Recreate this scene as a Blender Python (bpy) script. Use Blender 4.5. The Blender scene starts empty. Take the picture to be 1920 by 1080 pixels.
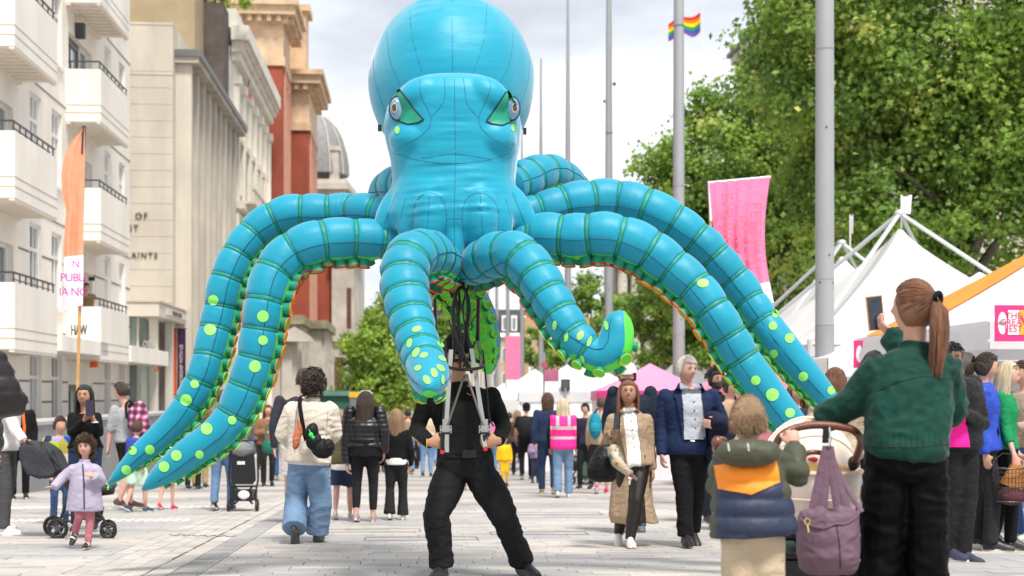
import bpy, bmesh, math, random
import numpy as np
from mathutils import Vector as V, Matrix, noise
from mathutils.bvhtree import BVHTree
PI = math.pi
sc = bpy.context.scene
RN = random.Random(11)

# ---------------------------------------------------------------- camera
FP = 2667.0          # focal length in photo pixels
HY = 740.0           # eye level row
cam = bpy.data.objects.new('camera', bpy.data.cameras.new('camera'))
sc.collection.objects.link(cam)
cam.location = (0, 0, 1.0)
cam.rotation_euler = (PI / 2, 0, 0)
cam.data.sensor_width = 36
cam.data.lens = FP / 1920 * 36
cam.data.shift_y = (HY - 540) / 1920
cam.data.clip_end = 3000
cam.data.dof.use_dof = True
cam.data.dof.focus_distance = 10.4
cam.data.dof.aperture_fstop = 2.6
sc.camera = cam

# ---------------------------------------------------------------- light
SUN_EL, SUN_AZ = math.radians(60), math.radians(150)
w = bpy.data.worlds.new('World'); sc.world = w; w.use_nodes = True
nt = w.node_tree; nt.nodes.clear()
def _n(t, **k):
    n = nt.nodes.new(t)
    for a, b in k.items(): setattr(n, a, b)
    return n
out = _n('ShaderNodeOutputWorld'); bg = _n('ShaderNodeBackground')
sky = _n('ShaderNodeTexSky', sky_type='NISHITA', sun_disc=False)
sky.sun_elevation = SUN_EL; sky.sun_rotation = SUN_AZ
tc = _n('ShaderNodeTexCoord'); mp = _n('ShaderNodeMapping')
mp.inputs['Scale'].default_value = (1.0, 1.0, 2.6); mp.inputs['Location'].default_value = (0.35, 0.1, 0.22)
nz = _n('ShaderNodeTexNoise'); nz.inputs['Scale'].default_value = 3.0; nz.inputs['Detail'].default_value = 7; nz.inputs['Roughness'].default_value = .52
rp = _n('ShaderNodeValToRGB')
rp.color_ramp.elements[0].position = .36; rp.color_ramp.elements[0].color = (.44, .46, .50, 1)
rp.color_ramp.elements[1].position = .60; rp.color_ramp.elements[1].color = (.80, .81, .83, 1)
mx = _n('ShaderNodeMix', data_type='RGBA', blend_type='ADD'); mx.inputs[0].default_value = 1
sm = _n('ShaderNodeMix', data_type='RGBA', blend_type='MULTIPLY'); sm.inputs[0].default_value = 1
sm.inputs[7].default_value = (.012, .012, .012, 1)
nt.links.new(tc.outputs['Generated'], mp.inputs['Vector']); nt.links.new(mp.outputs[0], nz.inputs['Vector'])
nt.links.new(nz.outputs[0], rp.inputs[0]); nt.links.new(rp.outputs[0], mx.inputs[6])
nt.links.new(sky.outputs[0], sm.inputs[6]); nt.links.new(sm.outputs[2], mx.inputs[7])
nt.links.new(mx.outputs[2], bg.inputs[0]); nt.links.new(bg.outputs[0], out.inputs[0])
bg.inputs[1].default_value = 1.0
sl = bpy.data.lights.new('sun', 'SUN'); sl.energy = 3.1; sl.angle = math.radians(11); sl.color = (1, .95, .87)
so = bpy.data.objects.new('sun', sl); sc.collection.objects.link(so)
# sun stands behind the camera to the right
az = math.radians(24)
sd = V((math.sin(az) * math.cos(SUN_EL), -math.cos(az) * math.cos(SUN_EL), math.sin(SUN_EL)))
so.rotation_euler = sd.to_track_quat('Z', 'Y').to_euler()
sky.sun_rotation = math.atan2(sd.x, sd.y)
vs = sc.view_settings
vs.view_transform = 'Standard'; vs.look = 'None'; vs.gamma = 1; vs.exposure = 0.60; vs.use_curve_mapping = False

# ---------------------------------------------------------------- helpers
def P(px, py, Y): return V(((px - 960) / FP * Y, Y, 1 + (HY - py) / FP * Y))
def gz(Y): return -0.03 * Y
def GX(px, Y): return V(((px - 960) / FP * Y, Y, gz(Y)))
MATS = {}
def lin(c):
    c = c.lstrip('#'); r = [int(c[i:i + 2], 16) / 255 for i in (0, 2, 4)]
    return tuple((x / 12.92 if x <= .04045 else ((x + .055) / 1.055) ** 2.4) for x in r)
def mat(name, col, rough=.7, var=.12, vs=3.0, bump=0.0, bs=40.0, metal=0, trans=0, coat=0, stretch=(1, 1, 1), emit=0, spec=.5, sheen=0, objrand=0, detail=5):
    if name in MATS: return MATS[name]
    if isinstance(col, str): col = lin(col)
    m = bpy.data.materials.new(name); m.use_nodes = True
    t = m.node_tree; b = t.nodes['Principled BSDF']; L = t.links.new
    b.inputs['Base Color'].default_value = (*col, 1)
    b.inputs['Roughness'].default_value = rough; b.inputs['Metallic'].default_value = metal
    b.inputs['Specular IOR Level'].default_value = spec
    if coat: b.inputs['Coat Weight'].default_value = coat; b.inputs['Coat Roughness'].default_value = .25
    if sheen: b.inputs['Sheen Weight'].default_value = sheen; b.inputs['Sheen Roughness'].default_value = .4
    if emit: b.inputs['Emission Color'].default_value = (*col, 1); b.inputs['Emission Strength'].default_value = emit
    co = t.nodes.new('ShaderNodeTexCoord'); mpp = t.nodes.new('ShaderNodeMapping')
    mpp.inputs['Scale'].default_value = stretch; L(co.outputs['Object'], mpp.inputs['Vector'])
    if var or objrand:
        n = t.nodes.new('ShaderNodeTexNoise'); n.inputs['Scale'].default_value = vs; n.inputs['Detail'].default_value = detail
        L(mpp.outputs[0], n.inputs['Vector'])
        mr = t.nodes.new('ShaderNodeMapRange'); mr.inputs['From Min'].default_value = .3; mr.inputs['From Max'].default_value = .7
        mr.inputs['To Min'].default_value = 1 - var; mr.inputs['To Max'].default_value = 1 + var
        L(n.outputs[0], mr.inputs['Value'])
        mm = t.nodes.new('ShaderNodeVectorMath'); mm.operation = 'SCALE'; mm.inputs[0].default_value = col
        L(mr.outputs[0], mm.inputs['Scale']); last = mm.outputs[0]
        if objrand:
            oi = t.nodes.new('ShaderNodeObjectInfo'); mo = t.nodes.new('ShaderNodeMapRange')
            mo.inputs['To Min'].default_value = 1 - objrand; mo.inputs['To Max'].default_value = 1 + objrand
            L(oi.outputs['Random'], mo.inputs['Value']); m2 = t.nodes.new('ShaderNodeVectorMath'); m2.operation = 'SCALE'
            L(last, m2.inputs[0]); L(mo.outputs[0], m2.inputs['Scale']); last = m2.outputs[0]
        L(last, b.inputs['Base Color'])
    if bump:
        n2 = t.nodes.new('ShaderNodeTexNoise'); n2.inputs['Scale'].default_value = bs; n2.inputs['Detail'].default_value = 4
        L(mpp.outputs[0], n2.inputs['Vector'])
        bp = t.nodes.new('ShaderNodeBump'); bp.inputs['Strength'].default_value = bump; bp.inputs['Distance'].default_value = .02
        L(n2.outputs[0], bp.inputs['Height']); L(bp.outputs[0], b.inputs['Normal'])
    if trans:
        tr = t.nodes.new('ShaderNodeBsdfTranslucent'); tr.inputs[0].default_value = (*col, 1)
        if var: L(last, tr.inputs[0])
        ms = t.nodes.new('ShaderNodeMixShader'); ms.inputs[0].default_value = trans
        L(b.outputs[0], ms.inputs[1]); L(tr.outputs[0], ms.inputs[2]); L(ms.outputs[0], t.nodes['Material Output'].inputs[0])
    MATS[name] = m
    return m
def weather(m, scale=.5, lo=.84, hi=1.06, stretch=(1, 1, 1)):
    t = m.node_tree; b = t.nodes['Principled BSDF']; src = b.inputs['Base Color'].links[0].from_socket
    g = t.nodes.new('ShaderNodeNewGeometry'); mp = t.nodes.new('ShaderNodeMapping'); mp.inputs['Scale'].default_value = stretch; n = t.nodes.new('ShaderNodeTexNoise'); n.inputs['Scale'].default_value = scale; n.inputs['Detail'].default_value = 7; n.inputs['Roughness'].default_value = .62
    r = t.nodes.new('ShaderNodeMapRange'); r.inputs['From Min'].default_value = .35; r.inputs['From Max'].default_value = .62; r.inputs['To Min'].default_value = lo; r.inputs['To Max'].default_value = hi
    v = t.nodes.new('ShaderNodeVectorMath'); v.operation = 'SCALE'; L = t.links.new
    L(g.outputs['Position'], mp.inputs[0]); L(mp.outputs[0], n.inputs[0]); L(n.outputs[0], r.inputs['Value']); L(src, v.inputs[0]); L(r.outputs[0], v.inputs['Scale']); L(v.outputs[0], b.inputs['Base Color']); return m
def fabric(col, key=None, rough=.85, bump=.25, var=.12, bs=30, sheen=.0):
    n = key or ('fabric_' + col); new = n not in MATS
    m = mat(n, col, rough, var, 6, bump, bs, spec=.25, sheen=sheen)
    if new and bump:     # creases: distorted, stretched noise over the fine weave
        t = m.node_tree; b = t.nodes['Principled BSDF']; src = b.inputs['Normal'].links[0].from_socket; bp0 = src.node; bp0.inputs['Strength'].default_value = bump * .5
        co = t.nodes.new('ShaderNodeTexCoord'); mp = t.nodes.new('ShaderNodeMapping'); mp.inputs['Scale'].default_value = (1, 1, 1.5); mp.inputs['Rotation'].default_value = (.3, .5, 0)
        nz = t.nodes.new('ShaderNodeTexNoise'); nz.inputs['Scale'].default_value = 5.0; nz.inputs['Detail'].default_value = 3; nz.inputs['Distortion'].default_value = 1.1; nz.inputs['Roughness'].default_value = .55
        ab = t.nodes.new('ShaderNodeMath'); ab.operation = 'SUBTRACT'; ab.inputs[1].default_value = .5; a2 = t.nodes.new('ShaderNodeMath'); a2.operation = 'ABSOLUTE'
        pw_ = t.nodes.new('ShaderNodeMath'); pw_.operation = 'POWER'; pw_.inputs[1].default_value = .6
        bp = t.nodes.new('ShaderNodeBump'); bp.inputs['Strength'].default_value = .26; bp.inputs['Distance'].default_value = .05
        L = t.links.new; L(co.outputs['Object'], mp.inputs[0]); L(mp.outputs[0], nz.inputs[0]); L(nz.outputs[0], ab.inputs[0]); L(ab.outputs[0], a2.inputs[0]); L(a2.outputs[0], pw_.inputs[0]); L(pw_.outputs[0], bp.inputs['Height']); L(src, bp.inputs['Normal']); L(bp.outputs[0], b.inputs['Normal'])
    return m

class MB:
    def __init__(s, M=None): s.v = []; s.f = []; s.m = []; s.M = M
    def add(s, pts, faces, mi=0):
        k = len(s.v)
        s.v.extend([(s.M @ V(p)) if s.M is not None else V(p) for p in pts])
        for f in faces: s.f.append(tuple(i + k for i in f)); s.m.append(mi)
    def box(s, x0, x1, y0, y1, z0, z1, mi=0):
        s.add([(x0, y0, z0), (x1, y0, z0), (x1, y1, z0), (x0, y1, z0), (x0, y0, z1), (x1, y0, z1), (x1, y1, z1), (x0, y1, z1)],
              [(0, 3, 2, 1), (4, 5, 6, 7), (0, 1, 5, 4), (1, 2, 6, 5), (2, 3, 7, 6), (3, 0, 4, 7)], mi)
    def obox(s, c, ax, ay, az, mi=0):
        c = V(c); ax = V(ax); ay = V(ay); az = V(az)
        p = [c + i * ax + j * ay + k * az for k in (-1, 1) for i, j in ((-1, -1), (1, -1), (1, 1), (-1, 1))]
        s.add(p, [(0, 3, 2, 1), (4, 5, 6, 7), (0, 1, 5, 4), (1, 2, 6, 5), (2, 3, 7, 6), (3, 0, 4, 7)], mi)
    def quad(s, a, b, c, d, mi=0): s.add([a, b, c, d], [(0, 1, 2, 3)], mi)
    def loft(s, rings, caps=True, mi=0, closed=True):
        n = len(rings[0]); pts = [p for r in rings for p in r]; fs = []
        for i in range(len(rings) - 1):
            for j in range(n if closed else n - 1):
                a = i * n + j; b = i * n + (j + 1) % n
                fs.append((a, b, b + n, a + n))
        if caps and closed:
            fs.append(tuple(reversed(range(n)))); fs.append(tuple(range((len(rings) - 1) * n, len(rings) * n)))
        s.add(pts, fs, mi)
    def tube(s, pts, rad, n=8, caps=True, mi=0, up=None):
        pts = [V(p) for p in pts]
        if not hasattr(rad, '__len__'): rad = [rad] * len(pts)
        rings = []; fr = None
        for i, p in enumerate(pts):
            t = (pts[min(i + 1, len(pts) - 1)] - pts[max(i - 1, 0)])
            if t.length < 1e-9: t = V((0, 0, 1))
            t.normalize()
            if fr is None:
                u = V(up) if up is not None else (V((0, 0, 1)) if abs(t.z) < .9 else V((0, 1, 0)))
            else: u = fr
            u = (u - t * u.dot(t))
            if u.length < 1e-6: u = t.orthogonal()
            u.normalize(); fr = u; q = t.cross(u)
            r = rad[i]; ra, rb = r if hasattr(r, '__len__') else (r, r)
            rings.append([p + q * (ra * math.cos(2 * PI * k / n)) + u * (rb * math.sin(2 * PI * k / n)) for k in range(n)])
        s.loft(rings, caps, mi)
    def cyl(s, a, b, r, r2=None, n=12, mi=0): s.tube([a, b], [r, r if r2 is None else r2], n, True, mi)
    def ball(s, c, r, n=12, mi=0, M=None):
        rx, ry, rz = r if hasattr(r, '__len__') else (r, r, r); c = V(c); rings = []
        for i in range(1, n // 2 + 1):
            th = PI * (i - .5) / (n // 2); ring = []
            for k in range(n):
                q = V((rx * math.sin(th) * math.cos(2 * PI * k / n), ry * math.sin(th) * math.sin(2 * PI * k / n), -rz * math.cos(th)))
                ring.append(c + (M @ q if M is not None else q))
            rings.append(ring)
        s.loft(rings, True, mi)
    def prism(s, poly, h, mi=0):
        """poly: list of 3d points, h: offset vector"""
        n = len(poly); a = [V(p) for p in poly]; b = [p + V(h) for p in a]
        s.add(a + b, [tuple(reversed(range(n))), tuple(range(n, 2 * n))] + [(i, (i + 1) % n, (i + 1) % n + n, i + n) for i in range(n)], mi)
    def mesh(s, name, mats, smooth=False, O=V((0, 0, 0))):
        me = bpy.data.meshes.new(name)
        me.from_pydata([tuple(p - O) for p in s.v], [], s.f)
        for m in mats: me.materials.append(m)
        if len(mats) > 1: me.polygons.foreach_set('material_index', s.m)
        if smooth: me.polygons.foreach_set('use_smooth', [True] * len(me.polygons))
        me.update()
        return me
def sharp(me, ang=40):
    bm = bmesh.new(); bm.from_mesh(me); c = math.radians(ang)
    for e in bm.edges:
        if len(e.link_faces) == 2 and e.calc_face_angle(0) > c: e.smooth = False
    bm.to_mesh(me); bm.free()
ORG = {}
def setp(o, label=None, cat=None, group=None, kind=None):
    if label: o['label'] = label
    if cat: o['category'] = cat
    if group: o['group'] = group
    if kind: o['kind'] = kind
def thing(name, label, cat, loc, group=None, kind=None):
    o = bpy.data.objects.new(name, None); sc.collection.objects.link(o)
    o.location = loc; o.empty_display_size = .1; ORG[o.name] = V(loc)
    setp(o, label, cat, group, kind); return o
def link(name, me, parent=None, label=None, cat=None, group=None, kind=None, O=None):
    o = bpy.data.objects.new(name, me); sc.collection.objects.link(o)
    if parent is not None: o.parent = parent; ORG[o.name] = ORG[parent.name]
    else:
        O = O if O is not None else V((0, 0, 0)); o.location = O; ORG[o.name] = O
    setp(o, label, cat, group, kind); return o
def obj(name, mb, mats, parent=None, smooth=False, label=None, cat=None, group=None, kind=None, O=None, sh=40):
    if not isinstance(mats, (list, tuple)): mats = [mats]
    OO = ORG[parent.name] if parent is not None else (O if O is not None else V((0, 0, 0)))
    me = mb.mesh(name, mats, smooth, OO)
    if smooth and sh: sharp(me, sh)
    return link(name, me, parent, label, cat, group, kind, OO)
TS = bpy.data.scenes.new('workbench')
def remesh(mb, vox, it=4, fac=.5, dec=1):
    """union of overlapping closed shapes, as one smooth skin; returns (verts array, faces)"""
    me = bpy.data.meshes.new('tmp'); me.from_pydata([tuple(p) for p in mb.v], [], mb.f)
    o = bpy.data.objects.new('tmp', me); TS.collection.objects.link(o)
    r = o.modifiers.new('r', 'REMESH'); r.mode = 'VOXEL'; r.voxel_size = vox
    if it:
        s = o.modifiers.new('s', 'SMOOTH'); s.iterations = it; s.factor = fac
    if dec < 1: o.modifiers.new('d', 'DECIMATE').ratio = dec
    vl = TS.view_layers[0]; vl.update(); dg = vl.depsgraph
    m2 = bpy.data.meshes.new_from_object(o.evaluated_get(dg))
    bpy.data.objects.remove(o); bpy.data.meshes.remove(me)
    return m2
def co_of(me):
    a = np.empty(len(me.vertices) * 3); me.vertices.foreach_get('co', a); return a.reshape(-1, 3)
def no_of(me):
    a = np.empty(len(me.vertices) * 3); me.vertex_normals.foreach_get('vector', a); return a.reshape(-1, 3)
def set_co(me, a): me.vertices.foreach_set('co', a.ravel()); me.update()
def fc_of(me):
    a = np.empty(len(me.polygons) * 3); me.polygons.foreach_get('center', a); return a.reshape(-1, 3)
def displace(me, fn):
    a = co_of(me); n = no_of(me); d = np.array([fn(V(p)) for p in a]); set_co(me, a + n * d[:, None])
def mesh_obj(name, me, mats, parent, label=None, midx=None, smooth=True):
    if not isinstance(mats, (list, tuple)): mats = [mats]
    me.materials.clear()
    for m in mats: me.materials.append(m)
    if midx is not None: me.polygons.foreach_set('material_index', midx)
    me.polygons.foreach_set('use_smooth', [smooth] * len(me.polygons))
    set_co(me, co_of(me) - np.array(ORG[parent.name]))
    me.name = name
    return link(name, me, parent, label)
def bvh_of(o_or_me, O=V((0, 0, 0))):
    me = o_or_me
    return BVHTree.FromPolygons([v.co + O for v in me.vertices], [tuple(p.vertices) for p in me.polygons])
CAM = V((0, 0, 1.0))
def hit(bvh, px, py, far=False):
    d = (P(px, py, 10) - CAM).normalized(); loc, n, i, t = bvh.ray_cast(CAM, d)
    return loc, n
def on_px(bvh, poly, step, off=.004, thick=.0, smooth=True):
    """polygon given in photo pixels laid on to a surface as a sheet of cloth; returns an MB"""
    bm = bmesh.new(); vs_ = [bm.verts.new((x, y, 0)) for x, y in poly]; bm.faces.new(vs_)
    bmesh.ops.triangulate(bm, faces=bm.faces[:])
    for _ in range(7):
        es = [e for e in bm.edges if e.calc_length() > step]
        if not es: break
        bmesh.ops.subdivide_edges(bm, edges=es, cuts=1, use_grid_fill=False)
        bmesh.ops.triangulate(bm, faces=bm.faces[:])
    bm.verts.ensure_lookup_table(); co = []; last = None
    dep = []
    for v in bm.verts:
        h, n = hit(bvh, v.co.x, v.co.y)
        dep.append((h, n))
    ok = [h.y for h, n in dep if h is not None]
    my = sum(ok) / len(ok) if ok else 10
    for v, (h, n) in zip(bm.verts, dep):
        if h is None: h = P(v.co.x, v.co.y, my); n = (CAM - h).normalized()
        if n.dot(CAM - h) < 0: n = -n
        co.append(h + (n * .6 + (CAM - h).normalized() * .4) * off)
    mb = MB(); fs = [tuple(v.index for v in f.verts) for f in bm.faces]
    bm.verts.index_update()
    mb.add(co, fs); bm.free(); return mb
def line_px(bvh, pts, r, off=0, dens=6, n=5):
    out_ = []; 
    for i in range(len(pts) - 1):
        a, b = pts[i], pts[i + 1]; k = max(1, int(math.hypot(b[0] - a[0], b[1] - a[1]) / dens))
        for j in range(k + (i == len(pts) - 2)):
            t = j / k; h, nn = hit(bvh, a[0] + (b[0] - a[0]) * t, a[1] + (b[1] - a[1]) * t)
            if h is not None: out_.append(h + (CAM - h).normalized() * off)
    mb = MB()
    if len(out_) > 1: mb.tube(out_, r, n)
    return mb
def spline(pts, per=6):
    """Catmull-Rom through tuples"""
    a = [np.array(p, float) for p in pts]; a = [2 * a[0] - a[1]] + a + [2 * a[-1] - a[-2]]; o = []
    for i in range(1, len(a) - 2):
        for k in range(per):
            t = k / per; p0, p1, p2, p3 = a[i - 1:i + 3]
            o.append(.5 * ((2 * p1) + (-p0 + p2) * t + (2 * p0 - 5 * p1 + 4 * p2 - p3) * t * t + (-p0 + 3 * p1 - 3 * p2 + p3) * t ** 3))
    o.append(a[-2]); return o
def split_boxes(name, M, boxes, m, parent):
    for b_ in boxes: q = MB(M); q.box(*b_); obj(name, q, m, parent)
def text_mesh(txt, size, M, ext=.0, spacing=1.0, align='CENTER'):
    c = bpy.data.curves.new('t', 'FONT'); c.body = txt; c.size = size; c.extrude = ext; c.align_x = align; c.align_y = 'CENTER'; c.space_character = spacing
    c.resolution_u = 3
    o = bpy.data.objects.new('t', c); sc.collection.objects.link(o)
    dg = bpy.context.evaluated_depsgraph_get(); dg.update()
    me = bpy.data.meshes.new_from_object(o.evaluated_get(dg)); bpy.data.objects.remove(o); bpy.data.curves.remove(c)
    me.transform(M); return me
def text(name, txt, size, M, m, parent, ext=.0, label=None, spacing=1.0, align='CENTER'):
    me = text_mesh(txt, size, M, ext, spacing, align)
    o = mesh_obj(name, me, m, parent, label, smooth=False); return o
def frameM(o, x, y):
    """matrix with origin o, text x axis x, text y axis y"""
    x = V(x).normalized(); y = V(y); y = (y - x * y.dot(x)).normalized(); z = x.cross(y)
    return Matrix(((x.x, y.x, z.x, o[0]), (x.y, y.y, z.y, o[1]), (x.z, y.z, z.z, o[2]), (0, 0, 0, 1)))
# ================================================================ SETTING
ROT = math.radians(4.073)
def BM(a): return Matrix.Translation((a, 0, 0)) @ Matrix.Rotation(ROT, 4, 'Z')
SH = Matrix(((1, 0, 0, 0), (0, 1, 0, 0), (0, -.03, 1, 0), (0, 0, 0, 1)))
MG = SH @ Matrix.Rotation(ROT, 4, 'Z')
# ---- ground
def groundmat():
    m = mat('far_paving', (.42, .395, .375), .75, .10, .35, .15, 6); t = m.node_tree; b = t.nodes['Principled BSDF']
    br = t.nodes.new('ShaderNodeTexBrick'); br.inputs['Scale'].default_value = 1; br.inputs['Brick Width'].default_value = .9; br.inputs['Row Height'].default_value = .3; br.inputs['Mortar Size'].default_value = .012
    br.inputs['Color1'].default_value = (1, 1, 1, 1); br.inputs['Color2'].default_value = (.84, .84, .85, 1); br.inputs['Mortar'].default_value = (.8, .8, .8, 1)
    co = t.nodes.new('ShaderNodeTexCoord'); mp = t.nodes.new('ShaderNodeMapping'); mp.inputs['Rotation'].default_value = (0, 0, -ROT)
    L = t.links.new; L(co.outputs['Object'], mp.inputs[0]); L(mp.outputs[0], br.inputs[0])
    w2 = t.nodes.new('ShaderNodeTexWave'); w2.bands_direction = 'Y'; w2.inputs['Scale'].default_value = .105; w2.inputs['Distortion'].default_value = 0
    L(mp.outputs[0], w2.inputs[0]); rp = t.nodes.new('ShaderNodeValToRGB'); rp.color_ramp.interpolation = 'CONSTANT'
    rp.color_ramp.elements[0].color = (.74, .76, .79, 1); rp.color_ramp.elements[1].position = .5; rp.color_ramp.elements[1].color = (1.06, 1.03, 1.0, 1)
    L(w2.outputs['Fac'], rp.inputs[0])
    src = b.inputs['Base Color'].links[0].from_socket
    a = t.nodes.new('ShaderNodeMix'); a.data_type = 'RGBA'; a.blend_type = 'MULTIPLY'; a.inputs[0].default_value = 1
    a2 = t.nodes.new('ShaderNodeMix'); a2.data_type = 'RGBA'; a2.blend_type = 'MULTIPLY'; a2.inputs[0].default_value = 1
    L(src, a.inputs[6]); L(br.outputs[0], a.inputs[7]); L(a.outputs[2], a2.inputs[6]); L(rp.outputs[0], a2.inputs[7]); L(a2.outputs[2], b.inputs['Base Color'])
    return m
gm = groundmat()
Y_NEAR, Y_END = 6.0, 25.0
g = MB(MG)
g.add([(-400, Y_END, 0), (400, Y_END, 0), (400, 900, 0), (-400, 900, 0)], [(0, 1, 2, 3)])
g.add([(-400, -60, 0), (400, -60, 0), (400, Y_NEAR, 0), (-400, Y_NEAR, 0)], [(0, 1, 2, 3)])
g.add([(-400, Y_NEAR, 0), (-12, Y_NEAR, 0), (-12, Y_END, 0), (-400, Y_END, 0), (12, Y_NEAR, 0), (400, Y_NEAR, 0), (400, Y_END, 0), (12, Y_END, 0)], [(0, 1, 2, 3), (4, 5, 6, 7)])
ground = obj('pavement', g, gm, kind='structure')
g = MB(MG); g.add([(-12.2, Y_NEAR - .2, -.03), (12.2, Y_NEAR - .2, -.03), (12.2, Y_END + .2, -.03), (-12.2, Y_END + .2, -.03)], [(0, 1, 2, 3)])
bed = obj('joint_bed', g, mat('joint_sand', (.37, .35, .33), .95, .2, 8), ground)
stone = [weather(mat('stone_%s' % n, c, .68, .09, 5, .25, 45, objrand=.06), .55, .80, 1.04) for n, c in (('pale', (.47, .435, .405)), ('cream', (.44, .41, .38)), ('grey', (.335, .33, .33)), ('ash', (.37, .36, .355)), ('dark', (.28, .28, .29)))]
def tone(x, y):
    k = math.floor((y + .55 * abs(((x / 4.2) % 1) * 2 - 1) * 2) / 1.55) % 2
    r = RN.random()
    if x < -2.6: k = math.floor(y / 1.7) % 2
    return (0 if r < .55 else 1 if r < .9 else 3) if k == 0 else (3 if r < .55 else 2 if r < .9 else 1)
pieces = []
y = Y_NEAR; row = 0
while y < Y_END - .01:
    h = .15 if y < 17 else .30
    segs = [(-12, -2.55, .62), (-1.54, 12, .45 if y < 17 else .9)]
    for a, b, wd in segs:
        x = a
        first = True
        while x < b - .02:
            x2 = min(b, x + wd * (RN.uniform(.15, .95) if first else RN.choice((1, 1, 1, 1.35)))); first = False
            pieces.append((x, x2, y, min(y + h, Y_END), tone((x + x2) / 2, y), 0)); x = x2
    y += h; row += 1
y = Y_NEAR
while y < Y_END:                      # the sett strip and the ribbed channel beside it
    for k, (a, b) in enumerate(((-2.55, -2.40), (-2.40, -2.25), (-2.25, -2.10), (-2.10, -1.95), (-1.94, -1.77))):
        yy = y + (k % 2) * .12
        pieces.append((a, b, yy, yy + .24, RN.choice([0, 0, 1, 1, 3]), 1))
    y += .24
y = Y_NEAR
while y < Y_END: pieces.append((-1.765, -1.545, y, y + .45, 3, 2)); y += .45
def visible(p):
    Y = p[2]; X = (p[0] + p[1]) / 2 - .0712 * Y
    return abs(X) / Y < .37 and Y > 9.9
pieces.sort(key=lambda p: (not visible(p), p[2]))
PM = {}
rest = MB(MG)
for i, (x0, x1, y0, y1, t, kd) in enumerate(pieces):
    dz = RN.uniform(-.0015, .0015); j = .003
    if i < 300:
        key = (round(x1 - x0, 3), round(y1 - y0, 2), t)
        if key not in PM:
            b = MB(); hx, hy = (x1 - x0) / 2 - j, (y1 - y0) / 2 - j; e = .004
            b.loft([[V((sx * hx, sy * hy, -.04)) for sx, sy in ((-1, -1), (1, -1), (1, 1), (-1, 1))], [V((sx * hx, sy * hy, -e)) for sx, sy in ((-1, -1), (1, -1), (1, 1), (-1, 1))], [V((sx * (hx - e), sy * (hy - e), 0)) for sx, sy in ((-1, -1), (1, -1), (1, 1), (-1, 1))]])
            PM[key] = b.mesh('paving_stone', [stone[t]])
        o = bpy.data.objects.new('paving_stone', PM[key]); sc.collection.objects.link(o); o.parent = ground
        c = MG @ V(((x0 + x1) / 2, (y0 + y1) / 2, 0)); o.location = c + V((0, 0, dz)); o.rotation_euler = (-.03, 0, ROT)
    else:
        rest.box(x0 + j, x1 - j, y0 + j, y1 - j, -.04, dz, t)
obj('paving_field', rest, stone, ground, kind='stuff')
tac = MB(MG)
for yy in (17.2, 20.4, 13.9):
    if yy == 13.9: continue
    x = -9
    while x < -2.7:
        for q in range(2): tac.box(x + q * .0, x + .055, yy + q * .22, yy + q * .22 + .17, 0, .008)
        x += .11
obj('tactile_rib', tac, mat('white_rib', (.74, .73, .70), .6, .08), ground, kind='stuff')
chan = MB(MG); yy = 9.5
while yy < 24:
    for q in range(5): chan.box(-1.745, -1.565, yy + q * .07, yy + q * .07 + .035, .0, .006)
    yy += .45
obj('channel_rib', chan, stone[3], ground, kind='stuff')
for (xa, ya, xb, yb) in ((860, 948, 960, 944),): pass
cov = MB(MG)   # inset access covers
def cover(px, py, wx, wy):
    Y = FP / (py - 820); c = MG.inverted() @ GX(px, Y); x, y = c.x, c.y
    for q in (-1, 1):
        cov.box(x - wx, x + wx, y + q * wy - .008, y + q * wy + .008, -.001, .004); cov.box(x + q * wx - .008, x + q * wx + .008, y - wy - .008, y + wy + .008, -.002, .003)
for a in ((790, 1010, .55, .22), (1040, 963, .6, .3), (700, 995, .5, .25), (1010, 1000, .5, .2), (885, 945, .25, .2)): cover(*a)
obj('cover_edge', cov, mat('iron', (.12, .12, .125), .5, .2), ground, kind='stuff')

mo = MB(MG); yy = 9.6
while yy < 17:
    ln = RN.uniform(.1, .7)
    if RN.random() < .6: mo.box(-1.955, -1.935, yy, yy + ln, -.02, .0035)
    yy += ln + RN.uniform(.02, .4)
obj('moss', mo, mat('moss_green', (.10, .13, .03), .95, .3, 9), ground, kind='stuff')
cr = MB(); l_ = [GX(px_, FP / (1003.5 + .02 * (px_ - 310) + 1.2 * math.sin(px_ * .31) - 820)) + V((0, 0, .002)) for px_ in range(318, 446, 6)]; cr.tube(l_, [(.010, .003)] * len(l_), 6, up=V((0, 0, 1))); obj('crack', cr, mat('crack_dark', (.04, .04, .04), .9), ground)
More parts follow.
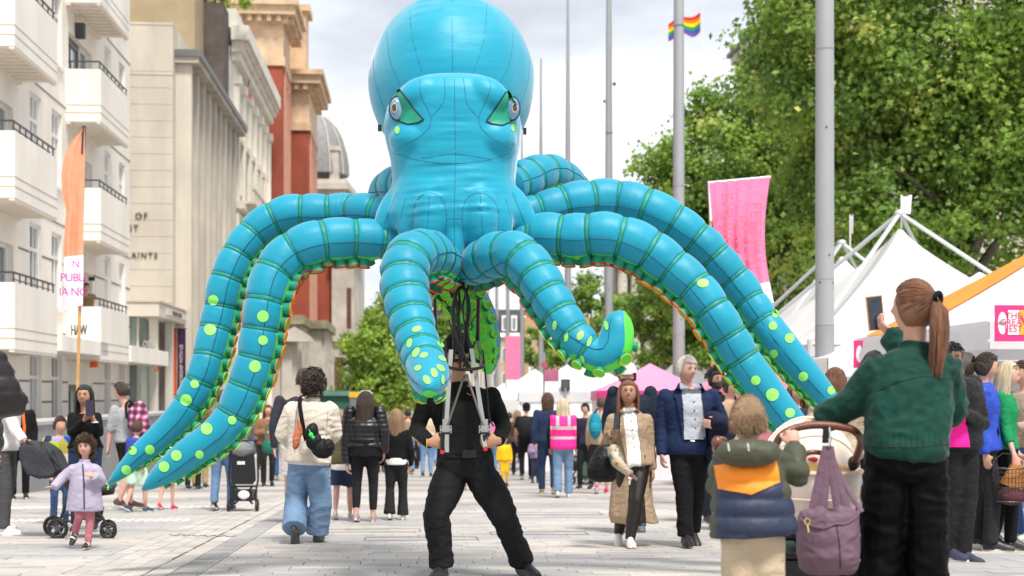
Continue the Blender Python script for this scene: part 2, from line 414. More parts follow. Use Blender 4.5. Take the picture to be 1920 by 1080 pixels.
# ---- building helpers
glass = mat('window_glass', (.16, .20, .23), .06, .25, .8, spec=.9)
glassl = mat('curtained_glass', (.50, .52, .54), .12, .3, .9, spec=.8)
white = mat('white_paint', (.80, .79, .76), .5, .04); dmetal = mat('dark_metal', (.045, .047, .055), .5, .1)
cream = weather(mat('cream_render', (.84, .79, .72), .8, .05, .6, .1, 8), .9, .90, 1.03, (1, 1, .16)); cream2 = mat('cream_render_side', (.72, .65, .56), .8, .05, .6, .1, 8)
groove_joint = mat('groove_shade_and_joint', (.16, .15, .145), .7, .1)
def window(parent, M, y0, y1, z0, z1, x=0, cols=2, rows=(.28,), fm=white, gm_=None, depth=.14, bar=.05, sill=True, name='window'):
    """sash window in a hole in the wall plane x (street side is +x)"""
    b = MB(M); f = .07
    b.box(x - depth, x - depth + .06, y0, y0 + f, z0, z1); b.box(x - depth, x - depth + .06, y1 - f, y1, z0, z1)
    b.box(x - depth, x - depth + .06, y0 + f, y1 - f, z0, z0 + f); b.box(x - depth, x - depth + .06, y0 + f, y1 - f, z1 - f, z1)
    for k in range(1, cols): yy = y0 + (y1 - y0) * k / cols; b.box(x - depth + .005, x - depth + .05, yy - bar / 2, yy + bar / 2, z0 + f, z1 - f)
    for r in rows: zz = z1 - (z1 - z0) * r; b.box(x - depth + .002, x - depth + .058, y0 + f, y1 - f, zz - .04, zz + .04)
    o = obj(name, b, fm, parent)
    b = MB(M); b.box(x - depth - .03, x - depth - .005, y0 + .01, y1 - .01, z0 + .01, z1 - .01); obj('pane', b, gm_ or glass, o)
    if sill:
        b = MB(M); b.box(x - depth, x + .07, y0 - .08, y1 + .08, z0 - .09, z0 - .003); obj('sill', b, fm, o)
def wall_open(mb, y0, y1, z0, z1, holes, x=0, depth=.3, mi=0):
    ys = sorted(set([y0, y1] + [h[i] for h in holes for i in (0, 1) if y0 < h[i] < y1])); zs = sorted(set([z0, z1] + [h[i] for h in holes for i in (2, 3) if z0 < h[i] < z1]))
    for a, b in zip(ys[:-1], ys[1:]):
        for c, d in zip(zs[:-1], zs[1:]):
            m1, m2 = (a + b) / 2, (c + d) / 2
            if any(h[0] < m1 < h[1] and h[2] < m2 < h[3] for h in holes): continue
            mb.quad((x, a, c), (x, b, c), (x, b, d), (x, a, d), mi)
    for h in holes:
        a, b, c, d = h; w_ = x - depth
        mb.quad((x, a, c), (x, a, d), (w_, a, d), (w_, a, c), mi); mb.quad((x, b, c), (w_, b, c), (w_, b, d), (x, b, d), mi)
        mb.quad((x, a, d), (x, b, d), (w_, b, d), (w_, a, d), mi); mb.quad((x, a, c), (w_, a, c), (w_, b, c), (x, b, c), mi)
        mb.quad((w_, a, c), (w_, b, c), (w_, b, d), (w_, a, d), mi)
def shell(mb, x0, y0, y1, z0, z1, mi=0, x=0):
    """back, ends, top of a building whose street face is elsewhere"""
    mb.quad((x0, y0, z0), (x, y0, z0), (x, y0, z1), (x0, y0, z1), mi); mb.quad((x, y1, z0), (x0, y1, z0), (x0, y1, z1), (x, y1, z1), mi)
    mb.quad((x0, y0, z1), (x, y0, z1), (x, y1, z1), (x0, y1, z1), mi); mb.quad((x0, y0, z0), (x0, y0, z1), (x0, y1, z1), (x0, y1, z0), mi)

# ---- white balconied apartment block
M = BM(-9.0)
apt = thing('apartment_block', 'cream rendered apartment block with stacked boxy balconies at the left edge', 'building', M @ V((0, 37, -1.1)))
holes = []; zf = [-1.17 + 3.103 * k for k in range(0, 6)]      # 1.93, 5.03, ...
wins = []
for k in range(6):
    zt = 8.15 + 3.103 * (k - 2)
    for (a, b) in ((33.65, 34.75), (35.75, 36.8), (41.9, 42.8), (44.0, 44.9)):
        wins.append((a, b, zt - (1.85 if k else 1.75), zt + .05))
doors = []
for k in range(6):
    zb = 8.13 + .25 + 3.103 * (k - 3)
    for (a, b) in ((29.2, 32.3), (37.5, 40.3)): doors.append((a, b, max(zb, -.95) , zb + 2.2))
mb = MB(M); wall_open(mb, 18, 45.7, -2.5, 20, wins + doors, 0, .3); shell(mb, -9, 18, 45.7, -2.5, 20)
obj('wall', mb, cream, apt)
for wv in wins: window(apt, M, *wv, cols=3, rows=(.32, ), gm_=glassl if RN.random() < .5 else glass)
for d in doors:
    window(apt, M, d[0], d[0] + (d[1] - d[0]) * .62, d[2], d[3], cols=2, rows=(.06,), fm=mat('bronze_frame', (.13, .125, .12), .4, .1), gm_=glassl, sill=False, name='balcony_door', depth=.2)
    window(apt, M, d[0] + (d[1] - d[0]) * .66, d[1], d[2], d[3], cols=1, rows=(), fm=white, gm_=glass, sill=False, name='balcony_door', depth=.2)
for k in range(1, 6):
    zb = 1.93 + 3.103 * (k - 1)
    for (a, b) in ((29.1, 32.6), (37.2, 40.9)):
        m = MB(M); m.box(0, .9, a, b, zb, zb + 1.37); bo = obj('balcony', m, cream, apt)
        m = MB(M)
        for zz in (.22, .42): m.box(-.002, .906, a - .006, b + .006, zb + zz, zb + zz + .018)
        obj('groove_band', m, mat('groove_shadow_gap', (.42, .37, .31), .8, .05), bo)
        for q in range(9):
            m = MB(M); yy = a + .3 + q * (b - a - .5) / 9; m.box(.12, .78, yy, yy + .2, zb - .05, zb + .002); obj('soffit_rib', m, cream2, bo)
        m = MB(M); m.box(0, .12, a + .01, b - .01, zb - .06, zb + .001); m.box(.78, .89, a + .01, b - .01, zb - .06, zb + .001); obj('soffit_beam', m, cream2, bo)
        m = MB(M); r = .018
        m.box(.05, .86, a + .05, a + .05 + .03, zb + 1.56, zb + 1.6); m.box(.83, .86, a + .08, b - .05, zb + 1.56, zb + 1.6); m.box(.83, .86, a + .08, b - .4, zb + 1.43, zb + 1.45)
        n = 8
        for q in range(n): yy = a + .1 + q * (b - a - .25) / (n - 1); m.box(.832, .858, yy, yy + .03, zb + 1.36, zb + 1.56)
        m.box(.1, .13, a + .052, a + .078, zb + 1.36, zb + 1.56); obj('railing', m, dmetal, apt)
bx_ = []
SEG = ((32.7, 33.6), (34.8, 35.7), (36.85, 37.4), (40.4, 41.85), (42.85, 43.95), (44.95, 45.7))
for zz in (2.55, 3.15, 3.75, 4.35, -.2, .3, .8, 1.3):
    for a, b in SEG: bx_.append((0, .012, a, b, zz, zz + .045))
for zz in (5.35, 8.45, 11.55, 14.6): bx_ += [(0, .015, 32.6, 37.2, zz, zz + .03), (0, .015, 40.9, 45.7, zz, zz + .03)]
split_boxes('string_course', M, bx_, groove_joint, apt)  # raised dark strips; shade of the rustication grooves put into their colour

m = MB(M); m.box(-.0, .9, 33.0, 38.1, 2.02, 2.38); m.box(0, .5, 25.5, 32.99, 2.0, 2.36); obj('entrance_canopy', m, cream, apt)
m = MB(M); m.box(-.0, .95, 41.0, 47.3, 1.95, 2.42); obj('entrance_canopy', m, cream, apt)
m = MB(M); m.box(.1, .5, 31.2, 31.9, 8.13 + 3.1 + 1.37, 8.13 + 3.1 + 1.6); 
txm = mat('bronze_letters', (.10, .085, .07), .35, .1, metal=.5)
text('lettering', 'HAW', .38, frameM(P(148, 620, 33.6), (1, 0, 0), (0, 0, 1)) @ Matrix.Diagonal((.42, 1, 1, 1)), txm, apt, .03, spacing=.95)
text('lettering', 'ons', .5, frameM(P(279, 643, 42.0), (1, 0, 0), (0, 0, 1)) @ Matrix.Diagonal((.5, 1, 1, 1)), mat('chrome_letters', (.6, .6, .6), .25, .1, metal=.8), apt, .03)
m = MB(); q = P(151, 58, 38.2); m.obox(q, (.11, 0, 0), (0, .1, 0), (0, 0, .2)); obj('balcony_planter', m, mat('planter_dark', (.06, .065, .07), .6, .1), apt)
for px, py, Y in ((176, 682, 37.8), (292, 690, 46)):
    L = thing('heat_lamp', 'orange lantern hanging from the %s cream canopy' % ('nearer' if px < 200 else 'farther'), 'lamp', P(px, py, Y), 'orange lanterns under the canopies')
    m = MB(); c = P(px, py, Y); m.cyl(c + V((0, 0, -.1)), c + V((0, 0, .1)), .12, .09, 12); obj('shade', m, mat('lamp_orange', '#e2641c', .5, .1), L, True)
    m = MB(); m.cyl(c + V((0, 0, .1)), c + V((0, 0, .2)), .10, .08, 12); obj('cap', m, dmetal, L, True)
# person's arm with camera on the balcony is built with the people
# low grey wall
M = BM(-6.9); pw = thing('planter_wall', 'low grey stone wall running in front of the apartment block', 'wall', M @ V((0, 25.4, -.76)))
m = MB(M); m.box(-.9, 0, 25.4, 44, -1.6, gz(25) + 1.18); obj('wall', m, mat('grey_granite', (.26, .26, .27), .7, .1, 3, .2, 40), pw)
m = MB(M); m.box(-.93, .03, 25.37, 44.02, gz(25) + 1.182, gz(25) + 1.25); obj('coping', m, mat('granite_top', (.42, .42, .42), .6, .08), pw)
m = MB(M)
for k in range(8): m.box(.0, .006, 27.5 + k * 2.1, 27.52 + k * 2.1, -1.3, gz(25) + 1.17)
obj('joint', m, groove_joint, pw)

# ---- fin-fronted stone building
stoneb = weather(mat('portland_stone', (.60, .545, .465), .85, .09, .5, .2, 6), .7, .82, 1.05, (1, 1, .22)); stonel = mat('pale_stone', (.63, .585, .51), .85, .1, .8, .2, 6); ochre = weather(mat('ochre_render', (.40, .31, .19), .85, .16, .25, .2, 4), .35, .75, 1.1)
fshade = mat('fin_stone', (.51, .46, .395), .85, .12, .6, .2, 8)
M = BM(-8.34); vb = thing('stone_fin_building', 'beige stone building with tall vertical fins under a thin overhanging roof slab', 'building', M @ V((0, 50, -1.5)))
m = MB(M); m.box(-9, 0, 50, 64, -2.5, 12.74); m.box(-9, 0, 50, 57.2, 12.741, 14.05); obj('wall', m, stoneb, vb)
m = MB(M)
for zz in (12.2, 13.95): m.box(-9, .012, 49.985, 50.2, zz, zz + .04)
obj('string_course', m, fshade, vb)
m = MB(M); m.box(-.4, .86, 50.35, 65, 12.95, 13.12); m.box(-.4, .82, 50.39, 64.96, 12.745, 12.949); obj('roof_slab', m, mat('weathered_slab', (.42, .38, .33), .8, .25, 1.2), vb)
m = MB(M); m.box(.78, .9, 50.33, 65.02, 12.96, 13.2); m.box(-.1, .78, 50.31, 50.36, 12.96, 13.2); obj('gutter', m, mat('gutter_grey', (.15, .15, .15), .6, .2), vb)
for k in range(9):
    yy = 50.6 + k * 1.58
    f = MB(M); f.box(0, .55, yy, yy + .34, 1.2, 12.74); f.box(0, .06, yy + .34, yy + .42, 1.2, 12.74); obj('fin', f, fshade if k % 3 else stoneb, vb)
    if k < 8:
        for z0, z1 in ((4.6, 7.2), (8.4, 11.2)): window(vb, M, yy + .5, yy + 1.45, z0, z1, x=.18, cols=2, rows=(), fm=mat('grey_frame', (.35, .34, .32), .5, .1), sill=False, gm_=glassl)
        f = MB(M); f.box(0, .3, yy + .36, yy + 1.56, 7.4, 8.1); obj('spandrel', f, stonel, vb)
m = MB(M); m.box(-3, .34, 45.3, 51.6, 3.5, 3.93); po = obj('portico', m, stonel, vb)
m = MB(M); m.box(-3.02, .38, 45.26, 51.64, 3.94, 4.0); obj('coping', m, fshade, po)
m = MB(M)
for yy in (46, 49): m.box(-.1, .15, yy, yy + .3, -2, 3.49)
obj('pillar', m, stonel, vb)
m = MB(M); m.box(-3, -.4, 45.8, 49.9, -2, 3.49); obj('glazed_lobby', m, mat('lobby_glass', (.22, .30, .28), .08, .3, .6, spec=.9), vb)
m = MB(M)
for k in range(9): m.box(-3 + k * .32, -2.94 + k * .32, 45.74, 45.8, -2, 3.49)
obj('mullion', m, mat('mullion', (.55, .52, .47), .5, .1), vb)
m = MB(M)
for q in range(1, 24): m.box(-3.4, -.01, 49.992, 50.0, -1 + q * .58, -1 + q * .58 + .010)
obj('joint', m, mat('mortar_line', (.52, .47, .40), .85, .1), vb, kind='stuff')
tx = mat('wall_letters', (.06, .05, .045), .5, .1)
def facept(px, py, yl, a):
    k = (px - 960) / FP; Y = (yl + -math.sin(ROT) * a) / (math.cos(ROT) - math.sin(ROT) * k); return P(px, py, Y)
def wt(s_, px, py, size, al='LEFT'): text('lettering', s_, size, frameM(facept(px, py, 49.965, -8.34), (math.cos(ROT), math.sin(ROT), 0), (0, 0, 1)), tx, vb, .012, spacing=1.25, align=al)
wt('OF', 253, 405, .31); wt('ST', 260, 428, .31, 'RIGHT'); wt('AINTS', 246, 479, .28)
sgn = MB(M); sgn.box(.342, .37, 46.6, 50.6, 3.62, 3.84); obj('sign_panel', sgn, stonel, po)
text('lettering', 'VISITORS CENTRE', .22, M @ frameM((.38, 48.6, 3.72), (0, 1, 0), (0, 0, 1)), tx, vb, .004, spacing=1.1)
for px0, px1, c, s_, lb in ((315, 331, '#d8501f', 'HOLY BIBLE', 'orange vertical banner lettered in white beside the portico'), (333, 348, '#3a2440', 'WORSHIP WITH US', 'dark purple vertical banner right of the orange one')):
    bn = thing('vertical_banner', lb, 'banner', P((px0 + px1) / 2, 740, 49.6)); c0 = P(px0, 740, 49.6); c1 = P(px1, 617, 49.6)
    m = MB(); m.box(c0.x, c1.x, 49.58, 49.62, c0.z, c1.z); obj('cloth', m, fabric(c), bn)
    m = MB(); m.box(c0.x - .02, c1.x + .02, 49.56, 49.64, c1.z, c1.z + .03); m.box(c0.x - .02, c1.x + .02, 49.56, 49.64, c0.z - .03, c0.z); obj('rod', m, dmetal, bn)
    text('lettering', s_, .16, frameM(V(((c0.x + c1.x) / 2, 49.57, (c0.z + c1.z) / 2 - .1)), (0, 0, 1), (-1, 0, 0)), mat('banner_white', (.75, .7, .65), .8, 0), bn, spacing=1.0)
M = BM(-8.34); ob = thing('ochre_block', 'plain ochre rendered block rising behind the fin-fronted building', 'building', M @ V((-3, 62, 0)))
m = MB(M); m.box(-12, -.7, 59.8, 62.3, -2, 25); obj('wall', m, ochre, ob)
m = MB(M); m.box(-8, -3.4, 59.78, 59.8, 13.5, 22.0); obj('rendered_patch', m, mat('ochre_patch', (.34, .26, .15), .9, .25, .5), ob)
db = thing('dark_brick_block', 'narrow blackened brick block with plants along its top', 'building', M @ V((-1, 63, 0)))
m = MB(M); m.box(-4, .12, 62.5, 64.4, -2, 18.2); obj('wall', m, mat('black_brick', (.095, .08, .07), .9, .35, 1.2, .3, 12), db)
m = MB(M); m.box(-4, .05, 62.45, 62.5, 8, 8.1); m.box(-1.2, -1.15, 62.4, 62.5, 12, 18.2); obj('pipe', m, dmetal, db)
# ---- cream classical building
crs = weather(mat('stucco_white', (.74, .70, .62), .8, .07, .8, .15, 8), .9, .85, 1.03, (1, 1, .25)); crs2 = mat('stucco_dark_stone', (.60, .54, .45), .85, .14, 1.5, .25, 8)  # second stucco is a darker, more mottled tone
M = BM(-8.04); cb = thing('classical_building', 'cream stuccoed classical facade with a deep cornice and oval panels', 'building', M @ V((0, 65, -2)))
ch = []
for k in range(5):
    y0 = 66.2 + k * 2.75
    for z0, z1 in ((1.2, 4.2), (6.0, 9.0), (10.4, 12.6)): ch.append((y0, y0 + 1.3, z0, z1))
m = MB(M); wall_open(m, 65, 80, -3, 16.9, ch); shell(m, -6, 65, 80, -3, 16.9); obj('wall', m, crs, cb)
for h in ch: window(cb, M, *h, cols=2, rows=(.4,), fm=crs, bar=.07)
for h in ch:
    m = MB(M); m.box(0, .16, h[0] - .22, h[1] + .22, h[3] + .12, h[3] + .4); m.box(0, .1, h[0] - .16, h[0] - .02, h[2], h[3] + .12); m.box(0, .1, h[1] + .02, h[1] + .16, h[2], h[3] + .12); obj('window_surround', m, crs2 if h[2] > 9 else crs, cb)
for k in range(7):
    y0 = 65.1 + k * 2.44
    m = MB(M); m.box(0, .28, y0, y0 + .4, -3, 5.2); m.box(0, .2, y0 + .02, y0 + .38, 5.6, 15.2); m.box(0, .3, y0 - .06, y0 + .46, 15.2, 15.6); obj('pilaster', m, crs, cb)
for k in range(6):
    y0 = 66.6 + k * 2.44; m = MB(M)
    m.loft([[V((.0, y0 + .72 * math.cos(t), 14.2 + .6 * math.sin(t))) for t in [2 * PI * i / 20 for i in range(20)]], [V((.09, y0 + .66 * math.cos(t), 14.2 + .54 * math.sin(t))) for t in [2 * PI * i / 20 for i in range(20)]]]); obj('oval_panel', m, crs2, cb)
m = MB(M); m.box(-.1, .7, 64.6, 80.5, 17.1, 17.75); m.box(-.1, .45, 64.8, 80.4, 16.6, 17.1); m.box(-.1, .3, 64.9, 80.3, 16.2, 16.6); m.box(-6, .1, 65, 80, 17.75, 18.6)
m.box(-.1, .5, 65, 80.2, 5.2, 5.6); m.box(-.1, .42, 65, 80.1, 9.5, 9.85); obj('cornice', m, crs, cb)
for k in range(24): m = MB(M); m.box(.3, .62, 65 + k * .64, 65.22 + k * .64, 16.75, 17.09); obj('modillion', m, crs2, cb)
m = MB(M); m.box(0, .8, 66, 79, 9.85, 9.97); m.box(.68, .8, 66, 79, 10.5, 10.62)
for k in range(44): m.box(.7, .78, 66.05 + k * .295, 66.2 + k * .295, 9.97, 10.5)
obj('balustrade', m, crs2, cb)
fl = thing('magenta_flag', 'small magenta flag on a pole angled from the cream facade', 'flag', P(455, 200, 68))
m = MB(); m.tube([P(452, 215, 67.5), P(470, 140, 69)], .03, 6); obj('pole', m, dmetal, fl)
m = MB(); m.loft([[P(459, 158, 68), P(465, 165, 68.2)], [P(461, 172, 68.1), P(469, 178, 68.3)], [P(466, 182, 68), P(474, 188, 68.4)]], False, closed=False); obj('cloth', m, fabric('#c8145a'), fl)
# ---- red brick and terracotta museum front
def brickmat():
    return weather(mat('red_brick', (.31, .07, .038), .85, .12, .7, .2, 9), .5, .72, 1.12, (1, 1, .6))
redb = brickmat(); terra = mat('terracotta_trim', (.60, .43, .28), .8, .22, 1.3, .3, 7); pinkt = mat('pink_stone', (.55, .28, .20), .8, .1); rst = mat('grey_limestone', (.52, .48, .42), .85, .2, 1.0, .3, 7)
M = BM(-7.36); rb = thing('red_brick_building', 'tall red brick and terracotta museum front with heavy cornices', 'building', M @ V((0, 82, -2.5)))
m = MB(M); m.box(-6, 0, 82, 86.4, 5.5, 19.9); m.box(-6, 1.06, 88, 95, 5.5, 17.3); m.box(-6, -.1, 86.4, 88, 5.5, 19); obj('wall', m, redb, rb)
for a, xx, y0, z1 in ((0, 0, 82, 19.9), (1, 1.06, 88, 17.3)):
    for j, (za, zb_, o1) in enumerate(((z1, z1 + .5, .12), (z1 + .5, z1 + 2.4, .04), (z1 + 2.4, z1 + 2.8, .35), (z1 + 2.8, z1 + 3.3, .75), (z1 + 3.3, z1 + 3.6, .95))):
        m = MB(M); m.box(-6 - o1, xx + o1, y0 - o1, y0 + (4.4 if a == 0 else 7) + o1, za + .001, zb_); obj('cornice', m, terra, rb)
    for k in range(8): m = MB(M); m.box(xx - .3 - k * .55, xx - .05 - k * .55, y0 - .62, y0 - .02, z1 + 2.45, z1 + 2.78); obj('bracket', m, terra, rb)
    for k in range(10): m = MB(M); m.box(xx + .02, xx + .62, y0 + .1 + k * .6, y0 + .35 + k * .6, z1 + 2.45, z1 + 2.78); obj('bracket', m, terra, rb)
    for k in range(3 if a else 2):
        yy = y0 + .7 + k * 2.0
        m = MB(M); m.box(xx, xx + .12, yy, yy + .28, 5.5, z1); m.box(xx, xx + .12, yy + 1.2, yy + 1.48, 5.5, z1); m.box(xx, xx + .1, yy + .28, yy + 1.2, z1 - .9, z1 - .5); obj('pilaster', m, pinkt, rb)
        for z0 in (6.5, 10.5, 14): 
            m = MB(M); m.box(xx - .0, xx + .02, yy + .34, yy + 1.14, z0, z0 + 2.8); obj('window', m, glass, rb)
m = MB(M); m.box(-6, -.2, 82.2, 86, 23.5, 30); m.box(-1.35, .75, 90, 92.2, 20.9, 25.2); m.box(-1.6, 1.0, 89.8, 92.4, 25.2, 25.6); m.box(-6, -.8, 86, 90, 20, 24); obj('attic', m, terra, rb)
for k in range(6): m = MB(M); m.box(-5.6 + k * .95, -5.2 + k * .95, 82.0, 82.2, 24.2, 28); obj('pilaster', m, terra, rb)
m = MB(M); m.box(-6, .9, 81.0, 87, -3, 5.0); m.box(-6, 1.9, 87.01, 96, -3, 5.0); obj('ground_storey', m, rst, rb)
m = MB(M); m.box(-6, 1.3, 80.6, 87.3, 5.0, 5.5); m.box(-6, 2.3, 86.6, 96.3, 5.02, 5.52); obj('string_course', m, mat('mossy_stone', (.28, .25, .16), .9, .4, 1.5), rb)
m = MB(M)
for k in range(6): m.box(.9, 1.15, 81.2 + k * .95, 81.7 + k * .95, -3, 4.99); m.box(1.9, 2.15, 87.2 + k * 1.4, 87.8 + k * 1.4, -3, 5.0)
obj('pilaster', m, rst, rb)
m = MB(); c = P(556, 742, 80.9)
m.loft([[P(528, 790, 80.9), P(548, 790, 80.9), P(548, 650, 80.9), P(528, 640, 80.9)], [P(528, 790, 80.6), P(548, 790, 80.6), P(548, 650, 80.6), P(528, 640, 80.6)]]); obj('column', m, rst, rb)
m = MB(); m.loft([[P(512 + 0, 640, 80.55), P(590, 640, 80.55), P(582, 630, 80.55), P(552, 612, 80.55), P(520, 630, 80.55)], [P(512, 640, 80), P(590, 640, 80), P(582, 630, 80), P(552, 612, 80), P(520, 630, 80)]]); obj('pediment', m, rst, rb)
# right-hand red bay and the limestone block with a slate dome behind
gb = thing('limestone_building', 'weathered limestone building with a ribbed grey dome and a square chimney', 'building', P(620, 740, 101))
m = MB(); a = P(580, 740, 104); b = P(646, 740, 104); m.box(a.x, b.x, 104, 118, -4, 16.4); obj('wall', m, rst, gb)
for zz, o1 in ((12.6, .25), (13.2, .1), (16.0, .35), (16.4, .15)): m = MB(); m.box(a.x, b.x + o1, 104 - o1, 118, zz, zz + .35); obj('cornice', m, rst, gb)
c = P(596, 330, 106); m = MB()
m.loft([[c + V((r * math.cos(2 * PI * j / 24), r * math.sin(2 * PI * j / 24), z_)) for j in range(24)] for r, z_ in [(2.3, 0), (2.25, .8), (2.1, 1.7), (1.8, 2.7), (1.35, 3.6), (.7, 4.3), (.1, 4.6)]]); do = obj('dome', m, mat('slate_dome', (.23, .23, .235), .7, .15, 3), gb, True)
for k in range(12):
    t = 2 * PI * k / 12; m = MB(); m.tube([c + V(((r + .04) * math.cos(t), (r + .04) * math.sin(t), z_)) for r, z_ in [(2.3, 0), (2.25, .8), (2.1, 1.7), (1.8, 2.7), (1.35, 3.6), (.7, 4.3)]], .06, 5); obj('rib', m, rst, do)
m = MB(); q = P(626, 740, 104); m.box(q.x - .35, q.x + .3, 104.2, 105, 16.4, 18.9); m.box(q.x - .45, q.x + .4, 104.1, 105.1, 18.9, 19.2); obj('chimney', m, rst, gb)
for k in range(3):
    for zz in (7, 10, 13.6): m = MB(); x_ = a.x + .9 + k * .85; m.box(x_, x_ + .4, 103.97, 104.0, zz, zz + 1.8); obj('window', m, glass, gb)
lw = thing('museum_wing', 'low wing of red brick and pale stone behind the small bright green tree', 'building', P(625, 740, 99))
m = MB(); a = P(584, 740, 99); b = P(622, 740, 99); m.box(a.x, b.x, 99, 103.9, -3.5, 10.2); obj('wall', m, redb, lw)
m = MB(); a = P(622, 740, 98.5); b = P(664, 740, 98.5); m.box(a.x, b.x, 98.5, 103.9, -3.5, 10.3); obj('stone_bay', m, rst, lw)
m = MB(); m.box(a.x - .2, b.x + .3, 98.2, 103, 4.7, 5.15); m.box(a.x - .1, b.x + .3, 98.2, 103, 10.3, 10.8); obj('cornice', m, rst, lw)
m = MB(); m.box(a.x + 1.05, a.x + 1.35, 98.46, 98.5, 5.6, 8.4); obj('window', m, mat('dark_red_blind', (.13, .05, .04), .7, .1), lw); m = MB(); m.box(a.x + .2, a.x + .8, 98.47, 98.5, 0.3, 3.6); obj('window', m, mat('dark_red_blind', (.13, .05, .04), .7, .1), lw)
# ---- far end of the street
fb = thing('far_terrace', 'distant brick terrace with a dark mansard roof and white dormers', 'building', P(950, 740, 205))
bb = mat('buff_brick', (.42, .34, .26), .85, .1, .3); a = P(600, 740, 205); b = P(1012, 740, 205)
m = MB(); m.box(a.x, b.x, 205, 215, -7, 9.7); obj('wall', m, bb, fb)
m = MB(); m.box(a.x, b.x, 205.5, 214, 9.7, 13.3); obj('mansard_roof', m, mat('slate', (.075, .078, .088), .6, .15, 1), fb)
m = MB(); m.box(a.x - .3, b.x + .3, 204.6, 205, 9.3, 9.9); obj('cornice', m, white, fb)
for k in range(11):
    x_ = P(905, 0, 205).x + k * 1.35 - 4
    m = MB(); m.box(x_, x_ + .85, 204.9, 205.5, 10.2, 12.4); w_ = obj('dormer', m, white, fb); m = MB(); m.box(x_ + .2, x_ + .65, 204.86, 204.9, 10.4, 12.1); obj('pane', m, glass, w_)
    for zz in (-1.5, 2, 5.6): m = MB(); m.box(x_, x_ + .8, 204.93, 205, zz, zz + 2.2); w_ = obj('window', m, white, fb); m = MB(); m.box(x_ + .12, x_ + .68, 204.9, 204.93, zz + .1, zz + 2.1); obj('pane', m, glass, w_)
tb = thing('tan_brick_house', 'tan brick corner house with white window surrounds far up the street', 'building', P(985, 740, 150)); a = P(984, 740, 150); b = P(1030, 740, 150)
m = MB(); m.box(a.x, b.x + 6, 150, 160, -6, 9.2); obj('wall', m, mat('tan_brick', (.45, .30, .17), .85, .1, .4), tb)
for k in range(4):
    for zz in (-.5, 2.6, 5.8): m = MB(); m.box(a.x + .4 + k * 1.1, a.x + .85 + k * 1.1, 149.95, 150, zz, zz + 1.7); obj('window', m, white, tb)
cbm = thing('colonnade_building', 'pale stone building with a row of tall fluted columns behind the right-hand trees', 'building', P(1210, 740, 106)); a = P(1155, 740, 106); b = P(1275, 740, 106)
m = MB(); m.box(a.x, b.x + 8, 107, 120, -4, 12.5); obj('wall', m, mat('sandstone_back', (.36, .30, .24), .85, .12, .8), cbm)
m = MB(); m.box(a.x - .3, b.x + 8, 105.6, 107, 10.6, 12.6); m.box(a.x - .3, b.x + 8, 105.4, 107, -4, -1.9); obj('entablature', m, stonel, cbm)
for k in range(7):
    m = MB(); x_ = a.x + .5 + k * .98; n = 24; m.loft([[V((x_ + (.36 if j % 2 else .31) * math.cos(2 * PI * j / n), 106.2 + (.36 if j % 2 else .31) * math.sin(2 * PI * j / n), z_)) for j in range(n)] for z_ in (-1.9, 10.6)]); obj('column', m, stonel, cbm)
M = BM(21.9); rgb_ = thing('pale_stone_hall', 'pale stone hall with a dark gutter line showing above the right-hand trees', 'building', M @ V((0, 80, -2)))
m = MB(M); m.box(0, 12, 62, 95, -3, 23); obj('wall', m, mat('hall_stone', (.55, .49, .43), .85, .1, .4), rgb_)
m = MB(M); m.box(-.5, 12, 61.5, 95.4, 23, 23.5); m.box(-.3, 12, 61.6, 95.2, 22.3, 23); obj('cornice', m, stonel, rgb_)
m = MB(M); m.box(-.75, 12, 61.3, 95.6, 23.5, 23.75); obj('gutter', m, mat('gutter_blue_grey', (.12, .13, .15), .6, .1), rgb_)
for k in range(8): m = MB(M); m.box(-.08, 0, 64 + k * 4, 64.9 + k * 4, 17, 20.5); obj('pilaster', m, stonel, rgb_)

